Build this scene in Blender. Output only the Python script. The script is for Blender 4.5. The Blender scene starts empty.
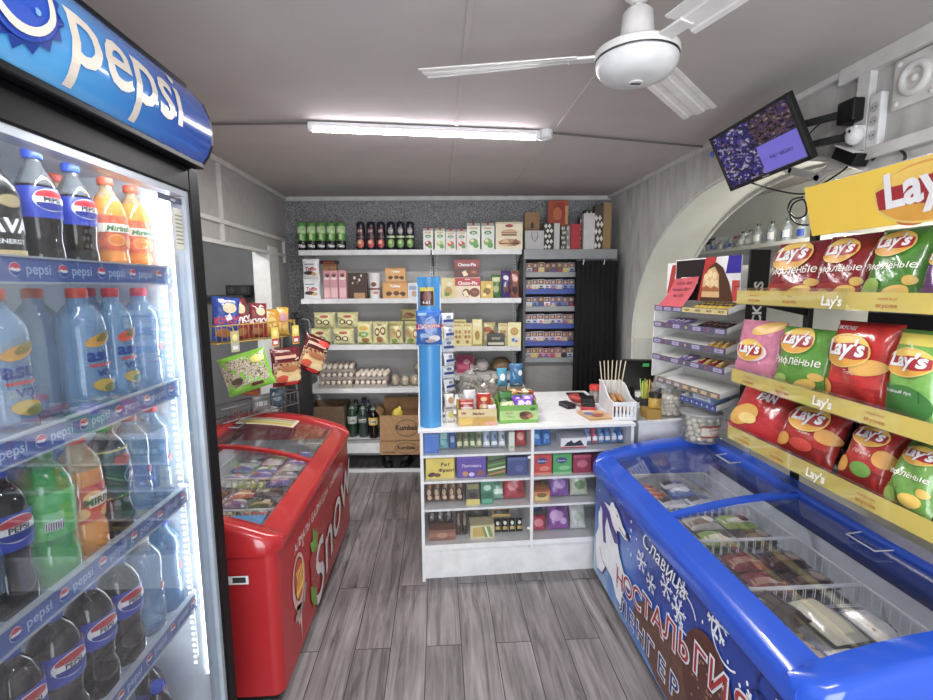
import bpy, bmesh, math, random
from mathutils import Vector, Matrix
PI = math.pi
random.seed(7)
RNG = random.Random(11)
COL = bpy.context.scene.collection
SC = bpy.context.scene

# ------------------------------------------------------------------ materials
def lin(c):
    c = c / 255.0
    return c / 12.92 if c <= 0.04045 else ((c + 0.055) / 1.055) ** 2.4
def rgb(h):
    h = h.lstrip('#')
    c = [lin(int(h[i:i + 2], 16)) for i in (0, 2, 4)]
    g = .3 * c[0] + .55 * c[1] + .15 * c[2]                 # the shop's colours are all a little faded
    return tuple(.87 * x + .13 * g for x in c) + (1.0,)
_mc = {}
def nt(name):
    m = bpy.data.materials.new(name); m.use_nodes = True
    n = m.node_tree.nodes; l = m.node_tree.links
    return m, n, l, n['Principled BSDF']
def pm(h, rough=0.5, metal=0.0, var=0.08, scale=14.0, bump=0.0, coat=0.0):
    """plain procedural paint / plastic / card: a base colour with faint noise variation"""
    key = (h, rough, metal, var, scale, bump, coat)
    if key in _mc: return _mc[key]
    m, n, l, b = nt('paint_' + h.strip('#'))
    c = rgb(h)
    tc = n.new('ShaderNodeTexCoord'); nz = n.new('ShaderNodeTexNoise'); nz.inputs['Scale'].default_value = scale
    nz.inputs['Detail'].default_value = 3
    l.new(tc.outputs['Object'], nz.inputs['Vector'])
    rp = n.new('ShaderNodeValToRGB')
    rp.color_ramp.elements[0].position = 0.3; rp.color_ramp.elements[1].position = 0.7
    rp.color_ramp.elements[0].color = tuple(max(0, x * (1 - var)) for x in c[:3]) + (1,)
    rp.color_ramp.elements[1].color = tuple(min(1, x * (1 + var)) for x in c[:3]) + (1,)
    l.new(nz.outputs['Fac'], rp.inputs['Fac']); l.new(rp.outputs['Color'], b.inputs['Base Color'])
    b.inputs['Roughness'].default_value = rough; b.inputs['Metallic'].default_value = metal
    b.inputs['Coat Weight'].default_value = coat
    if bump:
        bp = n.new('ShaderNodeBump'); bp.inputs['Strength'].default_value = bump; bp.inputs['Distance'].default_value = 0.004
        l.new(nz.outputs['Fac'], bp.inputs['Height']); l.new(bp.outputs['Normal'], b.inputs['Normal'])
    _mc[key] = m
    return m
def foil(h):                       # crinkled shiny wrapper film
    return pm(h, 0.22, 0.0, 0.16, 38.0, 0.55, 0.3)
def emit(h, strength):
    key = ('e', h, strength)
    if key in _mc: return _mc[key]
    m, n, l, b = nt('lit')
    b.inputs['Base Color'].default_value = rgb(h)
    b.inputs['Emission Color'].default_value = rgb(h); b.inputs['Emission Strength'].default_value = strength
    _mc[key] = m; return m
def clear(h, alpha, rough=0.06, gloss=0.12):
    """thin clear sheet or film: see-through with a tint, a little body colour and a sharp reflection"""
    key = ('c', h, alpha, rough, gloss)
    if key in _mc: return _mc[key]
    m, n, l, b = nt('clear_' + h.strip('#'))
    kf = 0.75 if alpha >= .1 else 0.32
    out = n['Material Output']
    tr = n.new('ShaderNodeBsdfTransparent'); tr.inputs['Color'].default_value = tuple((0.6 if alpha >= .1 else .85) + (0.4 if alpha >= .1 else .15) * x for x in rgb(h)[:3]) + (1,)
    b.inputs['Base Color'].default_value = rgb(h); b.inputs['Roughness'].default_value = 0.3
    mx = n.new('ShaderNodeMixShader'); mx.inputs[0].default_value = alpha
    l.new(tr.outputs[0], mx.inputs[1]); l.new(b.outputs[0], mx.inputs[2])
    gl = n.new('ShaderNodeBsdfGlossy'); gl.inputs['Roughness'].default_value = rough
    lw = n.new('ShaderNodeLayerWeight'); lw.inputs['Blend'].default_value = 0.25
    mu = n.new('ShaderNodeMath'); mu.operation = 'MULTIPLY_ADD'; mu.inputs[1].default_value = kf; mu.inputs[2].default_value = gloss * 0.2
    mu.use_clamp = True
    l.new(lw.outputs['Fresnel'], mu.inputs[0])
    m2 = n.new('ShaderNodeMixShader'); l.new(mu.outputs[0], m2.inputs[0]); l.new(mx.outputs[0], m2.inputs[1]); l.new(gl.outputs[0], m2.inputs[2])
    l.new(m2.outputs[0], out.inputs['Surface'])
    _mc[key] = m; return m

# ------------------------------------------------------------------ lettering
_tc = {}
SAME = str.maketrans('АВЕКМНОРСТХаеорсухё', 'ABEKMHOPCTXaeopcyxë')
# letters put together from simpler outlines: (letter, x scale, y scale, x shift, y shift)
MADE = {'Ь': [('b', 1.1, .97, 0, 0)], 'Я': [('R', -1, 1, 0, 0)], 'я': [('R', -.74, .75, 0, 0)], 'н': [('H', .74, .75, 0, 0)], 'в': [('B', .76, .75, 0, 0)], 'к': [('K', .76, .75, 0, 0)],
        'м': [('M', .76, .75, 0, 0)], 'т': [('T', .76, .75, 0, 0)], 'ь': [('b', .95, .74, 0, 0)], 'ы': [('b', .88, .74, 0, 0), ('I', .9, .75, .47, 0)], 'ф': [('o', 1.2, 1, 0, 0), ('I', .8, 1.25, .29, -.2)], 'Ф': [('O', 1, .8, 0, .07), ('I', 1, 1, .33, 0)]}
def spelled(s, size, shear, bold, w, cut, fit):
    x = 0.0; vs = []; fs = []
    for ch in s:
        if ch == ' ': x += size * .3; continue
        parts = MADE.get(ch, [(ch, 1, 1, 0, 0)]); x1 = x
        for c, sx, sy, dx, dy in parts:
            v, f = text_shape(c, size, 0.0, bold, 1.0, cut, 0.0)
            if not v: continue
            lo = min(p[0] * sx for p in v); o = len(vs)
            for px, py in v: vs.append((x + dx * size + px * sx - lo, py * sy + dy * size))
            fs += [tuple(o + i for i in (q if sx > 0 else q[::-1])) for q in f]; x1 = max(x1, max(p[0] for p in vs[o:]))
        x = x1 + size * .09
    k = fit / x if fit else 1.0; x -= size * .09
    return [(((px - x / 2) + shear * py) * k * w, py * k) for px, py in vs], fs
def text_shape(s, size, shear=0.0, bold=0.0, w=1.0, cut=0.0, fit=0.0):
    """lettering as flat faces; cut slices it finely so that it can follow a curved surface, fit scales it to a width"""
    if bold < .045 and any(ord(ch) > 0x400 for ch in s): bold = 0.0
    s = s.translate(SAME); key = (s, round(size, 4), shear, bold, w, cut, fit)
    if key in _tc: return _tc[key]
    if len(s) and any(ch in MADE for ch in s): _tc[key] = spelled(s, size, shear, bold, w, cut, fit); return _tc[key]
    cu = bpy.data.curves.new('t', 'FONT'); cu.body = s; cu.size = size; cu.shear = shear; cu.offset = bold * size
    cu.align_x = 'CENTER'; cu.resolution_u = 3; cu.fill_mode = 'FRONT'
    ob = bpy.data.objects.new('t', cu)
    me = bpy.data.meshes.new_from_object(ob)
    if fit:
        xs = [v.co.x for v in me.vertices]; k = fit / (max(xs) - min(xs))
        for v in me.vertices: v.co *= k
    if cut:
        bm = bmesh.new(); bm.from_mesh(me)
        for ax in (0, 1):
            lo = min(v.co[ax] for v in bm.verts); hi = max(v.co[ax] for v in bm.verts)
            for i in range(1, int((hi - lo) / cut) + 1):
                co_ = [0, 0, 0]; no_ = [0, 0, 0]; co_[ax] = lo + i * cut; no_[ax] = 1
                bmesh.ops.bisect_plane(bm, geom=bm.verts[:] + bm.edges[:] + bm.faces[:], plane_co=co_, plane_no=no_)
        bm.to_mesh(me); bm.free()
    vs = [(v.co.x * w, v.co.y) for v in me.vertices]; fs = [tuple(p.vertices) for p in me.polygons]
    bpy.data.objects.remove(ob); bpy.data.curves.remove(cu); bpy.data.meshes.remove(me)
    _tc[key] = (vs, fs); return vs, fs
def disc_shape(rx, rz, rings=4, n=24, rot=0.0):
    vs = [(0, 0)]; fs = []
    for r in range(1, rings + 1):
        for k in range(n):
            a = 2 * PI * k / n; x = rx * r / rings * math.cos(a); z = rz * r / rings * math.sin(a)
            vs.append((x * math.cos(rot) - z * math.sin(rot), x * math.sin(rot) + z * math.cos(rot)))
    for k in range(n): fs.append((0, 1 + k, 1 + (k + 1) % n))
    for r in range(1, rings):
        for k in range(n):
            a = 1 + (r - 1) * n + k; b = 1 + (r - 1) * n + (k + 1) % n
            fs.append((a, a + n, b + n, b))
    return vs, fs
def rect_shape(w, h, nx=6, nz=6):
    vs = [(-w / 2 + w * i / nx, -h / 2 + h * j / nz) for j in range(nz + 1) for i in range(nx + 1)]
    fs = [(j * (nx + 1) + i, j * (nx + 1) + i + 1, (j + 1) * (nx + 1) + i + 1, (j + 1) * (nx + 1) + i) for j in range(nz) for i in range(nx)]
    return vs, fs
def poly_shape(pts):
    """any simple outline, ear-clipped so that concave outlines fill properly"""
    n = len(pts); idx = list(range(n))
    area = sum(pts[i][0] * pts[(i + 1) % n][1] - pts[(i + 1) % n][0] * pts[i][1] for i in range(n))
    if area < 0: idx.reverse()
    fs = []; guard = 0
    def cr(a, b, c): return (b[0] - a[0]) * (c[1] - a[1]) - (b[1] - a[1]) * (c[0] - a[0])
    while len(idx) > 3 and guard < 4000:
        guard += 1; done = False
        for k in range(len(idx)):
            i, j, l = idx[k - 1], idx[k], idx[(k + 1) % len(idx)]
            if cr(pts[i], pts[j], pts[l]) <= 1e-14: continue
            if any(cr(pts[i], pts[j], pts[q]) >= 0 and cr(pts[j], pts[l], pts[q]) >= 0 and cr(pts[l], pts[i], pts[q]) >= 0
                   for q in idx if q not in (i, j, l)): continue
            fs.append((i, j, l)); idx.pop(k); done = True; break
        if not done: break
    if len(idx) >= 3: fs.append(tuple(idx))
    return list(pts), fs
def ring_shape(rx, rz, t, n=28, a0=0.0, a1=2 * PI):
    vs = []; fs = []
    for k in range(n + 1):
        a = a0 + (a1 - a0) * k / n
        vs += [(rx * math.cos(a), rz * math.sin(a)), ((rx - t) * math.cos(a), (rz - t) * math.sin(a))]
    for k in range(n): fs.append((2 * k, 2 * k + 2, 2 * k + 3, 2 * k + 1))
    return vs, fs
def band_shape(lo, hi, n=14, m=4):
    vs = []; fs = []
    for i in range(n + 1):
        x = -1 + 2 * i / n
        for j in range(m + 1): vs.append((x, lo(x) + (hi(x) - lo(x)) * j / m))
    for i in range(n):
        for j in range(m): a = i * (m + 1) + j; fs.append((a, a + m + 1, a + m + 2, a + 1))
    return vs, fs
def stroke_shape(pts, w):
    vs = []; fs = []
    for i, p in enumerate(pts):
        a = pts[max(0, i - 1)]; b = pts[min(len(pts) - 1, i + 1)]
        dx, dy = b[0] - a[0], b[1] - a[1]; d = math.hypot(dx, dy) or 1
        vs += [(p[0] - dy / d * w / 2, p[1] + dx / d * w / 2), (p[0] + dy / d * w / 2, p[1] - dx / d * w / 2)]
    for i in range(len(pts) - 1): fs.append((2 * i + 1, 2 * i + 3, 2 * i + 2, 2 * i))
    return vs, fs

# ------------------------------------------------------------------ mesh collector
class MB:
    def __init__(s): s.v = []; s.f = []; s.mi = []; s.ms = []
    def mat(s, m):
        if m not in s.ms: s.ms.append(m)
        return s.ms.index(m)
    def add(s, vs, fs, m):
        o = len(s.v); k = s.mat(m); s.v += [tuple(v) for v in vs]
        for f in fs: s.f.append(tuple(i + o for i in f)); s.mi.append(k)
        return s
    def box(s, x0, x1, y0, y1, z0, z1, m):
        vs = [(x, y, z) for z in (z0, z1) for y in (y0, y1) for x in (x0, x1)]
        fs = [(0, 2, 3, 1), (4, 5, 7, 6), (0, 1, 5, 4), (1, 3, 7, 5), (3, 2, 6, 7), (2, 0, 4, 6)]
        return s.add(vs, fs, m)
    def obox(s, c, sx, sy, sz, M, m):          # box of half sizes about c turned by matrix M
        vs = []
        for z in (-sz, sz):
            for y in (-sy, sy):
                for x in (-sx, sx): vs.append(tuple(Vector(c) + M @ Vector((x, y, z))))
        return s.add(vs, [(0, 2, 3, 1), (4, 5, 7, 6), (0, 1, 5, 4), (1, 3, 7, 5), (3, 2, 6, 7), (2, 0, 4, 6)], m)
    def prism(s, pts, axis, a, b, m):          # outline in the two other axes, run from a to b along axis
        n = len(pts)
        def P(p, t): return {0: (t, p[0], p[1]), 1: (p[0], t, p[1]), 2: (p[0], p[1], t)}[axis]
        sv, sf = poly_shape(pts)
        vs = [P(p, a) for p in pts] + [P(p, b) for p in pts]
        ar = sum(pts[i][0] * pts[(i + 1) % n][1] - pts[(i + 1) % n][0] * pts[i][1] for i in range(n))
        flip = (ar > 0) ^ (axis == 1) ^ (b < a)
        fs = []
        for f in sf:
            t = f
            fs.append(tuple(reversed(t)) if True else t); fs.append(tuple(i + n for i in t))
        for i in range(n):
            j = (i + 1) % n; fs.append((i, j, j + n, i + n) if flip else (j, i, i + n, j + n))
        return s.add(vs, fs, m)
    def tube(s, pts, r, m, n=8, caps=True):
        P = [Vector(p) for p in pts]; R = r if isinstance(r, (list, tuple)) else [r] * len(P)
        vs = []; fs = []; up = None
        for i, p in enumerate(P):
            d = (P[min(i + 1, len(P) - 1)] - P[max(i - 1, 0)])
            if d.length < 1e-9: d = Vector((0, 0, 1))
            d.normalize()
            if up is None or abs(up.dot(d)) > 0.99:
                up = Vector((0, 0, 1)) if abs(d.z) < 0.9 else Vector((1, 0, 0))
            a = d.cross(up).normalized(); b = a.cross(d).normalized(); up = b
            for k in range(n):
                t = 2 * PI * k / n; vs.append(tuple(p + a * (R[i] * math.cos(t)) + b * (R[i] * math.sin(t))))
        for i in range(len(P) - 1):
            for k in range(n):
                q = (k + 1) % n; fs.append((i * n + k, i * n + q, (i + 1) * n + q, (i + 1) * n + k))
        if caps: fs.append(tuple(range(n - 1, -1, -1))); fs.append(tuple((len(P) - 1) * n + k for k in range(n)))
        return s.add(vs, fs, m)
    def lathe(s, prof, m, n=20, c=(0, 0), cap0=True, cap1=True):
        vs = []; fs = []
        for r, z in prof:
            for k in range(n):
                t = 2 * PI * k / n; vs.append((c[0] + r * math.cos(t), c[1] + r * math.sin(t), z))
        for i in range(len(prof) - 1):
            for k in range(n):
                q = (k + 1) % n; fs.append((i * n + k, i * n + q, (i + 1) * n + q, (i + 1) * n + k))
        if cap0: fs.append(tuple(range(n - 1, -1, -1)))
        if cap1: fs.append(tuple((len(prof) - 1) * n + k for k in range(n)))
        return s.add(vs, fs, m)
    def sph(s, c, rx, ry, rz, m, n=12, k=8, jit=0.0):
        vs = [(c[0], c[1], c[2] - rz)]; fs = []
        for i in range(1, k):
            p = -PI / 2 + PI * i / k
            for j in range(n):
                t = 2 * PI * j / n; q = 1 + (RNG.uniform(-jit, jit) if jit else 0)
                vs.append((c[0] + q * rx * math.cos(p) * math.cos(t), c[1] + q * ry * math.cos(p) * math.sin(t), c[2] + q * rz * math.sin(p)))
        vs.append((c[0], c[1], c[2] + rz)); L = len(vs) - 1
        for j in range(n): fs.append((0, 1 + (j + 1) % n, 1 + j)); fs.append((L, 1 + (k - 2) * n + j, 1 + (k - 2) * n + (j + 1) % n))
        for i in range(k - 2):
            for j in range(n):
                a = 1 + i * n + j; b = 1 + i * n + (j + 1) % n; fs.append((a, b, b + n, a + n))
        return s.add(vs, fs, m)
    def decal(s, shape, fn, m, cx=0.0, cz=0.0, lift=0.001, rot=0.0):
        """print laid on a surface: fn(x, z, lift) gives the point on that surface"""
        c, q = math.cos(rot), math.sin(rot)
        return s.add([fn(cx + x * c - z * q, cz + x * q + z * c, lift) for x, z in shape[0]], shape[1], m)
    def build(s, name, parent=None, smooth=40, bevel=0.0, seg=2, loc=None):
        me = bpy.data.meshes.new(name); me.from_pydata(s.v, [], s.f)
        for m in s.ms: me.materials.append(m)
        me.polygons.foreach_set('material_index', s.mi)
        me.polygons.foreach_set('use_smooth', [bool(smooth)] * len(s.f))
        me.update()
        if smooth and smooth < 180: me.set_sharp_from_angle(angle=math.radians(smooth))
        o = bpy.data.objects.new(name, me); COL.objects.link(o)
        if parent: o.parent = parent
        if loc: o.location = loc
        if bevel:
            b = o.modifiers.new('edge', 'BEVEL'); b.width = bevel; b.segments = seg; b.limit_method = 'ANGLE'; b.angle_limit = math.radians(50)
        return o
def plane_y(y):  return lambda x, z, e: (x, y - e, z)          # faces -Y
def tag(o, label, cat, group=None, kind=None):
    o['label'] = label; o['category'] = cat
    if group: o['group'] = group
    if kind: o['kind'] = kind
    return o
def thing(name, label, cat, loc=(0, 0, 0), rz=0.0, group=None):
    o = bpy.data.objects.new(name, None); COL.objects.link(o); o.empty_display_size = 0.05
    o.location = loc; o.rotation_euler = (0, 0, rz); return tag(o, label, cat, group)
def struct(o): o['kind'] = 'structure'; return o
def dup(o, loc=None, rz=None, label=None, group=None):
    c = o.copy(); COL.objects.link(c)
    if loc is not None: c.location = loc
    if rz is not None: c.rotation_euler = (c.rotation_euler[0], c.rotation_euler[1], rz)
    if label: c['label'] = label
    if group: c['group'] = group
    for ch in list(o.children):
        d = ch.copy(); COL.objects.link(d); d.parent = c
        for g in ch.children:
            e = g.copy(); COL.objects.link(e); e.parent = d
    return c
def put(o, loc, rz=0.0, rx=0.0, ry=0.0): o.location = loc; o.rotation_euler = (rx, ry, rz); return o
ORD = ['first', 'second', 'third', 'fourth', 'fifth', 'sixth', 'seventh', 'eighth', 'ninth', 'tenth', 'eleventh', 'twelfth', 'thirteenth', 'fourteenth']

# ------------------------------------------------------------------ camera (measured from the vanishing points of the photograph)
FPX, PITCH, ROLL, YAW, EYE = 482.3, math.radians(7.52), math.radians(0.35), math.radians(3.3), 1.70
cam = bpy.data.cameras.new('camera'); co = bpy.data.objects.new('camera', cam); COL.objects.link(co)
cam.sensor_width = 36.0; cam.lens = FPX / 933 * 36.0; cam.clip_start = 0.02
co.matrix_world = Matrix.Translation((0, 0, EYE)) @ Matrix.Rotation(-YAW, 4, 'Z') @ Matrix.Rotation(PI / 2 - PITCH, 4, 'X') @ Matrix.Rotation(-ROLL, 4, 'Z')
SC.camera = co
def ray(px, py):
    a = (px - 466.5) / FPX; b = -(py - 350) / FPX
    c, s = math.cos(ROLL), math.sin(ROLL); X = a * c + b * s; U = -a * s + b * c
    y = math.cos(PITCH) + U * math.sin(PITCH); z = -math.sin(PITCH) + U * math.cos(PITCH)
    return Vector((X * math.cos(YAW) + y * math.sin(YAW), -X * math.sin(YAW) + y * math.cos(YAW), z))
def on_x(px, py, X): d = ray(px, py); return Vector((0, 0, EYE)) + d * (X / d.x)
def on_y(px, py, Y): d = ray(px, py); return Vector((0, 0, EYE)) + d * (Y / d.y)
def on_z(px, py, Z): d = ray(px, py); return Vector((0, 0, EYE)) + d * ((Z - EYE) / d.z)

# ------------------------------------------------------------------ product builders (front faces local -Y, base at z = 0)
def decos(mb, fn, w, h, ds, eps=0.0008, step=0.0006, cut=0.0):
    for i, d in enumerate(ds):
        k = d[0]; e = eps + step * i
        if k == 'r': mb.decal(rect_shape((d[3] - d[1]) * w, (d[4] - d[2]) * h), fn, d[5], (d[1] + d[3]) / 2 * w, (d[2] + d[4]) / 2 * h, e)
        elif k == 'd': mb.decal(disc_shape(d[3] * w, d[4] * h, rot=(d[6] if len(d) > 6 else 0)), fn, d[5], d[1] * w, d[2] * h, e)
        elif k == 't':
            sh = d[6] if len(d) > 6 else 0.0; bo = d[7] if len(d) > 7 else 0.02; rot = d[8] if len(d) > 8 else 0.0
            mb.decal(text_shape(d[1], d[4] * h, sh, bo, 1.0, cut), fn, d[5], d[2] * w, d[3] * h, e, rot)
        elif k == 'p': mb.decal(poly_shape([(x * w, z * h) for x, z in d[1]]), fn, d[2], 0, 0, e)
def carton(name, w, d, h, m, ds=(), side=None, top=None):
    mb = MB(); mb.box(-w / 2, w / 2, 0, d, 0, h, m)
    if top: mb.add([(-w / 2, 0, h + .0005), (w / 2, 0, h + .0005), (w / 2, d, h + .0005), (-w / 2, d, h + .0005)], [(0, 1, 2, 3)], top)
    decos(mb, plane_y(0), w, h, ds)
    return mb.build(name, smooth=30)
def bag_surface(w, h, t, seed, side=-1):
    rr = random.Random(seed); ph = [rr.uniform(0, 6.28) for _ in range(6)]
    def thick(x, z):
        u = min(1, abs(2 * x / w)); v = min(1, max(0, z / h)); a = abs(2 * v - 1)
        T = t / 2 * max(0, 1 - u ** 2.6) ** 0.55 * max(0, 1 - a ** 3.2) ** 0.7
        wr = 0.10 * t * (math.sin(38 / h * z * .3 + ph[0] + 9 * x / w) * .3 + math.sin(17 * x / w + ph[1]) * .3 * a * a + math.sin(11 * x / w + 8 * v + ph[2]) * .18)
        return T + wr * max(0, 1 - u ** 4) * max(0, 1 - a ** 8)
    return lambda x, z, e: (x * (1 - .07 * max(0, 1 - abs(2 * z / h - 1) ** 4)) if False else x, side * (thick(x, z) + e), z)
def bag(name, w, h, t, m, ds=(), seed=1, seal=None, back=None, nx=24, nz=28):
    """a filled pillow bag with flat crimped seals at top and bottom"""
    mb = MB(); f = bag_surface(w, h, t, seed); g = bag_surface(w, h, t, seed + 5, 1)
    def grid(fn, m, flip):
        vs = []; fs = []
        for j in range(nz + 1):
            for i in range(nx + 1):
                x = -w / 2 + w * i / nx; z = h * j / nz
                pinch = 1 - 0.06 * math.sin(PI * j / nz) * abs(2 * i / nx - 1)
                p = fn(x, z, 0.0004); vs.append((p[0] * pinch, p[1], p[2]))
        for j in range(nz):
            for i in range(nx):
                q = (j * (nx + 1) + i, j * (nx + 1) + i + 1, (j + 1) * (nx + 1) + i + 1, (j + 1) * (nx + 1) + i)
                fs.append(q if not flip else q[::-1])
        mb.add(vs, fs, m)
    grid(f, m, False); grid(g, back or m, True)
    if seal:
        mb.decal(rect_shape(w * .99, h * .05), f, seal, 0, h * .975, .0012)
        mb.decal(rect_shape(w * .99, h * .05), f, seal, 0, h * .025, .0012)
    decos(mb, f, w, h, ds, 0.0018, 0.0011, w / 12)
    return mb.build(name, smooth=60)
def flat_pack(name, w, d, h, m, ds=(), seed=3):
    """a wrapped bar lying flat: a small pillow, print on its upper side"""
    mb = MB(); f0 = bag_surface(w, d, h, seed, -1); g0 = bag_surface(w, d, h, seed + 3, 1)
    F = lambda x, z, e: (x, z - d / 2, h / 2 - f0(x, z, e)[1]); G = lambda x, z, e: (x, z - d / 2, h / 2 - g0(x, z, e)[1])
    for fn, fl in ((F, 0), (G, 1)):
        nx, nz = 10, 8
        vs = [fn(-w / 2 + w * i / nx, d * j / nz, .0003) for j in range(nz + 1) for i in range(nx + 1)]
        fs = []
        for j in range(nz):
            for i in range(nx):
                q = (j * (nx + 1) + i, j * (nx + 1) + i + 1, (j + 1) * (nx + 1) + i + 1, (j + 1) * (nx + 1) + i); fs.append(q[::-1] if fl else q)
        mb.add(vs, fs, m)
    decos(mb, F, w, d, ds, 0.0012, 0.0006, w / 10)
    return mb.build(name, smooth=60)
def cyl_fn(rf):                                     # label wrapped round a bottle whose radius at height z is rf(z)
    return lambda x, z, e: ((rf(z) + e) * math.sin(x / rf(z)), -(rf(z) + e) * math.cos(x / rf(z)), z)
def prof_r(prof):
    def r(z):
        for (r0, z0), (r1, z1) in zip(prof, prof[1:]):
            if z0 <= z <= z1 and z1 > z0: return r0 + (r1 - r0) * (z - z0) / (z1 - z0)
        return prof[-1][0]
    return r
def bottle(name, label, cat, group, r, h, body, cap, neck=None, lab=None, ds=(), fill=0.82, shape='pet', capr=.36):
    """a drink bottle: body, cap and (when it has one) a wrapped label with print"""
    t = thing(name, label, cat, (0, 0, 0), 0, group)
    if shape == 'pet':
        P = [(r * .75, 0), (r * .93, h * .015), (r, h * .06), (r, h * .20), (r * .94, h * .27), (r * .94, h * .34), (r, h * .42), (r, h * .58), (r * .97, h * .66), (r * .80, h * .75), (r * .55, h * .83), (r * .36, h * .88), (r * .33, h * .93)]
    elif shape == 'square':
        P = [(r * .85, 0), (r * .97, h * .02), (r, h * .06), (r, h * .30), (r * .96, h * .34), (r * .96, h * .58), (r, h * .62), (r, h * .70), (r * .92, h * .78), (r * .62, h * .85), (r * .42, h * .885), (r * .40, h * .93)]
    elif shape == 'wide':
        P = [(r * .8, 0), (r * .97, h * .02), (r, h * .08), (r, h * .22), (r * .86, h * .30), (r * .93, h * .40), (r, h * .5), (r, h * .66), (r * .93, h * .76), (r * .7, h * .84), (r * .40, h * .9), (r * .36, h * .94)]
    else:
        P = [(r * .9, 0), (r, h * .02), (r, h * .62), (r * .92, h * .70), (r * .5, h * .80), (r * .3, h * .86), (r * .28, h * .95)]
    zf = h * fill
    lo = [p for p in P if p[1] < zf]; rf = prof_r(P); hi = [(rf(zf), zf)] + [p for p in P if p[1] > zf]; lo.append((rf(zf), zf))
    mb = MB(); mb.lathe(lo, body, 22, cap1=False); mb.lathe(hi, neck or body, 22, cap0=False, cap1=True)
    mb.build('body', t, 50)
    cp = MB(); cr = r * capr + .003
    cp.lathe([(cr, h * .925), (cr * 1.03, h * .93), (cr * 1.03, h * .985), (cr * .92, h)], cap, 20); cp.build('cap', t, 40)
    if lab:
        z0, z1, m = lab
        lb = MB(); n = 6; lb.lathe([(rf(z0 * h + (z1 - z0) * h * i / n) + .0012, z0 * h + (z1 - z0) * h * i / n) for i in range(n + 1)], m, 28, cap0=False, cap1=False)
        decos(lb, cyl_fn(rf), 2 * r, h, ds, .0018, .0005, r / 4)
        lb.build('label', t, 50)
    elif ds:
        lb = MB(); decos(lb, cyl_fn(rf), 2 * r, h, ds, .0018, .0005, r / 4); lb.build('label', t, 50)
    return t

WHITE = pm('#e8e8e8', .45); BLACK = pm('#121214', .4); CHROME = pm('#c8c8cc', .22, 1.0); DGREY = pm('#3a3c40', .5)
RED = pm('#c01a20', .35); YEL = pm('#f0c020', .4); BLU = pm('#1c4fc0', .35); GOLD = pm('#c8a050', .3); INK = pm('#26222c', .6)
CARD = pm('#a87f52', .8, 0, .12, 30); CREAM = pm('#ece2b4', .5); GREEN = pm('#4f9a30', .4); BROWN = pm('#4a2a1c', .5); PURPLE = pm('#5a2f96', .35)
ORANGE = pm('#e07820', .4); PINK = pm('#e8a8b0', .5); LGREY = pm('#b9bcbe', .5)
# ================================================================== THE SHOP ROOM
ZC = 2.55; XL, XR = -1.45, 1.656; YN = -1.7
BA = math.radians(-2.5)                              # the back wall is a little out of square
def BK(x, d=0.0, z=0.0):                             # point at x along the back shelving, d behind its front edge
    return (-0.25 + (x + 0.25) * math.cos(BA) - d * math.sin(BA), 4.3 + (x + 0.25) * math.sin(BA) + d * math.cos(BA), z)

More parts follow.
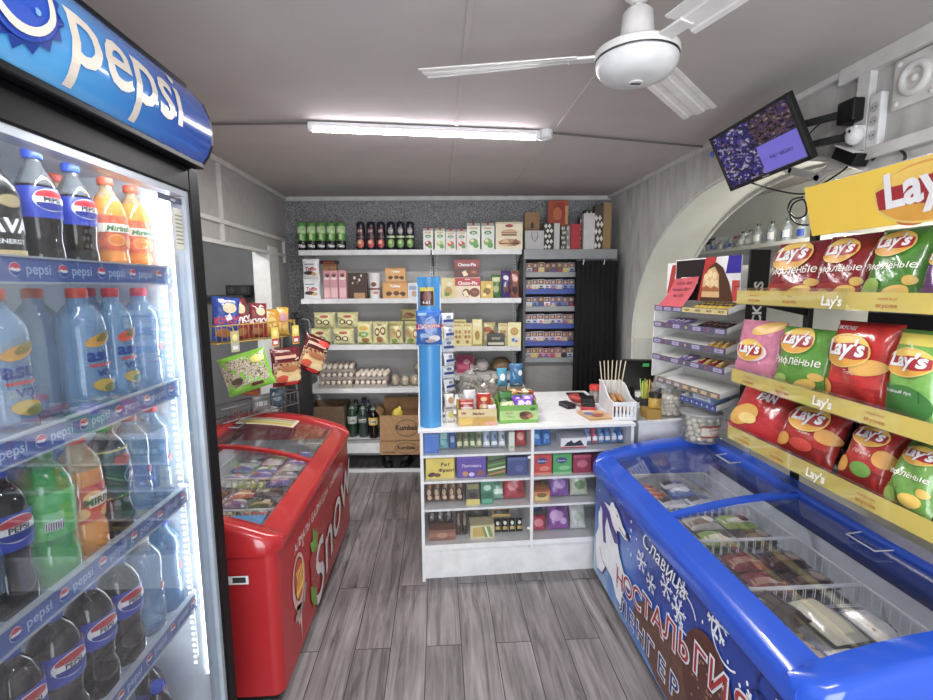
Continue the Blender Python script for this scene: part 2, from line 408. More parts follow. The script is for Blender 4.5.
def mat_floor():
    m, n, l, b = nt('grey_laminate')
    tc = n.new('ShaderNodeTexCoord'); sp = n.new('ShaderNodeSeparateXYZ'); l.new(tc.outputs['Object'], sp.inputs[0])
    ad = n.new('ShaderNodeMath'); ad.operation = 'ADD'; ad.inputs[1].default_value = 0.08 + 0.168 * 20; l.new(sp.outputs['X'], ad.inputs[0])
    cb = n.new('ShaderNodeCombineXYZ'); l.new(sp.outputs['Y'], cb.inputs['X']); l.new(ad.outputs[0], cb.inputs['Y'])
    br = n.new('ShaderNodeTexBrick'); br.offset = 0.37; br.offset_frequency = 2; br.squash = 1
    for k, v in {'Scale': 1.0, 'Mortar Size': 0.0022, 'Mortar Smooth': 0.1, 'Bias': 0.0, 'Brick Width': 1.29, 'Row Height': 0.168}.items(): br.inputs[k].default_value = v
    br.inputs['Color1'].default_value = (0.30, 0.30, 0.30, 1); br.inputs['Color2'].default_value = (0.72, 0.72, 0.72, 1); br.inputs['Mortar'].default_value = (0, 0, 0, 1)
    l.new(cb.outputs[0], br.inputs['Vector'])
    # grain runs along the plank
    mp = n.new('ShaderNodeMapping'); mp.inputs['Scale'].default_value = (26, 1.6, 1); l.new(tc.outputs['Object'], mp.inputs[0])
    off = n.new('ShaderNodeVectorMath'); off.operation = 'ADD'; l.new(mp.outputs[0], off.inputs[0]); 
    sc = n.new('ShaderNodeVectorMath'); sc.operation = 'SCALE'; sc.inputs['Scale'].default_value = 9.0; l.new(br.outputs['Color'], sc.inputs[0]); l.new(sc.outputs[0], off.inputs[1])
    n1 = n.new('ShaderNodeTexNoise'); n1.inputs['Scale'].default_value = 1.0; n1.inputs['Detail'].default_value = 7; n1.inputs['Roughness'].default_value = 0.66; n1.inputs['Distortion'].default_value = 1.2
    l.new(off.outputs[0], n1.inputs['Vector'])
    mp2 = n.new('ShaderNodeMapping'); mp2.inputs['Scale'].default_value = (7, 2.2, 1); l.new(tc.outputs['Object'], mp2.inputs[0])
    n2 = n.new('ShaderNodeTexNoise'); n2.inputs['Scale'].default_value = 1.0; n2.inputs['Detail'].default_value = 5; l.new(mp2.outputs[0], n2.inputs['Vector'])
    r1 = n.new('ShaderNodeValToRGB'); e = r1.color_ramp.elements
    e[0].position = 0.28; e[0].color = rgb('#443f3f'); e[1].position = 0.72; e[1].color = rgb('#a09998')
    x = e.new(0.45); x.color = rgb('#7a7373'); x = e.new(0.58); x.color = rgb('#8d8686')
    l.new(n1.outputs['Fac'], r1.inputs['Fac'])
    mr = n.new('ShaderNodeMapRange'); mr.inputs[1].default_value = 0.3; mr.inputs[2].default_value = 0.7; mr.inputs[3].default_value = 0.68; mr.inputs[4].default_value = 1.18
    l.new(n2.outputs['Fac'], mr.inputs[0])
    mq = n.new('ShaderNodeMapRange'); mq.inputs[1].default_value = 0.3; mq.inputs[2].default_value = 0.72; mq.inputs[3].default_value = 0.86; mq.inputs[4].default_value = 1.1
    l.new(br.outputs['Color'], mq.inputs[0])
    mul = n.new('ShaderNodeMath'); mul.operation = 'MULTIPLY'; l.new(mr.outputs[0], mul.inputs[0]); l.new(mq.outputs[0], mul.inputs[1])
    vs = n.new('ShaderNodeVectorMath'); vs.operation = 'SCALE'; l.new(r1.outputs[0], vs.inputs[0]); l.new(mul.outputs[0], vs.inputs['Scale'])
    mx = n.new('ShaderNodeMix'); mx.data_type = 'RGBA'; l.new(br.outputs['Fac'], mx.inputs[0]); l.new(vs.outputs[0], mx.inputs[6]); mx.inputs[7].default_value = rgb('#2e2a2a')
    l.new(mx.outputs[2], b.inputs['Base Color']); b.inputs['Roughness'].default_value = 0.42
    bp = n.new('ShaderNodeBump'); bp.inputs['Strength'].default_value = 0.25; bp.inputs['Distance'].default_value = 0.002; l.new(n1.outputs['Fac'], bp.inputs['Height']); l.new(bp.outputs[0], b.inputs['Normal'])
    return m
def mat_noise(name, cols, scale, rough=0.7, stretch=(1, 1, 1), detail=4, dist=0.0, bump=0.15, pos=None):
    m, n, l, b = nt(name)
    tc = n.new('ShaderNodeTexCoord'); mp = n.new('ShaderNodeMapping'); mp.inputs['Scale'].default_value = stretch; l.new(tc.outputs['Object'], mp.inputs[0])
    z = n.new('ShaderNodeTexNoise'); z.inputs['Scale'].default_value = scale; z.inputs['Detail'].default_value = detail; z.inputs['Distortion'].default_value = dist
    l.new(mp.outputs[0], z.inputs['Vector'])
    r = n.new('ShaderNodeValToRGB'); e = r.color_ramp.elements; k = len(cols); pos = pos or [0.3 + 0.4 * i / (k - 1) for i in range(k)]
    e[0].position = pos[0]; e[0].color = rgb(cols[0]); e[1].position = pos[-1]; e[1].color = rgb(cols[-1])
    for i in range(1, k - 1): q = e.new(pos[i]); q.color = rgb(cols[i])
    l.new(z.outputs['Fac'], r.inputs['Fac']); l.new(r.outputs[0], b.inputs['Base Color']); b.inputs['Roughness'].default_value = rough
    bp = n.new('ShaderNodeBump'); bp.inputs['Strength'].default_value = bump; bp.inputs['Distance'].default_value = 0.004; l.new(z.outputs['Fac'], bp.inputs['Height']); l.new(bp.outputs[0], b.inputs['Normal'])
    return m
M_CEIL = mat_noise('ceiling_paint', ['#bdb6b2', '#c5beba'], 3.0, .85, bump=.05)
M_GRAN = mat_noise('speckled_wallpaper', ['#4c4e51', '#909193', '#6a6c6e', '#b4b5b6', '#5c5d60'], 70, .75, detail=5, bump=.1, pos=[.32, .44, .5, .58, .7])
M_MARB = mat_noise('marbled_wallpaper', ['#a8a6a2', '#b4b2ae', '#adaba7', '#bab8b4'], 7, .7, (1, 1, .7), 8, 1.0, .1)
M_PLAS = mat_noise('streaked_plaster', ['#a8a7a3', '#c0bfbc', '#cfcecb'], 9, .8, (1, 1, .22), 6, 1.0, .3)
M_TRIM = pm('#d5d4d0', .5); M_ROOM = mat_noise('cream_plaster', ['#d2d2c6', '#dcdcd2'], 5, .85, bump=.1)

fl = MB(); fl.box(XL - 1.6, XR + 1.6, YN - .1, 5.6, -.08, 0, mat_floor()); struct(fl.build('floor', smooth=0))
ce = MB(); ce.box(XL - 1.6, XR + 1.6, YN - .1, 5.6, ZC, ZC + .1, M_CEIL); struct(ce.build('ceiling', smooth=0))
cs = MB()
for x in (.11, .655): cs.box(x - .011, x + .011, YN, 4.7, ZC - .006, ZC + .001, M_CEIL)
cs.box(XL, XR, 1.16, 1.18, ZC - .006, ZC + .001, M_CEIL)
struct(cs.build('trim_1', smooth=0, bevel=.003))
# back wall, square to the shelving
bw = MB(); a0, a1 = -1.6, 1.95
q = [BK(a0, .46), BK(a1, .46), BK(a1, .58), BK(a0, .58)]
bw.prism([(p[0], p[1]) for p in q], 2, 0, ZC, M_GRAN); struct(bw.build('wall_back', smooth=0))
# left wall with the doorway the snacks hang in
YW = 4.82
lw = MB()
D0, D1, DT = 3.10, 4.29, 2.005
lw.box(XL - .12, XL, YN, D0, 0, ZC, M_MARB); lw.box(XL - .12, XL, D0, D1, DT, ZC, M_MARB); lw.box(XL - .12, XL, D1, YW + .1, 0, ZC, M_MARB)
struct(lw.build('wall_left', smooth=0))
dl = MB()                                            # casing of the doorway and the trim bars over it
dl.box(XL - .13, XL + .012, D1 - .005, D1 + .24, 0, DT + .05, M_TRIM)
dl.box(XL - .13, XL + .012, D0 - .07, D0, 0, DT + .03, M_TRIM)
struct(dl.build('door_1', smooth=0, bevel=.004))
t2 = MB(); t2.box(XL - .001, XL + .022, 2.0, 4.72, 2.125, 2.155, M_TRIM); t2.box(XL - .001, XL + .02, 2.9, 4.72, 1.985, 2.012, M_TRIM)
t2.box(XL - .001, XL + .02, 3.385, 3.42, 2.0, ZC, M_TRIM); t2.box(XL - .001, XL + .024, 4.69, 4.72, 1.93, 2.15, M_TRIM)
struct(t2.build('trim_2', smooth=0, bevel=.003))
hall = MB()                                          # the dim room beyond the doorway
M_HALL = mat_noise('hall_plaster', ['#7d7d7f', '#8b8b8d'], 4, .85)
hall.box(-2.75, -2.65, 2.2, 5.3, 0, ZC, M_HALL); hall.box(-2.65, XL - .12, 5.2, 5.3, 0, ZC, M_HALL); hall.box(-2.65, XL - .12, 2.2, 2.3, 0, ZC, M_HALL)
struct(hall.build('wall_hall', smooth=0))
# cornice
cn = MB(); cn.box(XL, XL + .03, YN, 4.8, ZC - .035, ZC, M_TRIM)
cn.box(XR - .03, XR, 1.95, 4.7, ZC - .028, ZC, M_TRIM); cn.box(XR - .035, XR, YN, 1.98, ZC - .06, ZC, M_TRIM)
q = [BK(a0 + .1, .44), BK(a1 - .1, .44), BK(a1 - .1, .47), BK(a0 + .1, .47)]
cn.prism([(p[0], p[1]) for p in q], 2, ZC - .04, ZC, M_TRIM); struct(cn.build('trim_3', smooth=0, bevel=.004))
# right wall with the wide arch
AY, AA, AZ, AB, WT = 2.62, 1.40, 1.25, 1.07, .35
rw = MB(); N = 48
rw.box(XR, XR + WT, YN, AY - AA, 0, ZC, M_PLAS); rw.box(XR, XR + WT, AY + AA, YW + .3, 0, ZC, M_PLAS)
ap = [(AY + AA * math.cos(PI * k / N), AZ + AB * math.sin(PI * k / N)) for k in range(N + 1)]
vs = []; fs = []
for y, z in ap: vs += [(XR, y, z), (XR, y, ZC), (XR + WT, y, z), (XR + WT, y, ZC)]
for k in range(N):
    i = 4 * k; j = i + 4; fs += [(i, j, j + 1, i + 1), (i + 2, i + 3, j + 3, j + 2)]
rw.add(vs, fs, M_PLAS)
vs = []; fs = []
for y, z in ap: vs += [(XR, y, z), (XR + WT, y, z)]
for k in range(N): fs.append((2 * k, 2 * k + 1, 2 * k + 3, 2 * k + 2))
rw.add(vs, fs, M_ROOM)
struct(rw.build('wall_right', smooth=30))
at = MB(); at.tube([(XR - .002, y, z) for y, z in [(AY + AA, 0)] + ap + [(AY - AA, 0)]], .012, M_TRIM, 6)
at.tube([(XR + WT + .002, y, z) for y, z in [(AY + AA, 0)] + ap + [(AY - AA, 0)]], .014, M_TRIM, 6)
at.box(XR - .012, XR, AY + AA - .01, AY + AA + .1, 0, AZ, M_TRIM)
struct(at.build('trim_4', smooth=60))
# panel moulding on the right wall above the arch
pmx = MB()
def wallbar(a, b, w, t=.018):
    A = Vector((XR, a[0], a[1])); B = Vector((XR, b[0], b[1])); d = (B - A); L = d.length; d.normalize(); nn = Vector((0, -d.z, d.y))
    R = Matrix((( -1, 0, 0), (0, d.y, nn.y), (0, d.z, nn.z)))
    pmx.obox((A + B) / 2 - Vector((t / 2, 0, 0)), t / 2, L / 2 + w / 2, w / 2, R, M_TRIM)
wallbar((1.86, 2.2), (1.86, 2.5), .06, .03); wallbar((1.98, 2.19), (-1.2, 2.19), .045, .03); wallbar((1.98, 2.19), (2.07, 2.155), .04); wallbar((2.07, 2.155), (2.24, 2.225), .03)
wallbar((2.24, 2.225), (2.42, 2.30), .03); wallbar((.9, 2.2), (.9, 2.5), .06, .03)
struct(pmx.build('trim_5', smooth=0, bevel=.004))
# wall behind the camera: shop door and window to the street
fw = MB(); M_FW = pm('#c9c8c4', .8)
fw.box(XL, -.9, YN - .1, YN, 0, ZC, M_FW); fw.box(1.2, XR, YN - .1, YN, 0, ZC, M_FW); fw.box(-.9, 1.2, YN - .1, YN, 2.2, ZC, M_FW); fw.box(-.9, 1.2, YN - .1, YN, 0, .15, M_FW)
struct(fw.build('wall_front', smooth=0))
# the lit room through the arch
nr = MB(); nr.box(3.1, 3.2, .6, 5.6, 0, ZC, M_ROOM); nr.box(XR + WT, 3.1, 5.5, 5.6, 0, ZC, M_ROOM); nr.box(XR + WT, 3.1, .6, .7, 0, ZC, M_ROOM)
struct(nr.build('wall_beyond', smooth=0))

# ------------------------------------------------------------------ lights
w = bpy.data.worlds.new('street_daylight'); SC.world = w; w.use_nodes = True
w.node_tree.nodes['Background'].inputs[0].default_value = (.80, .88, 1, 1); w.node_tree.nodes['Background'].inputs[1].default_value = 1.0
def area(name, loc, rot, sx, sy, e, col):
    d = bpy.data.lights.new(name, 'AREA'); d.shape = 'RECTANGLE'; d.size = sx; d.size_y = sy; d.energy = e; d.color = col
    o = bpy.data.objects.new(name, d); COL.objects.link(o); o.location = loc; o.rotation_euler = rot; return o
area('window_daylight', (.15, YN + .03, 1.2), (PI / 2, 0, 0), 2.0, 1.9, 85, (.92, .96, 1))
def led_tube(label, a, b, watts):
    t = thing('led_tube_light', label, 'light', a)
    A = Vector((0, 0, 0)); B = Vector(b) - Vector(a); d = B.normalized(); L = B.length
    R = Matrix.Rotation(math.atan2(d.y, d.x), 3, 'Z')
    mb = MB(); mb.obox(B / 2 + Vector((0, 0, .022)), L / 2, .018, .012, R, WHITE)
    for s in (0.0, 1.0): mb.obox(B * s + Vector((0, 0, .012)), .012, .02, .02, R, WHITE)
    mb.build('housing', t, 30, .003)
    df = MB(); df.tube([A + d * .01, B - d * .01], .014, emit('#fff4ff', 24), 12); df.build('diffuser', t, 60)
    li = area('led_light', tuple(Vector(a) + B / 2 - Vector((0, 0, .03))), (0, 0, math.atan2(d.y, d.x)), L, .03, watts, (1, .975, .96))
    return t
led_tube('long white LED tube light fixed under the ceiling in front of the back shelves', (-.645, 2.66, ZC - .04), (.555, 2.76, ZC - .04), 30)
led_tube('LED tube light on the ceiling behind the camera', (-.6, .35, ZC - .04), (.6, .4, ZC - .04), 22)
bl_ = bpy.data.lights.new('room_bulb', 'POINT'); bl_.energy = 26; bl_.shadow_soft_size = .06; bl_.color = (1, .97, .90); bo_ = bpy.data.objects.new('room_bulb', bl_); COL.objects.link(bo_); bo_.location = (2.3, 2.75, 2.25)
hb_ = bpy.data.lights.new('hall_fill', 'POINT'); hb_.energy = 60; hb_.shadow_soft_size = .06; ho_ = bpy.data.objects.new('hall_fill', hb_); COL.objects.link(ho_); ho_.location = (-2.1, 2.7, ZC - .2)  # added unseen fill that lifts the hall to mid grey
# conduit and junction box of the ceiling light
o = MB(); o.tube([(XL + .02, 2.72, ZC - .01), (-.66, 2.66, ZC - .012)], .006, pm('#6c6664', .6), 8)
tag(o.build('ceiling_cable'), 'thin grey cable along the ceiling from left wall to the LED tube', 'cable')
o = MB(); o.tube([(.62, 2.77, ZC - .01), (XR - .02, 3.0, ZC - .012)], .006, pm('#6c6664', .6), 8)
tag(o.build('ceiling_cable'), 'thin grey cable along the ceiling from the LED tube to right wall', 'cable')
t = thing('junction_box', 'small round white junction box on the ceiling at right end of LED tube', 'junction box', (.605, 2.77, ZC))
o = MB(); o.lathe([(.028, -.045), (.038, -.04), (.04, -.004), (.04, 0)], WHITE, 18); o.build('box', t, 40)
o = MB(); o.tube([(-.03, 0, -.03), (-.05, -.01, -.05), (-.03, -.03, -.06), (.0, -.02, -.05)], .005, WHITE, 6); o.build('lead', t)

# ------------------------------------------------------------------ ceiling fan
HB = (.585, 1.47)
t = thing('ceiling_fan', 'white three-blade ceiling fan with round motor housing', 'ceiling fan', (HB[0], HB[1], ZC))
FW = pm('#dcdad6', .4)
o = MB(); o.tube([(0, 0, 0), (0, 0, -.2)], .011, FW, 12); o.build('down_rod', t, 40)
o = MB(); o.lathe([(.02, 0), (.045, -.005), (.04, -.03), (.016, -.05)][::-1], FW, 20); o.build('ceiling_canopy', t, 40)
o = MB(); o.lathe([(.016, -.06), (.032, -.065), (.042, -.075), (.05, -.15), (.05, -.155), (.035, -.16)][::-1], FW, 22); o.build('rod_cover', t, 50)
o = MB(); o.lathe([(.018, -.262), (.06, -.258), (.096, -.245), (.112, -.226), (.116, -.212), (.116, -.204)], pm('#d2d4d4', .35), 40)
o.lathe([(.113, -.206), (.113, -.196)], CHROME, 40, cap0=False, cap1=False)
o.lathe([(.118, -.198), (.12, -.19), (.118, -.178), (.1, -.168), (.05, -.16)], FW, 40, cap0=False); mh = o.build('motor_housing', t, 35)
o = MB(); o.lathe([(.004, -.2655), (.02, -.2655), (.022, -.262)], FW, 20)
o.add([(-.015 + .03 * (i % 2), -.006 + .012 * (i // 2), -.266) for i in range(4)], [(0, 2, 3, 1)], pm('#2a3550', .4)); o.build('maker_badge', mh)
for ang in (166, 46, 286):
    a = math.radians(ang); R = Matrix.Rotation(a, 3, 'Z')
    mb = MB(); W0, W1 = .050, .060; n = 10; vs = []; fs = []; zb = -.187
    rib = [-1, -.72, -.66, -.30, -.24, .24, .30, .66, .72, 1]
    for i in range(n + 1):
        s = .17 + .47 * i / n; wd = W0 + (W1 - W0) * i / n
        for q in rib:
            zz = zb - .013 * q * (1 - .2 * i / n) + (.004 if abs(q) in (.66, .30) else 0) * 1.0
            for dz in (0, .003): vs.append(tuple(R @ Vector((s, q * wd, zz + dz))))
    K = len(rib)
    for i in range(n):
        for k in range(K - 1):
            b0 = (i * K + k) * 2; b1 = b0 + 2; c0 = ((i + 1) * K + k) * 2; c1 = c0 + 2
            fs += [(b0, b1, c1, c0), (b0 + 1, c0 + 1, c1 + 1, b1 + 1)]
        for k in (0, K - 1):
            b0 = (i * K + k) * 2; c0 = ((i + 1) * K + k) * 2; fs.append((b0, c0, c0 + 1, b0 + 1) if k == 0 else (b0, b0 + 1, c0 + 1, c0))
    for i in (0, n):
        for k in range(K - 1):
            b0 = (i * K + k) * 2; fs.append((b0, b0 + 1, b0 + 3, b0 + 2) if i == 0 else (b0, b0 + 2, b0 + 3, b0 + 1))
    mb.add(vs, fs, FW); bl = mb.build('blade', t, 20)
    br = MB(); br.obox(R @ Vector((.145, 0, zb)), .05, .022, .004, R @ Matrix.Rotation(-.12, 3, 'X'), FW); br.build('blade_iron', bl, 30, .002)

# ------------------------------------------------------------------ television on its wall bracket
TL, TR_, BR = Vector((1.308, 2.329, 2.391)), Vector((1.343, 1.862, 2.425)), Vector((1.457, 1.894, 2.184))
ux = (TR_ - TL).normalized(); uz = (TR_ - BR); uz = (uz - ux * uz.dot(ux)).normalized(); uy = uz.cross(ux)    # uy points into the set
TC = (TL + BR) / 2; TW, TH = .47, .272
t = thing('television', 'black flat television tilted down on a wall arm, showing camera views', 'television', tuple(TC))
t.rotation_euler = Matrix((ux, uy, uz)).transposed().to_euler()
o = MB(); o.box(-TW / 2, TW / 2, .004, .03, -TH / 2, TH / 2, BLACK); o.box(-.15, .15, .03, .055, -.1, .08, BLACK)
o.box(-TW / 2, TW / 2, -.004, .006, -TH / 2, -TH / 2 + .018, BLACK); o.box(-TW / 2, TW / 2, -.004, .006, TH / 2 - .013, TH / 2, BLACK)
o.box(-TW / 2, -TW / 2 + .013, -.004, .006, -TH / 2, TH / 2, BLACK); o.box(TW / 2 - .013, TW / 2, -.004, .006, -TH / 2, TH / 2, BLACK)
fr = o.build('casing', t, 0, .003)
def mat_screen(seed, cols):
    m, n, l, b = nt('camera_view'); tc = n.new('ShaderNodeTexCoord')
    v = n.new('ShaderNodeTexVoronoi'); v.inputs['Scale'].default_value = 70; mp = n.new('ShaderNodeMapping'); mp.inputs['Location'].default_value = (seed, seed * .7, seed * 1.3); mp.inputs['Scale'].default_value = (1, 1, 1.6)
    l.new(tc.outputs['Object'], mp.inputs[0]); l.new(mp.outputs[0], v.inputs['Vector'])
    sp = n.new('ShaderNodeSeparateColor'); l.new(v.outputs['Color'], sp.inputs[0])
    r = n.new('ShaderNodeValToRGB'); e = r.color_ramp.elements; e[0].color = rgb(cols[0]); e[1].color = rgb(cols[-1]); e[0].position = .1; e[1].position = .95
    for i, c in enumerate(cols[1:-1]): q = e.new(.35 + .3 * i); q.color = rgb(c)
    l.new(sp.outputs[0], r.inputs['Fac']); b.inputs['Base Color'].default_value = (0, 0, 0, 1); b.inputs['Roughness'].default_value = .25
    l.new(r.outputs[0], b.inputs['Emission Color']); b.inputs['Emission Strength'].default_value = .55; return m
o = MB(); hx, hz = TW / 2 - .013, TH / 2 - .014
def quad(x0, x1, z0, z1, y, m): o.add([(x0, y, z0), (x1, y, z0), (x1, y, z1), (x0, y, z1)], [(0, 1, 2, 3)], m)
for i, (x0, x1, z0, z1) in enumerate([(-hx, 0, 0, hz), (0, hx, 0, hz), (-hx, 0, -hz, 0)]): quad(x0, x1, z0 + .003, z1, .003, mat_screen(3.1 * i + .2, ['#141030', '#2a2070', '#3a3098', '#8a6a70', '#c8c0d0'] if i != 1 else ['#181020', '#3a2a48', '#6a5050', '#908078', '#302880']))
quad(0, hx, -hz, .003, .003, emit('#5850a8', .75)); quad(-hx, hx, .0, .003, .0028, BLACK)
o.decal(text_shape('Нет видео', .026, 0, .03), plane_y(.0026), emit('#15122a', .1), hx / 2, -hz / 2 - .01, .0005)
o.build('screen', t, 0)
o = MB(); o.box(-.02, .02, -.0055, -.004, -TH / 2 + .004, -TH / 2 + .011, CHROME); o.build('maker_badge', t, 0)
t = thing('wall_bracket', 'black metal wall arm that carries the television', 'tv bracket', (XR, 1.885, 2.33))
o = MB(); o.box(-.012, 0, -.03, .03, -.12, .1, BLACK); o.build('wall_plate', t, 0, .002)
back = TC + uy * .06 - Vector((XR, 1.885, 2.33))
for zz in (.035, -.055):
    o = MB(); q = Vector((-.03, 0, zz)); e = Vector((back.x, back.y, back.z + zz * 1.0)); m_ = (q + e) / 2 + Vector((0, 0, 0))
    d = (e - q); R = d.to_track_quat('X', 'Z').to_matrix(); o.obox((q + e) / 2, d.length / 2, .012, .013, R, BLACK); o.build('arm', t, 0, .002)
o = MB(); o.box(-.075, -.01, -.04, .04, -.01, .075, BLACK); o.build('pivot', t, 0, .008)
o = MB(); o.obox(back - Vector((0, 0, .01)), .012, .05, .07, t.matrix_basis.to_3x3() @ Matrix((ux, uy, uz)).transposed() @ Matrix.Rotation(PI / 2, 3, 'Z'), BLACK); o.build('mounting_plate', t, 0, .002)
# socket strip, a white plug, a black adapter, cables
t = thing('socket_strip', 'white power socket strip on the right wall beside television bracket', 'power strip', (XR, 1.80, 2.30))
o = MB(); o.box(-.03, 0, -.026, .026, -.09, .10, WHITE); o.build('strip_body', t, 0, .005)
o = MB()
for z in (-.05, 0, .05): o.decal(disc_shape(.018, .018, 2, 16), lambda x, z, e: (-.0305 - e, -x, z), pm('#c4c4c4', .5), 0, z); o.decal(disc_shape(.003, .003, 1, 8), lambda x, z, e: (-.0305 - e, -x, z), BLACK, -.007, z, .002); o.decal(disc_shape(.003, .003, 1, 8), lambda x, z, e: (-.0305 - e, -x, z), BLACK, .007, z, .002)
o.build('sockets', t, 0)
o = MB(); o.sph((0, 0, 0), .03, .032, .036, WHITE, 14, 9); o.box(-.02, .03, -.02, .02, -.01, .03, WHITE); o.decal(disc_shape(.006, .006, 1, 8), lambda x, z, e: (-.031 - e, -x, z), BLACK, -.01, .01, .001); o.decal(disc_shape(.006, .006, 1, 8), lambda x, z, e: (-.031 - e, -x, z), BLACK, .012, .01, .001)
tag(put(o.build('power_plug', smooth=60), (XR - .055, 1.85, 2.265)), 'rounded white plug hanging at the socket strip', 'plug')
o = MB(); R = Matrix.Rotation(.5, 3, 'X'); o.obox((0, 0, 0), .03, .06, .024, R, BLACK); o.obox((-.004, 0, .026), .028, .056, .003, R, WHITE)
tag(put(o.build('power_adapter', smooth=0, bevel=.005), (XR - .04, 1.875, 2.195)), 'black power adapter with white edge under the television bracket', 'adapter')
def cable(pts, r, label, m=BLACK, name='cable', n=8):
    P = [Vector(p) for p in pts]; out = []
    for i in range(len(P) - 1):
        p0, p1, p2, p3 = P[max(0, i - 1)], P[i], P[i + 1], P[min(len(P) - 1, i + 2)]
        for k in range(6):
            s = k / 6; out.append(0.5 * ((2 * p1) + (p2 - p0) * s + (2 * p0 - 5 * p1 + 4 * p2 - p3) * s * s + (3 * p1 - p0 - 3 * p2 + p3) * s ** 3))
    out.append(P[-1]); mb = MB(); mb.tube(out, r, m, n); return tag(mb.build(name, smooth=180), label, 'cable')
X0 = XR - .012
cable([on_x(752, 183, 1.46), on_x(775, 190, X0), on_x(800, 194, X0), on_x(812, 190, X0), on_x(838, 174, X0), on_x(848, 166, X0)], .004, 'black cable running from the television along the wall to the adapter')
cable([on_x(803, 197, X0), on_x(792, 200, X0), on_x(788, 210, X0), on_x(796, 218, X0), on_x(806, 214, X0), on_x(804, 200, X0), on_x(793, 204, X0), on_x(790, 216, X0), on_x(798, 224, X0), on_x(808, 225, X0 - .01)], .004, 'coil of black cable hanging at left end of yellow header sign')
cable([on_x(872, 160, X0), on_x(885, 150, X0), on_x(896, 148, X0), on_x(905, 155, X0), on_x(903, 163, X0)], .005, 'black lead curving from adapter towards wall fittings on the right')
cable([on_x(806, 138, XR - .1), on_x(815, 128, XR - .06), on_x(828, 118, X0)], .003, 'thin black wire between the two television arms')
# carved white wall rosette
t = tag(MB().add([], [], WHITE).build('wall_rosette') if False else thing('wall_rosette', 'square white wall rosette with a raised ring near the ceiling', 'wall ornament', (XR, 1.665, 2.40)), 'square white wall rosette with a raised ring near the ceiling', 'wall ornament')
o = MB(); o.box(-.016, 0, -.085, .085, -.085, .085, M_TRIM); o.build('plate', t, 0, .006)
o = MB(); o.tube([(-.018, .045 * math.cos(2 * PI * k / 20), .045 * math.sin(2 * PI * k / 20)) for k in range(21)], .014, M_TRIM, 8); o.sph((-.016, 0, 0), .014, .016, .016, M_TRIM)
for sy in (-1, 1):
    for sz in (-1, 1): o.sph((-.014, .065 * sy, .065 * sz), .01, .012, .012, M_TRIM, 8, 6)
o.build('raised_ring', t, 60)
o = MB(); o.lathe([(.016, 0), (.018, .004), (.014, .012), (.006, .014)], pm('#5a7ae0', .3), 16); d_ = o.build('wall_sensor', smooth=40)
tag(put(d_, (XR - .001, 2.93, 2.475), 0, 0, -PI / 2), 'small round blue lamp on the right wall near the ceiling', 'indicator lamp')
# ================================================================== PEPSI DOOR COOLER
FX, FYC = -.72, 1.15
def FL(X, Y, z): return (Y - FYC, FX - X, z)
t = thing('display_fridge', 'tall black glass-door drinks fridge with blue sign on the left', 'fridge', (FX, FYC, 0), PI / 2)
FB = pm('#0d0e11', .42); FB.node_tree.nodes['Principled BSDF'].inputs['Specular IOR Level'].default_value = .14; FW2 = pm('#dfe6ee', .4)
o = MB(); o.box(-.52, -.485, .05, .70, .10, 2.06, FB); o.box(.375, .41, .05, .70, .10, 2.06, FB); o.box(-.485, .375, .665, .70, .10, 2.06, FB); o.box(-.485, .375, .05, .665, 2.03, 2.06, FB); o.box(-.485, .375, .05, .665, .10, .22, FB)
o.build('cabinet', t, 0)
o = MB(); o.box(-.485, -.48, .05, .66, .22, 2.03, FW2); o.box(.37, .375, .05, .66, .22, 2.03, FW2); o.box(-.48, .37, .655, .665, .22, 2.03, FW2); o.box(-.48, .37, .05, .655, 2.02, 2.03, FW2); o.box(-.48, .37, .05, .655, .22, .235, FW2); o.build('inner_liner', t, 0)
o = MB(); o.box(-.51, .40, .03, .10, .02, .17, FB)
for k in range(9): o.box(-.45, .34, .026, .032, .035 + .014 * k, .041 + .014 * k, DGREY)
o.build('base_grille', t, 0)
for sx in (-.46, .35):
    for y in (.1, .62):
        f = MB(); f.lathe([(.02, 0), (.02, .06), (.012, .1)], FB, 12, (sx, y)); f.build('foot', t)
o = MB()
o.box(-.52, -.462, 0, .045, .19, 2.05, FB); o.box(.352, .41, 0, .045, .19, 2.05, FB); o.box(-.462, .352, 0, .045, 1.978, 2.05, FB); o.box(-.462, .352, 0, .045, .19, .29, FB)
dr = o.build('door', t, 0, .004)
o = MB(); GK = pm('#aab4bf', .3, .3)
o.box(-.462, -.444, .006, .05, .29, 1.978, GK); o.box(.334, .352, .006, .05, .29, 1.978, GK); o.box(-.444, .334, .006, .05, 1.961, 1.978, GK); o.box(-.444, .334, .006, .05, .29, .307, GK); o.build('door_seal', dr, 0)
o = MB(); o.box(-.444, .334, .018, .022, .307, 1.961, clear('#dcecf8', .008, .02, .06)); o.build('door_glass', dr, 0)
o = MB(); o.box(-.51, -.482, -.03, -.012, .85, 1.25, FB); o.box(-.51, -.482, -.012, .0, .85, .88, FB); o.box(-.51, -.482, -.012, .0, 1.22, 1.25, FB); o.build('door_handle', dr, 0, .005)
o = MB(); o.decal(rect_shape(.12, .016, 1, 1), plane_y(.017), pm('#20264e', .4), .272, 1.945, .0008); o.decal(text_shape('pepsi', .012), plane_y(.017), WHITE, .285, 1.941, .0014)
o.decal(rect_shape(.045, .115, 1, 1), plane_y(.017), pm('#cfcfc0', .6), .306, 1.867, .0008)
for k in range(8): o.decal(rect_shape(.036, .004, 1, 1), plane_y(.017), pm('#8a8a78', .6), .306, 1.827 + .011 * k, .0014)
st = o.build('door_stickers', dr, 0); st['label'] = 'dark and cream printed stickers at top corner of door glass'
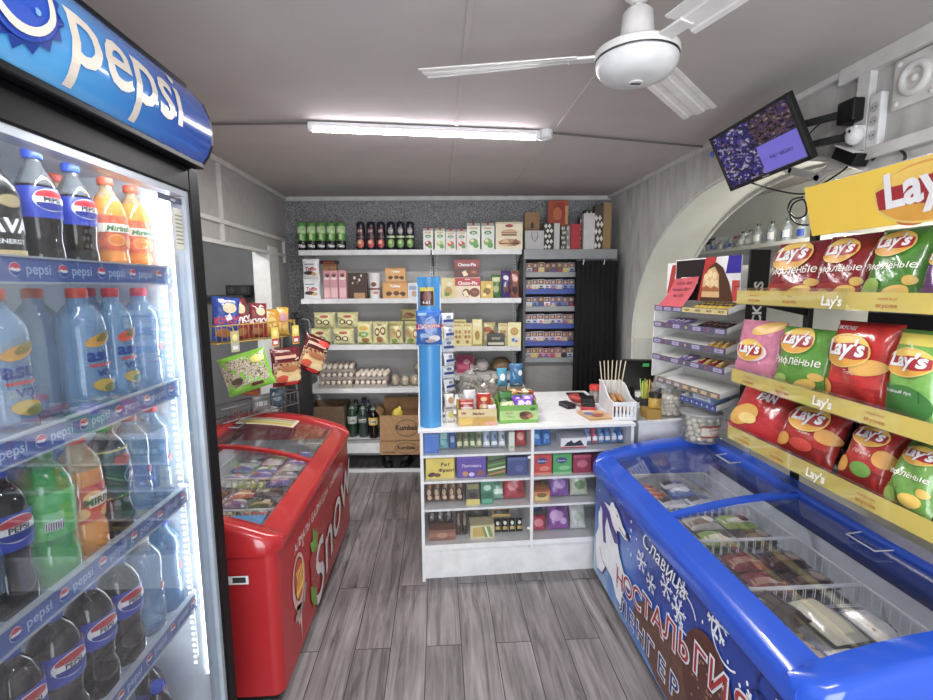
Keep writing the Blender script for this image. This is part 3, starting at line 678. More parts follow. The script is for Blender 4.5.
# LED strip inside, its reflection as dots, and an added fill
for nm, x in (('led_strip', .357),):
    o = MB(); o.box(x, x + .010, .060, .070, .42, 1.99, emit('#f2f8ff', 4.5)); o.build(nm, t, 0)
dots = MB()  # glowing dots imitate the strip's reflection on the side wall
for k in range(70): dots.box(.3685, .3698, .105, .113, .45 + .0208 * k, .459 + .0208 * k, emit('#f2f8ff', 2.5))
dots.build('led_reflection', t, 0)
area('fridge_lamp', (FX - .078, FYC + .345, 1.2), (PI / 2, 0, PI * .75), .014, 1.4, 1.3, (.93, .97, 1))
area('fridge_top_fill', (FX - .062, FYC - .05, 2.012), (0, .35, 0), .014, .75, 3.0, (.95, .98, 1))  # added fill behind the top door bar, brightens the bottles
# shelves with price strips
STRIP = [1.76, 1.423, 1.086, .728]
BASE = [z - .034 for z in STRIP]
PB = pm('#465fa4', .35, 0, .1, 6, 0, .3)
def pepsi_ball(mb, fn, x, z, r, e):
    mb.decal(disc_shape(r, r, 2, 18), fn, WHITE, x, z, e)
    up = [(-r * .93 * math.cos(a) , r * .93 * math.sin(a)) for a in [PI * k / 10 for k in range(11)]]
    mb.decal(poly_shape([(px, pz) for px, pz in up if True][:] + [(r * .5, r * .22), (0, r * .12), (-r * .5, r * .3)]), fn, pm('#c8283c', .4), x, z, e + .0005)
    dn = [(r * .93 * math.cos(a), -r * .93 * math.sin(a)) for a in [PI * k / 10 for k in range(11)]]
    mb.decal(poly_shape(dn + [(-r * .5, -r * .15), (0, -r * .25), (r * .5, -r * .3)]), fn, pm('#1c3f9c', .4), x, z, e + .0005)
for i, z in enumerate(STRIP):
    o = MB()
    for k in range(26): x = -.47 + .83 * k / 25; o.tube([(x, .09, z - .04), (x, .62, z - .04)], .0025, FW2, 6)
    for y in (.09, .25, .42, .6): o.tube([(-.475, y, z - .0445), (.365, y, z - .0445)], .003, FW2, 6)
    sh = o.build('shelf', t, 60)
    o = MB(); o.box(-.476, .366, .074, .082, z - .046, z, PB); o.box(-.476, .366, .070, .086, z, z + .004, GK); o.box(-.476, .366, .070, .086, z - .050, z - .046, GK)
    for k in range(7):
        x = -.42 + .118 * k + .01 * i
        pepsi_ball(o, plane_y(.074), x, z - .023, .0135, .0012)
        o.decal(text_shape('pepsi', .03, 0, .01), plane_y(.074), pm('#a8bde0', .5), x + .055, z - .031, .001)
    ps = o.build('price_strip', sh, 0)
# the sign on top
prof = [(-.03, 2.062), (-.048, 2.085), (-.060, 2.115), (-.064, 2.15), (-.058, 2.19), (-.042, 2.23), (-.015, 2.262), (.0, 2.272)]
def sgy(z):
    for (y0, z0), (y1, z1) in zip(prof, prof[1:]):
        if z0 <= z <= z1: return y0 + (y1 - y0) * (z - z0) / (z1 - z0)
    return prof[-1][0] if z > prof[-1][1] else prof[0][0]
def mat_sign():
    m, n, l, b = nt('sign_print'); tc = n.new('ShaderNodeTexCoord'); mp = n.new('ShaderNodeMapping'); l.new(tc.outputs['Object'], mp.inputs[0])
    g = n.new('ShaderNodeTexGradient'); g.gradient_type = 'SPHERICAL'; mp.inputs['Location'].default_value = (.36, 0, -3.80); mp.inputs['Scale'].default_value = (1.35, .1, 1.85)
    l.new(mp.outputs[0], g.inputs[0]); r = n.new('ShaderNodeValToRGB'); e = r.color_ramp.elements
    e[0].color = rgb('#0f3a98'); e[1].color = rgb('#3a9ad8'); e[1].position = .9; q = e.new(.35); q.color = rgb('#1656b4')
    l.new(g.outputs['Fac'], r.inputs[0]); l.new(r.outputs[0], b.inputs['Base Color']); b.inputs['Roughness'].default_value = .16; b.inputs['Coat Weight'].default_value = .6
    l.new(r.outputs[0], b.inputs['Emission Color']); b.inputs['Emission Strength'].default_value = .15  # faint glow put into the print, the sign itself is unlit
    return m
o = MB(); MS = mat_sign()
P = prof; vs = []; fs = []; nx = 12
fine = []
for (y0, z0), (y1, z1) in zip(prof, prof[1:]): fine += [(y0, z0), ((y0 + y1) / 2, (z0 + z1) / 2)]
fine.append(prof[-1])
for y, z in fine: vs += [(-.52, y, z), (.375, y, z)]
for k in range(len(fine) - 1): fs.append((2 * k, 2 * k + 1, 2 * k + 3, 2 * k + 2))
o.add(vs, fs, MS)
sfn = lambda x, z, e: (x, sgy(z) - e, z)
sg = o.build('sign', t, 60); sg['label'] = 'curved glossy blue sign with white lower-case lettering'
o = MB(); o.prism([(.0, 2.052)] + [(y, z) for y, z in prof] + [(.05, 2.28), (.45, 2.26), (.45, 2.052)], 0, .375, .387, FB)
o.prism([(.0, 2.052)] + [(y, z) for y, z in prof] + [(.05, 2.28), (.45, 2.26), (.45, 2.052)], 0, -.532, -.52, FB)
o.box(-.52, .375, -.03, .45, 2.052, 2.064, FB); o.box(-.52, .375, .0, .45, 2.26, 2.275, FB); o.box(-.52, .375, .44, .45, 2.06, 2.26, FB)
o.build('sign_housing', t, 0)
o = MB(); o.box(-.52, .375, -.004, .03, 2.268, 2.284, FB); o.box(-.52, .375, -.036, -.005, 2.046, 2.062, FB); o.build('sign_edge_trim', t, 0, .003)
LET = pm('#dcd2c2', .4)
o = MB(); o.decal(text_shape('pepsi', .178, 0, .012, 1, .01, .385), sfn, LET, .02, 2.117, .0025)
o.build('lettering', sg, 0)
o = MB(); CAPB = pm('#1648b4', .3)
cx, cz, rr = -.285, 2.18, .086
teeth = [((rr + .014 * (k % 2)) * math.cos(2 * PI * k / 36), (rr + .014 * (k % 2)) * math.sin(2 * PI * k / 36)) for k in range(36)]
o.decal(poly_shape([(x, z) for x, z in teeth]), sfn, pm('#123a96', .3), cx, cz, .004)
o.decal(disc_shape(rr - .004, rr - .004, 5, 36), sfn, CAPB, cx, cz, .006)
o.decal(ring_shape(.074, .074, .013, 40), sfn, LET, cx, cz, .0085)
for k, (a, b_) in enumerate([(.01, .03), (-.03, -.02), (.03, -.03), (-.02, .035), (.045, .012)]): o.decal(disc_shape(.006, .006, 1, 10), sfn, pm('#6aa8ec', .2), cx + a, cz + b_, .009)
o.build('bottle_cap_emblem', sg, 0)

# ------------------------------------------------------------------ drinks in the fridge
COLA = pm('#160c0c', .08, 0, .1, 10, 0, .5); NECK = clear('#a8aeb4', .22, .08, .2); PBL = pm('#2a3fb0', .3); BCAP = pm('#2450c8', .35)
WAT = clear('#9cc8ee', .33, .06, .22); WATD = clear('#7fb2e0', .42, .06, .22)
def pepsi_ds(h):
    return [('d', .08, .60, .40, .088, WHITE), ('d', .08, .634, .33, .046, pm('#c02030', .4)), ('d', .08, .566, .33, .046, pm('#1c2f90', .4)), ('r', -.27, .577, .43, .622, WHITE), ('t', 'PEPSI', .08, .583, .052, INK, 0, .03)]
def pepsi_b(label, h, r, group=None):
    return bottle('soda_bottle', label, 'bottle', group, r, h, COLA, BCAP, NECK if h < .28 else COLA, (.46, .70, PBL), pepsi_ds(h), .72 if h < .28 else .86, 'wide' if h > .28 else 'pet')
def mirinda(label, h, r, cap='#e05a30'):
    return bottle('orange_soda_bottle', label, 'bottle', None, r, h, pm('#f09020', .12, 0, .05, 8, 0, .5), pm(cap, .4), clear('#f0c890', .4), (.28, .62, pm('#e4643a', .4, 0, .35, 60)),
                  [('d', -.1, .38, .25, .06, pm('#f4b060', .5)), ('d', -.1, .38, .18, .045, pm('#f08a2c', .5)), ('d', .35, .36, .2, .05, pm('#f4b060', .5)), ('r', -.6, .455, .6, .54, pm('#f6e8d4', .5)), ('t', 'Mirinda', 0, .47, .075, pm('#1f7a40', .4), .2, .03)], .80, 'pet')
def asu(label, h, r, cap='#d84830', fruit='#d89a30'):
    return bottle('water_bottle', label, 'bottle', None, r, h, WAT, pm(cap, .4), WAT, None,
                  [('t', 'asu', .1, .44, .14, pm('#1c3a8c', .4), 0, .03), ('r', -.15, .395, .42, .415, pm('#d04048', .4)), ('t', 'VOY', .22, .315, .075, pm('#1c3a8c', .4), 0, .03),
                   ('d', .1, .60, .3, .045, pm(fruit, .5), .3), ('d', .2, .625, .2, .03, pm('#8a7a28', .5), .5), ('d', .18, .24, .32, .05, pm('#c8a838', .5), -.2), ('d', .28, .22, .2, .035, pm('#7a7a2a', .5))], .8, 'square')
def water(label, h, r, cap='#d03038', m=None):
    return bottle('water_bottle', label, 'bottle', None, r, h, m or WAT, pm(cap, .4), m or WAT, None, [('d', .3, .45, .12, .03, pm('#d05048', .5)), ('d', .3, .36, .12, .02, pm('#3a66b8', .5))], .8, 'square')
XB = FX - .152
def stand(o, row, Y, back=0.0): return put(o, (XB - back, Y, BASE[row] + .0005), PI / 2 - .45)
# top row
o = bottle('energy_drink_bottle', 'black and gold energy drink bottle, first on the top fridge shelf', 'bottle', None, .038, .25, pm('#181614', .25), pm('#202020', .3), None, (.05, .66, pm('#1a1816', .3)),
           [('t', 'AVA', .05, .34, .15, WHITE, .1, .04), ('t', 'ENERGY', .05, .25, .05, WHITE, 0, .02), ('r', -.7, .10, .7, .2, pm('#c8b078', .35)), ('d', .1, .58, .25, .05, pm('#9a8a60', .4))], .99, 'other')
stand(o, 0, 1.035)
stand(pepsi_b('cola bottle with blue cap beside the black energy drink, top fridge shelf', .272, .041), 0, 1.14)
stand(pepsi_b('second cola bottle with blue cap, top fridge shelf next to orange sodas', .268, .041), 0, 1.25)
stand(mirinda('orange soda bottle with red cap, nearer the cola, top fridge shelf', .262, .041), 0, 1.37)
stand(mirinda('orange soda bottle with red cap, last one on the top fridge shelf', .262, .041), 0, 1.475)
stand(mirinda('orange soda bottle half hidden behind the cola on the top fridge shelf', .262, .041, '#d04838'), 0, 1.33, .10)
# water row
stand(asu('mango water bottle cut off by left photo edge, second fridge shelf', .312, .050), 1, 1.00)
stand(asu('mango water bottle in the middle of second fridge shelf', .312, .052), 1, 1.225)
stand(asu('narrower red-fruit water bottle right of the mango one, second fridge shelf', .312, .045, '#c82838', '#d84a30'), 1, 1.345)
stand(water('plain clear water bottle with red cap at far end of second fridge shelf', .312, .048, '#d03848'), 1, 1.468)
stand(asu('water bottle with oval label behind, left part of second fridge shelf', .312, .05, '#d86a48', '#c8a050'), 1, 1.12, .11)
stand(water('clear water bottle standing behind the mango one, second fridge shelf', .312, .05, '#d86048'), 1, 1.235, .11)
stand(water('clear water bottle in the back row, far part of second fridge shelf', .312, .048, '#c83848'), 1, 1.42, .11)
# lemonade row
def lemon(label): return bottle('lemonade_bottle', label, 'bottle', None, .052, .305, pm('#2c9a3c', .12, 0, .15, 6, 0, .5), pm('#2a8a38', .4), clear('#7cc88a', .5), (.36, .70, pm('#3fb848', .3)),
    [('r', -.3, .42, .05, .56, pm('#7cc884', .4)), ('r', -.26, .43, .02, .50, WHITE)] + [('r', -.25 + .035 * k, .435, -.235 + .035 * k, .495, INK) for k in range(8)] + [('p', [(.35, .62), (.6, .68), (.6, .62), (.42, .56)], WHITE), ('p', [(.35, .5), (.6, .56), (.6, .5), (.42, .44)], WHITE)], .86, 'wide')
stand(lemon('green lemonade bottle with barcode label on the third fridge shelf'), 2, 1.065)
stand(bottle('orange_soda_bottle', 'large orange soda bottle with red patterned label, third fridge shelf', 'bottle', None, .047, .305, pm('#e89420', .12, 0, .08, 8, 0, .5), pm('#d84a28', .4), clear('#ecd4a0', .4), (.30, .60, pm('#d85028', .4, 0, .3, 60)),
    [('d', .0, .50, .22, .05, pm('#f2b868', .5)), ('d', -.3, .38, .22, .05, pm('#f2b868', .5)), ('d', .35, .36, .2, .045, pm('#f2b868', .5)), ('r', -.1, .42, .75, .52, pm('#f0e6d0', .5)), ('t', 'MIRINDA', .32, .44, .08, pm('#1d6a3a', .4), 0, .04)], .72, 'wide'), 2, 1.168)
stand(bottle('iced_tea_bottle', 'dark bottle with teal label and brown drink, third fridge shelf', 'bottle', None, .048, .305, pm('#2a1410', .1, 0, .1, 8, 0, .5), pm('#2f7a50', .4), clear('#6a8a80', .5), (.36, .78, pm('#14484a', .3)),
    [('r', -.8, .355, .8, .37, pm('#c8b84a', .4)), ('r', -.8, .76, .8, .775, pm('#c8b84a', .4)), ('d', .12, .68, .25, .05, pm('#a83a30', .5)), ('d', .3, .53, .24, .075, pm('#8ab0a8', .4)), ('d', .3, .53, .2, .065, pm('#164a40', .4)), ('t', 'JM', .3, .505, .07, WHITE, .2, .03)], .98, 'wide'), 2, 1.27)
stand(water('clear water bottle with red cap next to the teal bottle, third fridge shelf', .305, .044, '#c03040'), 2, 1.368)
stand(water('clear water bottle at far end of third fridge shelf', .305, .047, '#d03040'), 2, 1.468)
stand(pepsi_b('dark cola bottle cut off by the left edge, third fridge shelf', .305, .047), 2, .955)
stand(water('pale water bottle behind the green lemonade, third fridge shelf', .305, .045, '#3060c8', WATD), 2, 1.10, .115)
stand(water('pale water bottle behind the orange soda, third fridge shelf', .305, .045, '#3060c8', WATD), 2, 1.21, .115)
# cola row
for Y, lb in [(.93, 'large cola bottle nearest the camera, fourth fridge shelf'), (1.04, 'large cola bottle, second from the camera on the fourth fridge shelf'), (1.15, 'large cola bottle, third from the camera on the fourth fridge shelf'), (1.26, 'large cola bottle standing next to the water, fourth fridge shelf')]:
    stand(pepsi_b(lb, .302, .051), 3, Y)
stand(water('water bottle with white cap after the colas, fourth fridge shelf', .302, .047, '#d8dde6'), 3, 1.37)
stand(water('water bottle with blue cap at far end of fourth fridge shelf', .302, .047, '#2848d0', WATD), 3, 1.472)
for Y, dx, lb in [(1.30, .06, 'small cola bottle with blue cap at the fridge bottom, left one of the back pair'), (1.44, .06, 'small cola bottle with blue cap at the fridge bottom, nearest the far side'), (1.345, -.02, 'small cola bottle at the fridge bottom, in front of the other two')]:
    put(pepsi_b(lb, .30, .04), (XB - dx, Y, .236), PI / 2 - .5)
# ================================================================== CHEST FREEZERS
def freezer(name, label, loc, rz, L, D, H, A, pw, col, rimcol, bar, end, mid, rad, foot_col, glass, liner_z):
    """curved-glass chest freezer; local x runs along the front, local y goes back, front face at y = 0"""
    t = thing(name, label, 'freezer', loc, rz)
    az = lambda y: H + A * (1 - (1 - max(0, min(1, y / D))) ** pw)
    hl = L / 2; zi = H - (.04 if A > .12 else .07)
    LIN = pm('#d4dae2', .35)
    # outer box as four walls and a floor
    def plan(r, inset, n=6):
        pts = []
        for sx, sy, a0 in ((1, 1, 0), (-1, 1, 90), (-1, -1, 180), (1, -1, 270)):
            cx = sx * (hl - r); cy = D / 2 + sy * (D / 2 - r)
            for k in range(n + 1):
                a = math.radians(a0 + 90 * k / n); pts.append((cx + (r - inset) * math.cos(a), cy + (r - inset) * math.sin(a)))
        return pts
    o = MB(); pl = plan(rad, .006); n = len(pl)
    o.add([(x, y, .075) for x, y in pl] + [(x, y, zi) for x, y in pl], [(i, (i + 1) % n, (i + 1) % n + n, i + n) for i in range(n)], col)
    o.add([(x, y, .075) for x, y in pl], [tuple(range(n - 1, -1, -1))], col)
    body = o.build('body', t, 30)
    o = MB(); pi = plan(max(.02, rad - .03), .05)
    o.add([(x, y, .16) for x, y in pi] + [(x, y, zi + .03) for x, y in pi], [((i + 1) % n, i, i + n, (i + 1) % n + n) for i in range(n)], LIN)
    o.add([(x, y, .16) for x, y in pi], [tuple(range(n))], LIN)
    o.build('inner_liner', t, 30)
    # top frame
    o = MB(); xs = [-hl - .008, -hl + end, hl - end, hl + .008]
    # front and back bars, arched end bars
    fy0, fy1 = -.010, bar
    pr = [(fy0, zi - .01), (fy0 - .002, H - .028), (fy0 + .010, H - .006), (fy0 + .03, H + .004), (fy1 - .012, az(fy1) - .002), (fy1, az(fy1) - .01), (fy1, zi - .01)]
    o.prism(pr, 0, -hl + rad * .8, hl - rad * .8, rimcol)
    by0 = D - .075
    o.prism([(by0, az(by0) - .05), (by0, az(by0) - .004), (by0 + .01, az(by0) + .008), (D, az(D) + .008), (D + .01, az(D) - .01), (D + .01, zi - .01)], 0, -hl + rad * .8, hl - rad * .8, rimcol)
    for s in (-1, 1):
        m = 16; ring = []
        for k in range(m + 1):
            y = fy0 + (D + .01 - fy0) * k / m
            rf = 0.0
            for yy, sg_ in ((y - fy0, 1), (D + .01 - y, 1)):
                if yy < rad: rf = max(rf, rad - math.sqrt(max(0, rad * rad - (rad - yy) ** 2)))
            ed = 0 if y < .03 else 1
            zt = az(y) + (.006 if y > .03 else -.006 + .2 * max(0, y))
            xo = s * (hl + .008 - rf); xi = s * (hl - end)
            ring.append([(xo, y, zi - .01), (xo, y, zt - .022), (xo - s * .012, y, zt - .003), (xo - s * .03, y, zt + .004), (xi + s * .01, y, zt), (xi, y, zt - .012), (xi, y, zi - .01)])
        vs = [p for r_ in ring for p in r_]; q = 7; fs = []
        for k in range(m):
            for j in range(q):
                a = k * q + j; b = k * q + (j + 1) % q; f = (a, b, b + q, a + q); fs.append(f if s > 0 else f[::-1])
        c0 = tuple(range(q)); c1 = tuple(m * q + j for j in range(q)); fs += [c0[::-1] if s > 0 else c0, c1 if s > 0 else c1[::-1]]
        o.add(vs, fs, rimcol)
    o.build('rim', t, 45)
    # two curved glass lids, the middle bar on the edge of the upper one
    def lid(x0, x1, dz, nm):
        g = MB(); m = 14; vs = []; fs = []
        for k in range(m + 1):
            y = bar - .02 + (by0 + .02 - bar + .02) * k / m; vs += [(x0, y, az(y) - .012 + dz), (x1, y, az(y) - .012 + dz), (x0, y, az(y) - .016 + dz), (x1, y, az(y) - .016 + dz)]
        for k in range(m): a = 4 * k; b = a + 4; fs += [(a, a + 1, b + 1, b), (a + 2, b + 2, b + 3, a + 3)]
        g.add(vs, fs, glass); return g.build(nm, t, 60)
    lid(-hl + end - .005, mid + .01, -.006, 'glass_lid'); up = lid(mid - .01, hl - end + .005, .0, 'glass_lid')
    g = MB(); m = 14; vs = []; fs = []; q = 4; w_ = .016
    for k in range(m + 1):
        y = bar - .015 + (by0 + .01 - bar + .015) * k / m; z = az(y) - .006
        vs += [(mid - w_, y, z - .012), (mid - w_, y, z + .004), (mid + w_, y, z + .004), (mid + w_, y, z - .012)]
    for k in range(m):
        for j in range(4): fs.append((4 * k + j, 4 * k + (j + 1) % 4, 4 * k + 4 + (j + 1) % 4, 4 * k + 4 + j))
    fs += [(3, 2, 1, 0), (4 * m, 4 * m + 1, 4 * m + 2, 4 * m + 3)]
    g.add(vs, fs, rimcol); g.build('lid_bar', up, 40)
    for sx in (-1, 1):
        g = MB(); hx = mid + sx * L * .24; g.tube([(hx - .06, D - .10, az(D - .1) + .004), (hx - .055, D - .155, az(D - .155) + .002), (hx + .055, D - .155, az(D - .155) + .002), (hx + .06, D - .10, az(D - .1) + .004)], .004, clear('#c8d0e0', .5), 6); g.build('lid_grip', t)
    g = MB(); pb = plan(rad, .04); g.add([(x, y, .03) for x, y in pb] + [(x, y, .076) for x, y in pb], [(i, (i + 1) % n, (i + 1) % n + n, i + n) for i in range(n)], foot_col); g.build('plinth', t, 30)
    for sx in (-1, 1):
        for y in (.09, D - .09):
            g = MB(); g.tube([(sx * (hl - .1) - .012, y, .025), (sx * (hl - .1) + .012, y, .025)], .025, BLACK, 16); g.build('castor', t, 40)
    return t, az
WIRE = pm('#e4e6ea', .3)
def basket(t, x0, x1, y0, y1, z0, z1, part='wire_basket', pitch=.034):
    o = MB(); r = .002
    for z in (z1,): o.tube([(x0, y0, z), (x1, y0, z), (x1, y1, z), (x0, y1, z), (x0, y0, z)], .0042, WIRE, 6, False)
    o.tube([(x0, y0, (z0 + z1) / 2), (x1, y0, (z0 + z1) / 2), (x1, y1, (z0 + z1) / 2), (x0, y1, (z0 + z1) / 2), (x0, y0, (z0 + z1) / 2)], .002, WIRE, 5, False)
    k = int((x1 - x0) / pitch)
    for i in range(k + 1):
        x = x0 + (x1 - x0) * i / k; o.tube([(x, y0, z1), (x, y0, z0), (x, y1, z0), (x, y1, z1)], r, WIRE, 4, False)
    k = int((y1 - y0) / pitch)
    for i in range(k + 1):
        y = y0 + (y1 - y0) * i / k; o.tube([(x0, y, z1), (x0, y, z0), (x1, y, z0), (x1, y, z1)], r, WIRE, 4, False)
    return o.build(part, t, 60)

# ---- red ice cream freezer on the left
FRED = mat_noise('red_freezer_paint', ['#a8101a', '#b8161e'], 2.0, .28, bump=0.0)
FRIM = pm('#b4141c', .22, 0, .04, 5, 0, .4)
RY, RX = 2.54, -.635
tr, raz = freezer('ice_cream_freezer', 'red ice cream freezer with curved glass lids, left of the aisle', (RX, RY, 0), PI / 2, 1.53, .74, .73, .13, 2.5, FRED, FRIM, .085, .085, .06, .05, BLACK, clear('#eef2f6', .012, .03, .08), .16)
fn = lambda x, z, e: (x, .004 - e, z)
o = MB(); RW = pm('#e6d8d4', .45)
# lettering along the front, then round emblem, big script, strawberry with leaves
o.decal(text_shape('АЛМАТЫ  БАЛМУЗДАК  ФАБРИКАСЫ', .058, .15, .012), fn, RW, -.02, .548, .002)
cx, cz = -.50, .40
o.decal(disc_shape(.092, .128, 3, 28), fn, pm('#d8a8a0', .5), cx, cz, .001); o.decal(poly_shape([(-.05, -.09), (.02, -.115), (.01, -.30), (-.005, -.19), (-.03, -.20)]), fn, pm('#d8a8a0', .5), cx, cz + .0, .001)
o.decal(disc_shape(.066, .098, 3, 28), fn, pm('#3a1a16', .5), cx, cz + .012, .002); o.decal(disc_shape(.060, .091, 3, 28), fn, pm('#c83a20', .5), cx, cz + .012, .003)
for k in range(5): o.decal(stroke_shape([(-.045 + .02 * k, -.05 - .004 * k), (-.02 + .02 * k, .0), (-.035 + .02 * k, .05)], .012), fn, pm('#f0c030', .5), cx, cz + .012, .004)
o.decal(poly_shape([(-.055, -.035), (.06, -.02), (.05, -.05), (-.045, -.07)]), fn, pm('#f0c030', .5), cx, cz + .01, .005)
o.decal(stroke_shape([(-.08, -.12), (-.02, -.135), (.05, -.11), (.085, -.05)], .03), fn, pm('#a89890', .5), cx, cz - .01, .005)
o.decal(text_shape('SHIN-LINE', .02), fn, INK, cx, cz - .14, .006, .15); o.decal(ring_shape(.012, .012, .004, 14), fn, RW, cx + .085, cz + .13, .002)
o.decal(text_shape('Snow', .40, .3, .004, 1.15), fn, pm('#d8d0cc', .4), .24, .20, .003, .26); o.decal(text_shape('Snow', .40, .3, .022, 1.15), fn, pm('#5a2a2a', .4), .24, .196, .002, .26)
for k, (a, b_, s, q) in enumerate([(-.22, .45, .075, .3), (-.19, .43, .06, -.3), (-.26, .43, .06, .9), (-.30, .20, .07, .5), (-.26, .17, .06, -.2)]):
    o.decal(poly_shape([(-s * .35, -s), (0, -s * .7), (s * .35, -s), (s * .45, .1 * s), (0, s), (-s * .45, .1 * s)]), fn, pm('#6f9a3c', .5), a, b_, .0026 + .0003 * k, q)
o.decal(poly_shape([(-.10, .10), (.02, .14), (.10, .06), (.06, -.06), (-.02, -.14), (-.09, -.04)]), fn, pm('#a83238', .4), -.22, .29, .0022)
for k in range(12): o.decal(disc_shape(.004, .007, 1, 8), fn, pm('#d8b060', .5), -.28 + .035 * (k % 4), .22 + .05 * (k // 4), .0032)
o.build('front_print', [c for c in tr.children if c.name.startswith('body')][0], 0)
o = MB(); efn = lambda x, z, e: (-.765 + .005 - e, .74 - x if False else x, z)
o.add([(-.766, .11, .565), (-.766, .19, .565), (-.766, .19, .60), (-.766, .11, .60)], [(3, 2, 1, 0)], WHITE); o.add([(-.7665, .12, .572), (-.7665, .17, .572), (-.7665, .17, .594), (-.7665, .12, .594)], [(3, 2, 1, 0)], DGREY)
o.build('rating_label', [c for c in tr.children if c.name.startswith('body')][0], 0)
o = MB(); az0 = raz
vs = []; fs = []
for k in range(9):
    y = .30 + .36 * k / 8; z = raz(y) - .0105; vs += [(.50, y, z), (.66, y, z)]
for k in range(8): fs.append((2 * k, 2 * k + 1, 2 * k + 3, 2 * k + 2))
o.add(vs, fs, pm('#d8d4c0', .5)); 
for a, b_, c in (('#c8b040', .52, .57), ('#9ab878', .58, .61), ('#c87060', .62, .65)):
    vs = []
    for k in range(9): y = .32 + .32 * k / 8; z = raz(y) - .0098; vs += [(b_, y, z), (c, y, z)]
    o.add(vs, fs, pm(a, .5))
pl_ = o.build('price_list', tr, 0); pl_['label'] = 'printed price sheet stuck on far glass lid'
for x0, x1 in ((-.68, -.30), (-.29, .09), (.10, .68)): basket(tr, x0, x1, .07, .665, .47, .645)
# ice creams inside the red freezer
def fpack(name, w, d, h, cols, seed, txt=None):
    ds = [('r', -.46, .2, .46, .5, pm(cols[1], .35)), ('d', .18, .5, .16, .26, pm(cols[2], .4))]
    if txt: ds.append(('t', txt, -.12, .4, .26, pm('#f2f2f2', .4), .15, .03))
    return flat_pack(name, w, d, h, foil(cols[0]), ds, seed)
kinds = {}
def ice(key, w, d, h, cols):
    if key not in kinds: kinds[key] = [fpack('ice_cream_pack', w, d, h, cols, len(kinds) + 2), 0]
    k = kinds[key]; k[1] += 1
    return k[0] if k[1] == 1 else dup(k[0])
redp = [  # far basket, middle basket, near basket
    (.10, .68, [('blue and white ice cream wrapper', ('#3a78c0', '#e8eef6', '#7ab040')), ('silver ice cream wrapper', ('#b8bcc4', '#6a7480', '#d8dce0')), ('green ice cream wrapper', ('#7aa84a', '#e8ecd8', '#2a6a3a')), ('purple-blue ice cream wrapper', ('#6a6ab8', '#d8d8f0', '#c04a70'))]),
    (-.29, .09, [('dark brown ice cream wrapper', ('#4a2a22', '#b89860', '#d8c8a8')), ('mauve ice cream wrapper', ('#8a6a90', '#e0d0d8', '#4a2a4a')), ('pink-red ice cream wrapper', ('#b84a50', '#e8d8d0', '#d8b040')), ('yellow-orange ice cream wrapper', ('#d89a38', '#f0e0b0', '#8a4a20'))]),
    (-.68, -.30, [('yellow cone wrapper', ('#c8a030', '#5a7a30', '#e8e0c0')), ('bright green cone wrapper', ('#5aa83a', '#e0ecc8', '#d8d040')), ('grey-white sleeve wrapper', ('#c0c2c8', '#8a8c98', '#e0e0e4')), ('light blue cone wrapper', ('#4a8ac8', '#e0ecf8', '#2a4a90'))])]
bn = ['far', 'middle', 'near']
kn = {}
for bi, (x0, x1, ks) in enumerate(redp):
    nx_ = 5 if bi == 0 else 3
    for ix in range(nx_):
        for iy in range(4):
            if bi == 2 and ix == 0 and iy in (1, 2): pass
            kd, cols = ks[(ix + iy * (2 if bi == 1 else 3) + (ix * iy) % 2) % 4]
            o = ice(kd, .125, .085, .04, cols)
            x = x0 + .066 + (x1 - x0 - .132) * ix / max(1, nx_ - 1); y = .145 + .146 * iy
            o.location = (RX - y, RY + x, .560 + .006 * ((ix + iy) % 2)); o.rotation_euler = (RNG.uniform(-.06, .06), RNG.uniform(-.06, .06), RNG.uniform(-.14, .14) + PI * ((ix + iy) % 2))
            o['label'] = f"{kd}, {ORD[iy]} from aisle in {ORD[ix]} row, {bn[bi]} basket, red freezer"; o['category'] = 'ice cream'; o['group'] = 'ice creams in the red freezer'
# padding layer below: lower packs that carry the visible ones
base_plate = MB()
for x0, x1 in ((-.68, -.30), (-.29, .09), (.10, .68)): base_plate.box(x0 + .01, x1 - .01, .08, .655, .43, .45, pm('#8a94a4', .5, 0, .5, 18))
base_plate.build('basket_floor', tr, 0)
for i in range(2):
    o = carton('ice_cream_box', .30, .09, .10, pm('#4a9ad4', .35, 0, .1), [('d', -.3, .5, .13, .36, pm('#b8dcf0', .4)), ('d', 0.02, .5, .13, .36, pm('#d8ecf8', .4)), ('d', .02, .5, .08, .2, pm('#d88090', .4)), ('d', .33, .5, .13, .36, pm('#b8dcf0', .4)), ('r', -.14, .55, -.08, .9, pm('#b04a90', .4))]) if i == 0 else carton('ice_cream_box', .12, .09, .10, pm('#c83a34', .35), [('d', -.1, .5, .25, .34, pm('#f0c8b0', .4)), ('d', .2, .6, .15, .2, pm('#e89080', .4))])
    put(o, (RX - (.27 if i == 0 else .50), RY - .60, .622), 0, .0)
    tag(o, 'light blue ice cream carton with bubbles, standing near end of red freezer' if i == 0 else 'red ice cream carton beside the light blue one in the red freezer', 'ice cream', 'ice cream cartons in the red freezer')

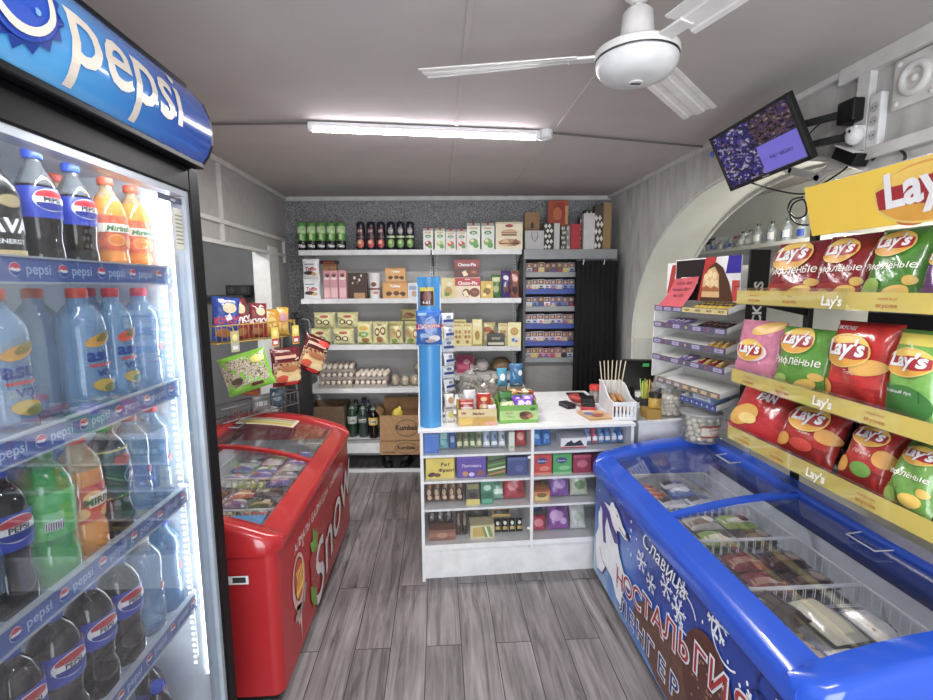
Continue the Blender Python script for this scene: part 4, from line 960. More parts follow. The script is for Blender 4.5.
# ---- blue ice cream freezer on the right
BX, BY, BL, BD = .872, 1.79, 1.65, .69
def mat_blue():
    m, n, l, b = nt('blue_print'); tc = n.new('ShaderNodeTexCoord'); sp = n.new('ShaderNodeSeparateXYZ'); l.new(tc.outputs['Object'], sp.inputs[0])
    z = n.new('ShaderNodeTexNoise'); z.inputs['Scale'].default_value = 3.2; z.inputs['Detail'].default_value = 6; l.new(tc.outputs['Object'], z.inputs[0])
    a = n.new('ShaderNodeMath'); a.operation = 'MULTIPLY_ADD'; a.inputs[1].default_value = -1.25; a.inputs[2].default_value = .86; l.new(sp.outputs['Z'], a.inputs[0])
    q = n.new('ShaderNodeMath'); q.operation = 'ADD'; l.new(a.outputs[0], q.inputs[0])
    s = n.new('ShaderNodeMath'); s.operation = 'MULTIPLY_ADD'; s.inputs[1].default_value = 1.5; s.inputs[2].default_value = -.75; l.new(z.outputs['Fac'], s.inputs[0]); l.new(s.outputs[0], q.inputs[1])
    x = n.new('ShaderNodeMath'); x.operation = 'MULTIPLY_ADD'; x.inputs[1].default_value = -.22; x.inputs[2].default_value = -.05; l.new(sp.outputs['X'], x.inputs[0])
    q2 = n.new('ShaderNodeMath'); q2.operation = 'ADD'; l.new(q.outputs[0], q2.inputs[0]); l.new(x.outputs[0], q2.inputs[1])
    r = n.new('ShaderNodeValToRGB'); e = r.color_ramp.elements; e[0].color = rgb('#123a9c'); e[0].position = .05; e[1].color = rgb('#a8c8ec'); e[1].position = .95
    for p, c in ((.3, '#1c55c0'), (.5, '#2f74d4'), (.7, '#5a96e0')): k = e.new(p); k.color = rgb(c)
    l.new(q2.outputs[0], r.inputs[0]); l.new(r.outputs[0], b.inputs['Base Color']); b.inputs['Roughness'].default_value = .3; b.inputs['Coat Weight'].default_value = .3; return m
BRIM = pm('#1450c8', .2, 0, .04, 5, 0, .4)
tb, baz = freezer('ice_cream_freezer', 'blue ice cream freezer with white bear print, right of the aisle', (BX, BY, 0), -PI / 2, BL, BD, .735, .105, 2.2, mat_blue(), BRIM, .09, .095, -.05, .06, pm('#101c48', .4), clear('#eef2f8', .012, .03, .08), .16)
bbody = [c for c in tb.children if c.name.startswith('body')][0]
def bf(Y): return BY - Y           # world Y to local x
fn = lambda x, z, e: (x, .004 - e, z)
o = MB(); WP = pm('#e8eef8', .4); SC_ = pm('#4a3a90', .4); DKB = pm('#16246a', .4)
def flake(x, z, s, m=WP, e=.0015):
    for k in range(3):
        a = PI * k / 3 + .2; o.decal(stroke_shape([(-s, 0), (s, 0)], s * .16), fn, m, x, z, e + .0005 * k, a)
        for q in (-.6, .6):
            for b_ in (.7, -.7): o.decal(stroke_shape([(q * s, 0), (q * s + (s * .3 if q > 0 else -s * .3) * math.cos(b_), s * .35 * math.sin(b_))], s * .12), fn, m, x, z, e + .0018 + .0002 * k, a)
for Y, z, s in ((1.93, .50, .05), (1.83, .46, .045), (1.70, .53, .05), (1.60, .50, .055), (1.58, .60, .04), (1.36, .63, .06), (1.16, .5, .06)): flake(bf(Y), z, s)
for k in range(46): o.decal(disc_shape(.004 + .006 * RNG.random(), .004 + .006 * RNG.random(), 1, 8), fn, WP, RNG.uniform(-.73, .73), RNG.uniform(.15, .62), .0012)
for Y, z, r_ in ((1.31, .61, .085), (1.55, .52, .075), (1.14, .52, .06), (1.12, .60, .05)): o.decal(ring_shape(r_, r_, .007, 28, .4, 5.4), fn, WP if r_ > .07 or Y > 2 else DKB, bf(Y), z, .0016)
o.decal(ring_shape(.13, .13, .008, 28, 2.8, 6.6), fn, DKB, bf(1.5), .40, .0017)
# the bear: a plain white walking bear with a purple scarf
bx = bf(2.31); KX = 1.65
O_ = DKB
bear = [(-.13, .22), (-.135, .30), (-.11, .37), (-.115, .44), (-.09, .52), (-.055, .56), (-.01, .57), (.0, .60), (.02, .615), (.035, .60), (.05, .60), (.07, .585), (.10, .55), (.135, .535), (.145, .515), (.12, .50), (.08, .505), (.055, .49), (.06, .44), (.085, .38), (.12, .33), (.18, .315), (.19, .29), (.14, .28), (.10, .25), (.13, .18), (.12, .13), (.07, .14), (.03, .20), (-.03, .21), (-.06, .14), (-.11, .12), (-.12, .16)]
o.decal(poly_shape([(x * KX + .005, z - .002) for x, z in bear]), fn, O_, bx, 0, .0018)
o.decal(poly_shape([(x * KX * .97, .36 + (z - .36) * .975) for x, z in bear]), fn, pm('#eef2f8', .4), bx, 0, .0026)
o.decal(poly_shape([(x * KX, z) for x, z in [(-.10, .52), (-.06, .55), (-.01, .535), (.02, .49), (.065, .465), (.075, .43), (.04, .41), (.0, .45), (-.03, .49), (-.045, .42), (-.03, .34), (-.055, .33), (-.07, .42), (-.075, .49)]]), fn, SC_, bx, 0, .0034)
o.decal(disc_shape(.016, .014, 2, 14), fn, BLACK, bx + .13 * KX, .525, .0034); o.decal(disc_shape(.006, .009, 1, 10), fn, BLACK, bx + .055 * KX, .565, .0034)
o.decal(stroke_shape([(x * KX, z) for x, z in [(.07, .52), (.095, .515), (.12, .51)]], .004), fn, BLACK, bx, 0, .0034); o.decal(stroke_shape([(x * KX, z) for x, z in [(-.09, .27), (-.06, .22), (-.03, .21)]], .005), fn, O_, bx, 0, .0034); o.decal(stroke_shape([(x * KX, z) for x, z in [(.06, .32), (.08, .27), (.07, .2)]], .005), fn, O_, bx, 0, .0034)
# small script, two large words and the chocolate-coated ice on a stick
o.decal(text_shape('Славица', .08, .25, .03, 1, 0, .385), fn, DKB, bf(1.74), .575, .003, -.03); o.decal(text_shape('Славица', .08, .25, .008, 1, 0, .378), fn, WP, bf(1.743), .578, .0036, -.03)
CH = pm('#5a2c26', .35, 0, .25, 26); CH2 = pm('#6a4434', .35, 0, .25, 30)
o.decal(poly_shape([(bf(1.98), .27), (bf(1.9), .33), (bf(1.75), .37), (bf(1.5), .39), (bf(1.035), .40), (bf(1.035), .09), (bf(1.75), .09), (bf(1.9), .13), (bf(1.99), .2)]), fn, CH2, 0, 0, .0020)
o.decal(poly_shape([(.155 * math.cos(a), .19 * math.sin(a)) for a in [2 * PI * k / 30 for k in range(30)]]), fn, CH, bf(1.40), .36, .0026)
for k in range(30): o.decal(disc_shape(.006, .0045, 1, 8), fn, pm('#b08868', .4), bf(1.40) + RNG.uniform(-.11, .11), .36 + RNG.uniform(-.13, .13), .0031)
def word(s, size, x0, z0, slope, m1, m2, w_, e, step):
    x = x0
    for i, ch in enumerate(s):
        for mm, bo, ee in ((m2, .05, e), (m1, .014, e + .0012)): o.decal(text_shape(ch, size * (1 + .02 * i), 0, bo, w_), fn, mm, x, z0 + slope * i, ee + .0006 * (i % 2))
        x += step * (1 + .01 * i)
word('НОСТАЛЬГИЯ', .13, bf(2.155), .225, .0205, pm('#b0242c', .4), WP, 1.05, .0036, .099)
word('ЛЕНГЕР', .115, bf(2.10), .118, .006, pm('#2a2a80', .4), WP, 1.1, .0036, .098)
o.build('front_print', bbody, 0)
efn = lambda x, z, e: (BL / 2 - .004 + e, x, z)
o = MB()
for k in range(12): o.decal(ring_shape(.05 + .03 * RNG.random(), .05, .006, 20, .5, 5), efn, WP, .1 + .05 * k, .2 + .4 * RNG.random(), .001)
o.build('end_print', bbody, 0)
BX0 = -BL / 2 + .10
bks = [(-.72, -.33), (-.32, -.02), (-.01, .30), (.31, .72)]
for x0, x1 in bks: basket(tb, x0, x1, .07, .60, .50, .655)
o = MB()
for x0, x1 in bks: o.box(x0 + .01, x1 - .01, .08, .59, .555, .57, pm('#8a8f9c', .5, 0, .5, 18))
o.build('basket_floor', tb, 0)
def bput(o, x, y, z, rz=0.0, lab='', grp='ice creams in the blue freezer'):
    put(o, (BX + y, BY - x, z), -PI / 2 + rz, RNG.uniform(-.03, .03), RNG.uniform(-.03, .03)); return tag(o, lab, 'ice cream', grp)
sau = flat_pack('ice_cream_pack', .19, .05, .035, foil('#b8452c'), [('r', -.4, .3, .4, .62, pm('#d88a5a', .35)), ('t', 'ICE', 0, .35, .5, pm('#f0d8b0', .4), 0, .02)], 4)
for i in range(4): bput(sau if i == 0 else dup(sau), -.685 + .054 * i, .20 + .008 * i, .580, PI / 2 - .05, f"orange-red sausage shaped ice cream, {ORD[i]} from far end, blue freezer")
sil = flat_pack('ice_cream_pack', .13, .08, .05, foil('#c8ccd2'), [('d', .1, .5, .22, .3, pm('#4a5a90', .35)), ('r', -.45, .2, -.1, .8, pm('#30343c', .4))], 6)
sb = flat_pack('ice_cream_pack', .13, .08, .05, foil('#5a74b8'), [('d', .1, .5, .25, .35, pm('#e4e8f0', .35)), ('r', -.45, .3, -.15, .7, pm('#e0e4ea', .4))], 7)
for i in range(8):
    src = (sil if i == 0 else dup(sil)) if i % 2 == 0 else (sb if i == 1 else dup(sb))
    bput(src, -.468 + .088 * (i % 2) - (.195 if i > 5 else 0), (.15 + .145 * (i // 2) if i < 6 else .40), .582, PI / 2 + RNG.uniform(-.08, .08), f"{'silver' if i % 2 == 0 else 'blue and white'} ice cream wrapper, {ORD[i // 2]} from aisle in far basket, blue freezer")
mix = [('white and brown', ('#d8d0c8', '#6a4a38', '#b84a40')), ('clear speckled', ('#b8b4ac', '#7a6a58', '#d8d4c8')), ('green label', ('#8aa850', '#d8d8c0', '#4a2a20')), ('dark chocolate', ('#3a2a26', '#6a5048', '#a89888'))]
kinds2 = {}
for bi, (x0, x1) in enumerate(bks[1:3]):
    for ix in range(2):
        for iy in range(3):
            kd, cols = mix[(ix + iy + bi * 2) % 4]
            if bi == 1: kd, cols = [('dark chocolate', mix[3][1]), ('deep red', ('#7a2028', '#b08070', '#3a1a1a'))][(iy) % 2]
            if kd not in kinds2: o = kinds2[kd] = fpack('ice_cream_pack', .15, .115, .05, cols, 11 + len(kinds2))
            else: o = dup(kinds2[kd])
            bput(o, x0 + .08 + .136 * ix, .165 + .162 * iy, .583, PI / 2 + RNG.uniform(-.07, .07), f"{kd} ice cream, {ORD[iy]} from aisle, {ORD[ix]} row, {['second', 'third'][bi]} basket, blue freezer")
o = carton('ice_cream_tub', .16, .12, .05, pm('#d8c060', .4, 0, .15), [('r', -.4, .2, .4, .8, pm('#efe4b8', .4))]); bput(o, .41, .12, .573, 0, 'pale yellow ice cream tray in near basket of blue freezer')
o = flat_pack('ice_cream_pack', .20, .12, .06, clear('#e8e4cc', .75, .1, .2), [('r', -.4, .3, .4, .7, pm('#e8e0c0', .4))], 9); bput(o, .42, .37, .585, .1, 'milky see-through pack behind the yellow tray in blue freezer')
o = flat_pack('ice_cream_pack', .16, .09, .05, foil('#3e3630'), [('r', -.3, .3, .3, .6, pm('#5a4e48', .4))], 13); bput(o, .415, .21, .636, .3, 'dark brown sleeve leaning on the yellow tray in blue freezer'); o.rotation_euler = (.06, .03, -PI / 2 + .3)
o = flat_pack('ice_cream_pack', .20, .15, .06, foil('#7a5048'), [('r', -.42, .12, .42, .88, pm('#c8b0a0', .35)), ('r', -.42, .25, .42, .40, pm('#6a3a30', .4)), ('r', -.42, .55, .42, .68, pm('#6a3a30', .4)), ('d', .32, .3, .12, .2, pm('#4a3a80', .4))], 15); bput(o, .605, .17, .585, .05, 'brown striped chocolate roll pack at near end of blue freezer')
zeb = flat_pack('ice_cream_pack', .14, .09, .055, foil('#e0dcd8'), [('p', [(-.45 + .13 * k, .1), (-.38 + .13 * k, .1), (-.30 + .13 * k, .9), (-.37 + .13 * k, .9)], pm('#3a2a26', .4)) for k in range(6)], 17)
for i, (x, y) in enumerate(((.61, .31), (.645, .42), (.45, .505), (.625, .53))): bput(zeb if i == 0 else dup(zeb), x, y, .582, RNG.uniform(-.1, .1), f"white pack with dark zebra stripes, {ORD[i]} from aisle, near end, blue freezer")
# ================================================================== BACK SHELVING
def bx(px): return -1.19 + (px - 300) * .00869          # shelf position along the back unit
SHW = pm('#d2d3d3', .45); PERF = pm('#2a2b2e', .5); BACKP = mat_noise('shelf_back_panel', ['#bcbab9', '#c6c4c2'], 3, .6)
ZS = [2.018, 1.597, 1.185, .79]
def gondola(name, label, x0, x1, zs, base=True, skirt=True):
    t = thing(name, label, 'shelving', BK((x0 + x1) / 2), BA); w = (x1 - x0) / 2
    o = MB(); o.box(-w, w, .41, .43, .02, 2.02, BACKP); o.build('back_panel', t, 0)
    for s in (-1, 1):
        o = MB(); o.box(s * w - (.03 if s > 0 else 0), s * w + (.03 if s < 0 else 0), .385, .41, 0, 2.06, SHW)
        for k in range(64): o.box(s * (w - .015) - .004, s * (w - .015) + .004, .383, .386, .3 + .027 * k, .314 + .027 * k, PERF)
        o.build('upright', t, 0)
    for i, z in enumerate(zs):
        o = MB(); o.box(-w, w, .004, .385, z - .02, z, SHW); o.prism([(.0, z + .002), (.0, z - .040), (.006, z - .044), (.012, z - .040), (.012, z - .01)], 0, -w, w, SHW)
        sh = o.build('shelf', t, 0)
        for s in (-1, 1):
            b = MB(); b.prism([(.05, z - .02), (.385, z - .02), (.385, z - .13), (.36, z - .13)], 0, s * w - (.004 if s > 0 else 0), s * w + (.004 if s < 0 else 0), SHW); b.build('bracket', sh, 0)
    if base:
        o = MB(); o.box(-w, w, .0, .40, .28, .31, SHW); o.box(-w, w, .0, .02, .185, .31, SHW); o.build('bottom_shelf', t, 0)
        o = MB(); o.box(-w, w, .0, .02, 0, .03, SHW); o.box(-w, -w + .03, .0, .4, 0, .28, SHW); o.box(w - .03, w, .0, .4, 0, .28, SHW); o.build('foot_rail', t, 0)
    return t
gondola('shelving_unit', 'left bay of white metal shelves on the back wall, holding biscuits and eggs', -1.207, -.062, ZS)
gondola('shelving_unit', 'right bay of white metal shelves on the back wall, holding choco pie boxes', -.05, .735, [2.018, 1.594, 1.165, .90])
def sh(o, x, z, d=.03, rz=0.0): x *= (4.3 - .0437 * (x + .25) + d) / 4.3; p = BK(x, d, z + .0008); o.location = p; o.rotation_euler = (o.rotation_euler[0], o.rotation_euler[1], BA + rz); return o
# --- top shelf: five green and six dark drink bottles, cartons and a wafer cake
def slim(label, cols, dsx, group):
    t = thing('juice_bottle', label, 'bottle', (0, 0, 0), 0, group); r = .039; h = .245
    P = [(r * .9, 0), (r, .006), (r, h * .30), (r * .93, h * .36), (r, h * .44), (r, h * .74), (r * .92, h * .80), (r * .98, h * .86), (r * .9, h * .96), (r * .6, h)]
    rf = prof_r(P); lo = [p for p in P if p[1] <= h * .34] + [(rf(h * .34), h * .34)]; hi = [(rf(h * .34), h * .34)] + [p for p in P if p[1] > h * .34]
    o = MB(); o.lathe(lo, cols[0], 16, cap1=False); o.lathe(hi, cols[1], 16, cap0=False); o.build('body', t, 50)
    o = MB(); o.lathe([(r * .62, h * .955), (r * .62, h * 1.0), (r * .5, h * 1.01)], cols[2], 14); o.build('cap', t)
    o = MB(); decos(o, cyl_fn(rf), 2 * r, h, dsx, .0016, .0006, r / 3); o.build('label', t, 50); return t
gd = [('t', 'Piko', 0, .11, .15, WHITE, .15, .03), ('r', -.6, .60, .6, .84, pm('#a8c88a', .4)), ('d', -.2, .72, .2, .09, pm('#d0e0b8', .4)), ('d', .25, .76, .18, .07, pm('#88b860', .4)), ('r', -.12, .38, .12, .58, pm('#b8d880', .4)), ('p', [(-.5, .5), (-.2, .6), (-.3, .4)], pm('#2c6a24', .4))]
g0 = slim('', (pm('#10140f', .3), pm('#4f9236', .3), pm('#18301a', .4)), gd, '')
for i, px in enumerate((303.4, 312.8, 322.3, 331.9, 341.6)):
    o = g0 if i == 0 else dup(g0); sh(o, bx(px), ZS[0], .06); o['label'] = f"green and black juice bottle on the top shelf, {['leftmost', 'second from left', 'middle one', 'fourth from left', 'rightmost'][i]} of five"; o['group'] = 'green juice bottles on the top shelf'
NAV = pm('#1d1c2e', .3)
for ci, (nm, c, pxs) in enumerate((('orange-red', '#c8502c', (360.8,)), ('red', '#b83038', (370.9, 380.8)), ('green', '#6a9a3c', (390.7, 400.2, 409.6)))):
    ds = [('d', 0, .24, .42, .15, pm(c, .4)), ('d', -.08, .28, .2, .07, pm('#e0b890' if ci < 2 else '#b8d088', .4)), ('r', -.5, .43, .5, .50, pm('#5a4038' if ci < 2 else '#b8c890', .4)), ('d', 0, .68, .3, .12, pm('#6a2830' if ci < 2 else '#8a8a8e', .4)), ('t', 'JUS', 0, .64, .1, pm('#d8c8c0', .4), 0, .02)]
    s0 = slim('', (NAV, NAV, NAV), ds, '')
    for i, px in enumerate(pxs):
        o = s0 if i == 0 else dup(s0); sh(o, bx(px), ZS[0], .06); pos = {1: ['first of the dark row'], 2: ['nearer the orange-red one', 'nearer the green ones'], 3: ['nearest the red ones', 'middle of three', 'rightmost of the dark row']}[len(pxs)][i]
        o['label'] = f"dark juice bottle with {nm} fruit label, top shelf, {pos}"; o['group'] = 'dark juice bottles on the top shelf'
def rx(v): return bx(420 + v / 3.181)
def juice(w, h, c, fruit, cap='#c04038'):
    t = thing('juice_carton', '', 'carton', (0, 0, 0)); m = pm(c, .4)
    o = MB(); o.box(-w / 2, w / 2, 0, w * .8, 0, h * .86, m); o.prism([(0, h * .86), (w * .8, h * .86), (w * .42, h * .99), (w * .38, h * .99)], 0, -w / 2, w / 2, m)
    decos(o, plane_y(0), w, h, [('d', 0, .28, .34, .13, pm(fruit, .45)), ('d', .18, .16, .22, .1, pm('#5a9a3a', .45)), ('d', -.1, .33, .14, .05, pm('#f0d8b0', .45)), ('d', 0, .62, .3, .07, pm('#4a8a3c' if cap != '#3a8a3a' else '#3a7a34', .45)), ('r', -.32, .74, .32, .82, pm('#c8b088', .45)), ('t', 'Sok', 0, .585, .09, WHITE, .1, .03)])
    o.build('body', t, 0); o = MB(); o.lathe([(.011, 0), (.011, .012), (.009, .014)], pm(cap, .4), 12); c_ = o.build('cap', t, 40); c_.location = (0, w * .22, h * .93); c_.rotation_euler = (.7, 0, 0); return t
for v0, v1, hh, c, fr, lb in [(8, 40, .19, '#dcd8d0', '#8a2a2c', 'white juice carton with dark cherries, leftmost of the cartons'), (45, 78, .19, '#d8e0c8', '#a8b870', 'white juice carton with pale green apple, second of the cartons'), (80, 112, .18, '#dcd4cc', '#c84a40', 'smaller juice carton with red fruit, left of the small pair'), (115, 147, .18, '#dcd0c8', '#b83a3c', 'smaller juice carton with red fruit, right of the small pair'), (148, 190, .235, '#dce0d4', '#6aa050', 'tall white-green juice carton, left of the tall pair'), (195, 236, .235, '#d8dcd0', '#7aa850', 'tall white-green juice carton beside the wafer cake')]:
    o = juice((v1 - v0) / 3.181 * .00869, hh, c, fr); sh(o, rx((v0 + v1) / 2), 2.018, .03); o['label'] = lb + ', top shelf'; o['group'] = 'juice cartons on the top shelf'
o = carton('wafer_cake_box', .235, .06, .235, pm('#e2d6b4', .45), [('r', -.5, .93, .5, 1, pm('#c8b894', .5)), ('d', 0, .86, .15, .06, pm('#a82a2c', .45)), ('d', 0, .62, .3, .12, pm('#c8a078', .5)), ('r', -.28, .5, .28, .62, pm('#7a4a2e', .5)), ('r', -.3, .56, .3, .59, pm('#d8b890', .5)), ('d', .02, .25, .42, .13, pm('#b88858', .5)), ('p', [(-.38, .2), (-.1, .42), (.06, .2), (-.1, .12)], pm('#d8b078', .5)), ('p', [(.08, .2), (.25, .4), (.4, .22), (.2, .12)], pm('#8a5a34', .5)), ('r', -.36, .2, .38, .235, pm('#5a321e', .5))])
sh(o, rx(284), 2.018, .02); tag(o, 'cream box with a wafer cake picture, right end of the top shelf', 'box')
# --- second shelf
def zx(v): return bx(280 + v / 4.667)
def H(a, b): return (b - a) / 4.667 * .00866
def W(a, b): return (b - a) / 4.667 * .00869
tds = [('t', 'Toffix', 0, .42, .24, pm('#b02a30', .4), .15, .04), ('d', -.1, .3, .3, .1, pm('#4a2a20', .5)), ('r', -.35, .7, .2, .76, pm('#7a8a9a', .5)), ('d', .2, .25, .15, .08, pm('#c89a50', .5))]
wb = bag('sweets_bag', W(103, 183), H(303, 397), .05, pm('#dcdcdc', .3), tds, 21)
sh(wb, zx(143), ZS[1], .05); tag(wb, 'white sweets bag at left end of second shelf, lower of the two', 'bag', 'white sweets bags')
o = dup(wb, label='white sweets bag at left end of second shelf, upper of the two'); sh(o, zx(143), ZS[1] + H(303, 397) + .001, .05)
o = carton('gift_box', W(186, 250), .09, H(328, 495), CARD, [('r', -.5, .93, .5, 1, pm('#8a5a30', .6)), ('r', -.1, 0, .1, .93, pm('#9a7248', .7))]); sh(o, zx(218) + .01, ZS[1], .16); tag(o, 'tall brown card box behind the pink boxes', 'box')
o = carton('chocolate_box', W(175, 260), .06, .03, BROWN, [('r', -.3, .2, .3, .8, pm('#a83a30', .5))]); sh(o, zx(222), ZS[1] + H(328, 495) + .001, .17); tag(o, 'flat dark box lying on top of the tall brown card box', 'box')
pk = [('d', 0, .84, .3, .06, pm('#8a5a50', .45)), ('d', 0, .72, .4, .05, pm('#f0dcd4', .45)), ('r', -.4, .05, .4, .4, pm('#eec0c0', .45)), ('d', .05, .8, .15, .04, pm('#4a2a24', .5))]
p0 = carton('pink_box', W(228, 264), .05, H(362, 495), pm('#d898a0', .45), pk)
for i, (a, lb) in enumerate(((208, 'narrow pink sweets box, leftmost of three'), (246, 'narrow pink sweets box, middle one of three'), (285, 'narrow pink sweets box, rightmost of three'))):
    o = p0 if i == 0 else dup(p0); sh(o, zx(a) + (.012 if i == 0 else 0), ZS[1], .02 if i else .05); tag(o, lb + ', second shelf', 'box', 'pink boxes on the second shelf')
o = carton('chocolate_box', W(310, 400), .05, H(372, 495), pm('#4a342c', .5), [('d', -.15, .8, .07, .06, pm('#d8c8b8', .5)), ('d', .1, .72, .06, .06, pm('#d8c8b8', .5)), ('d', -.25, .6, .05, .05, pm('#c8a888', .5)), ('d', .2, .88, .05, .05, pm('#d8c8b8', .5)), ('d', 0, .62, .05, .05, pm('#8a6a58', .5)), ('r', -.2, 0, .38, .22, pm('#b89058', .6))]); sh(o, zx(354), ZS[1], .05); tag(o, 'dark brown chocolate box with white specks, second shelf', 'box')
t = thing('ice_cream_cup', 'white paper cup with red print beside the toffee boxes', 'cup'); w = W(405, 462) / 2
o = MB(); o.lathe([(w * .82, 0), (w, H(375, 470)), (w, H(375, 493))], pm('#dcd8d6', .45), 20); 
P_ = [(w * .82, 0), (w, H(375, 470)), (w, H(375, 493) + .001)]; decos(o, cyl_fn(prof_r(P_)), 2 * w, .2, [('r', -.6, .38, .6, .46, pm('#8a3a34', .5)), ('d', 0, .62, .22, .1, pm('#7a4a34', .5)), ('d', .15, .25, .2, .06, pm('#c87a5a', .5))], .001, .0006); o.build('cup', t, 50)
o = MB(); o.lathe([(w + .002, 0), (w + .002, .008), (w * .9, .011)], WHITE, 20); o.build('lid', t, 40, loc=(0, 0, H(375, 490))); sh(t, zx(433), ZS[1], .08)
tf = [('t', 'Toffifee', 0, .66, .2, pm('#f0e8dc', .4), .1, .05), ('d', -.25, .28, .12, .13, pm('#5a3018', .45)), ('d', .05, .3, .12, .13, pm('#6a3a1c', .45)), ('d', .3, .26, .12, .13, pm('#5a3018', .45)), ('d', -.1, .14, .1, .1, pm('#d8b070', .45)), ('d', .18, .13, .1, .1, pm('#d8b070', .45)), ('r', -.5, .9, .5, 1, pm('#c08840', .45))]
o = carton('toffee_box', W(470, 588), .06, H(413, 493), pm('#d89c4c', .4), tf); sh(o, zx(529), ZS[1], .04); tag(o, 'orange toffee sweets box, lower wide one of two', 'box', 'orange toffee boxes')
o = carton('toffee_box', W(485, 580), .05, H(347, 411), pm('#d8a050', .4), tf); sh(o, zx(532), ZS[1] + H(413, 493) + .001, .045); tag(o, 'orange toffee sweets box, small one stacked on top', 'box', 'orange toffee boxes')
o = carton('sweets_box', W(588, 645), .05, H(420, 493), pm('#cfd3d8', .45), [('r', -.4, .55, .4, .8, pm('#8aa0b8', .5)), ('d', .05, .3, .25, .2, pm('#b89888', .5))]); sh(o, zx(617), ZS[1], .04); tag(o, 'small pale box next to the toffee boxes on second shelf', 'box')
z2 = 1.594
o = carton('biscuit_box', (107 - 62) / 3.181 * .00869, .06, .18, pm('#d8cc90', .45), [('d', 0, .35, .3, .22, pm('#b89858', .5)), ('d', .1, .7, .2, .1, pm('#e8e0c0', .5)), ('d', -.1, .2, .2, .1, pm('#6a8a3c', .5))]); sh(o, rx(86), z2, .05); tag(o, 'pale yellow biscuit box left of the choco pie boxes', 'box')
cpd = [('r', -.5, .60, .5, .98, pm('#b81f24', .4)), ('t', 'Choco-Pie', 0, .66, .22, WHITE, 0, .035), ('t', 'ORION', 0, .88, .08, WHITE, 0, .02), ('d', -.05, .26, .16, .2, pm('#6a3418', .45)), ('d', .28, .28, .2, .22, pm('#7a3c1c', .45)), ('p', [(-.2, .3), (-.05, .4), (.06, .12), (-.12, .06)], pm('#e8d8b0', .45)), ('r', -.5, 0, -.42, .6, pm('#e0c8a0', .45)), ('d', .28, .3, .1, .06, pm('#9a5a34', .4))]
cp = carton('choco_pie_box', 82 / 3.181 * .00869, .10, 67 / 3.181 * .00866, pm('#e0ccb0', .4), cpd); sh(cp, rx(149), z2, .03); tag(cp, 'red and cream choco pie box, lower of two stacked', 'box', 'choco pie boxes')
o = carton('choco_pie_box', 82 / 3.181 * .00869, .10, 57 / 3.181 * .00866, pm('#5a2018', .4), [('r', -.5, .55, .5, 1, pm('#8a2420', .4)), ('t', 'Choco-Pie', 0, .64, .24, WHITE, 0, .035), ('d', -.05, .26, .16, .2, pm('#6a3418', .45)), ('d', .28, .28, .2, .22, pm('#7a3c1c', .45)), ('p', [(-.2, .3), (-.05, .4), (.06, .12), (-.12, .06)], pm('#e8d8b0', .45)), ('d', .28, .3, .1, .06, pm('#b86a3c', .4))]); sh(o, rx(147), z2 + 67 / 3.181 * .00866 + .001, .03); tag(o, 'dark red choco pie box, upper of two stacked', 'box', 'choco pie boxes')
o = carton('biscuit_box', 40 / 3.181 * .00869, .06, .15, pm('#d0a838', .45), [('d', 0, .4, .3, .2, pm('#8a6a30', .5)), ('d', .15, .7, .2, .12, pm('#e8d890', .5)), ('d', -.2, .2, .15, .1, pm('#e8d890', .5))]); sh(o, rx(212), z2, .04); tag(o, 'small golden biscuit box right of the choco pie boxes', 'box')
o = bag('snack_bag', 32 / 3.181 * .00869, .205, .04, foil('#4a7a3c'), [('r', -.4, .7, .4, .9, pm('#c8d0a0', .4)), ('d', 0, .4, .3, .14, pm('#a8b068', .4))], 31); sh(o, rx(241), z2, .07); tag(o, 'narrow green snack bag on second shelf right bay', 'bag')
o = bag('biscuit_pack', 30 / 3.181 * .00869, .24, .05, foil('#4a3478'), [('d', 0, .75, .3, .08, pm('#d8d0e0', .4)), ('d', .1, .35, .3, .14, pm('#5a3020', .4)), ('t', 'Milka', 0, .5, .08, WHITE, 0, .03, 1.57)], 32); sh(o, rx(273), z2, .05); tag(o, 'tall purple biscuit pack on second shelf right bay', 'pack')
o = bag('biscuit_pack', 30 / 3.181 * .00869, .24, .05, foil('#8a5048'), [('d', 0, .7, .3, .1, pm('#d8b098', .4)), ('d', 0, .3, .3, .14, pm('#3a2018', .4))], 33); sh(o, rx(303), z2, .05); tag(o, 'tall brown biscuit pack at right end of second shelf', 'pack')
# --- third shelf: swiss rolls and yellow biscuit packs
z3 = ZS[2]
def qx(v): return bx(280 + v / 3.183)
def Wq(a, b): return (b - a) / 3.183 * .00869
def Hq(a, b): return (b - a) / 3.183 * .00866
CR = foil('#d4d096')
rl = [('p', [(-.5, .0), (.5, 0), (.5, .12), (-.5, .08)], pm('#8aa040', .4)), ('d', -.18, .42, .15, .16, pm('#5a3a20', .5)), ('d', .14, .38, .15, .16, pm('#6a4424', .5)), ('d', -.18, .42, .09, .1, pm('#e0d8a8', .5)), ('d', .14, .38, .09, .1, pm('#e0d8a8', .5)), ('d', .05, .75, .2, .08, pm('#b04830', .5)), ('r', -.4, .62, -.15, .7, pm('#8a9a4a', .5))]
r0 = bag('roll_cake_pack', Wq(86, 158), Hq(462, 515), .14, CR, rl, 41)
for i, (v, lv, lb) in enumerate(((117, 0, 'lower pack of the first pile from the left'), (191, 0, 'lower pack of the second pile from the left'), (133, 1, 'upper pack of the first pile from the left'), (206, 1, 'upper pack of the second pile from the left'))):
    o = r0 if i == 0 else dup(r0); sh(o, qx(v), z3 + lv * (Hq(462, 515) + .002), .10); tag(o, 'pale yellow-green roll cake, ' + lb + ', third shelf', 'cake pack', 'roll cake packs on the third shelf')
r1 = [('d', 0, .72, .3, .1, pm('#c8a030', .5)), ('d', -.02, .45, .32, .13, pm('#7aa040', .5)), ('t', 'Roll', 0, .42, .1, WHITE, 0, .03), ('d', .1, .2, .25, .1, pm('#9a6a34', .5)), ('r', -.4, .02, .4, .08, pm('#8aa040', .5))]
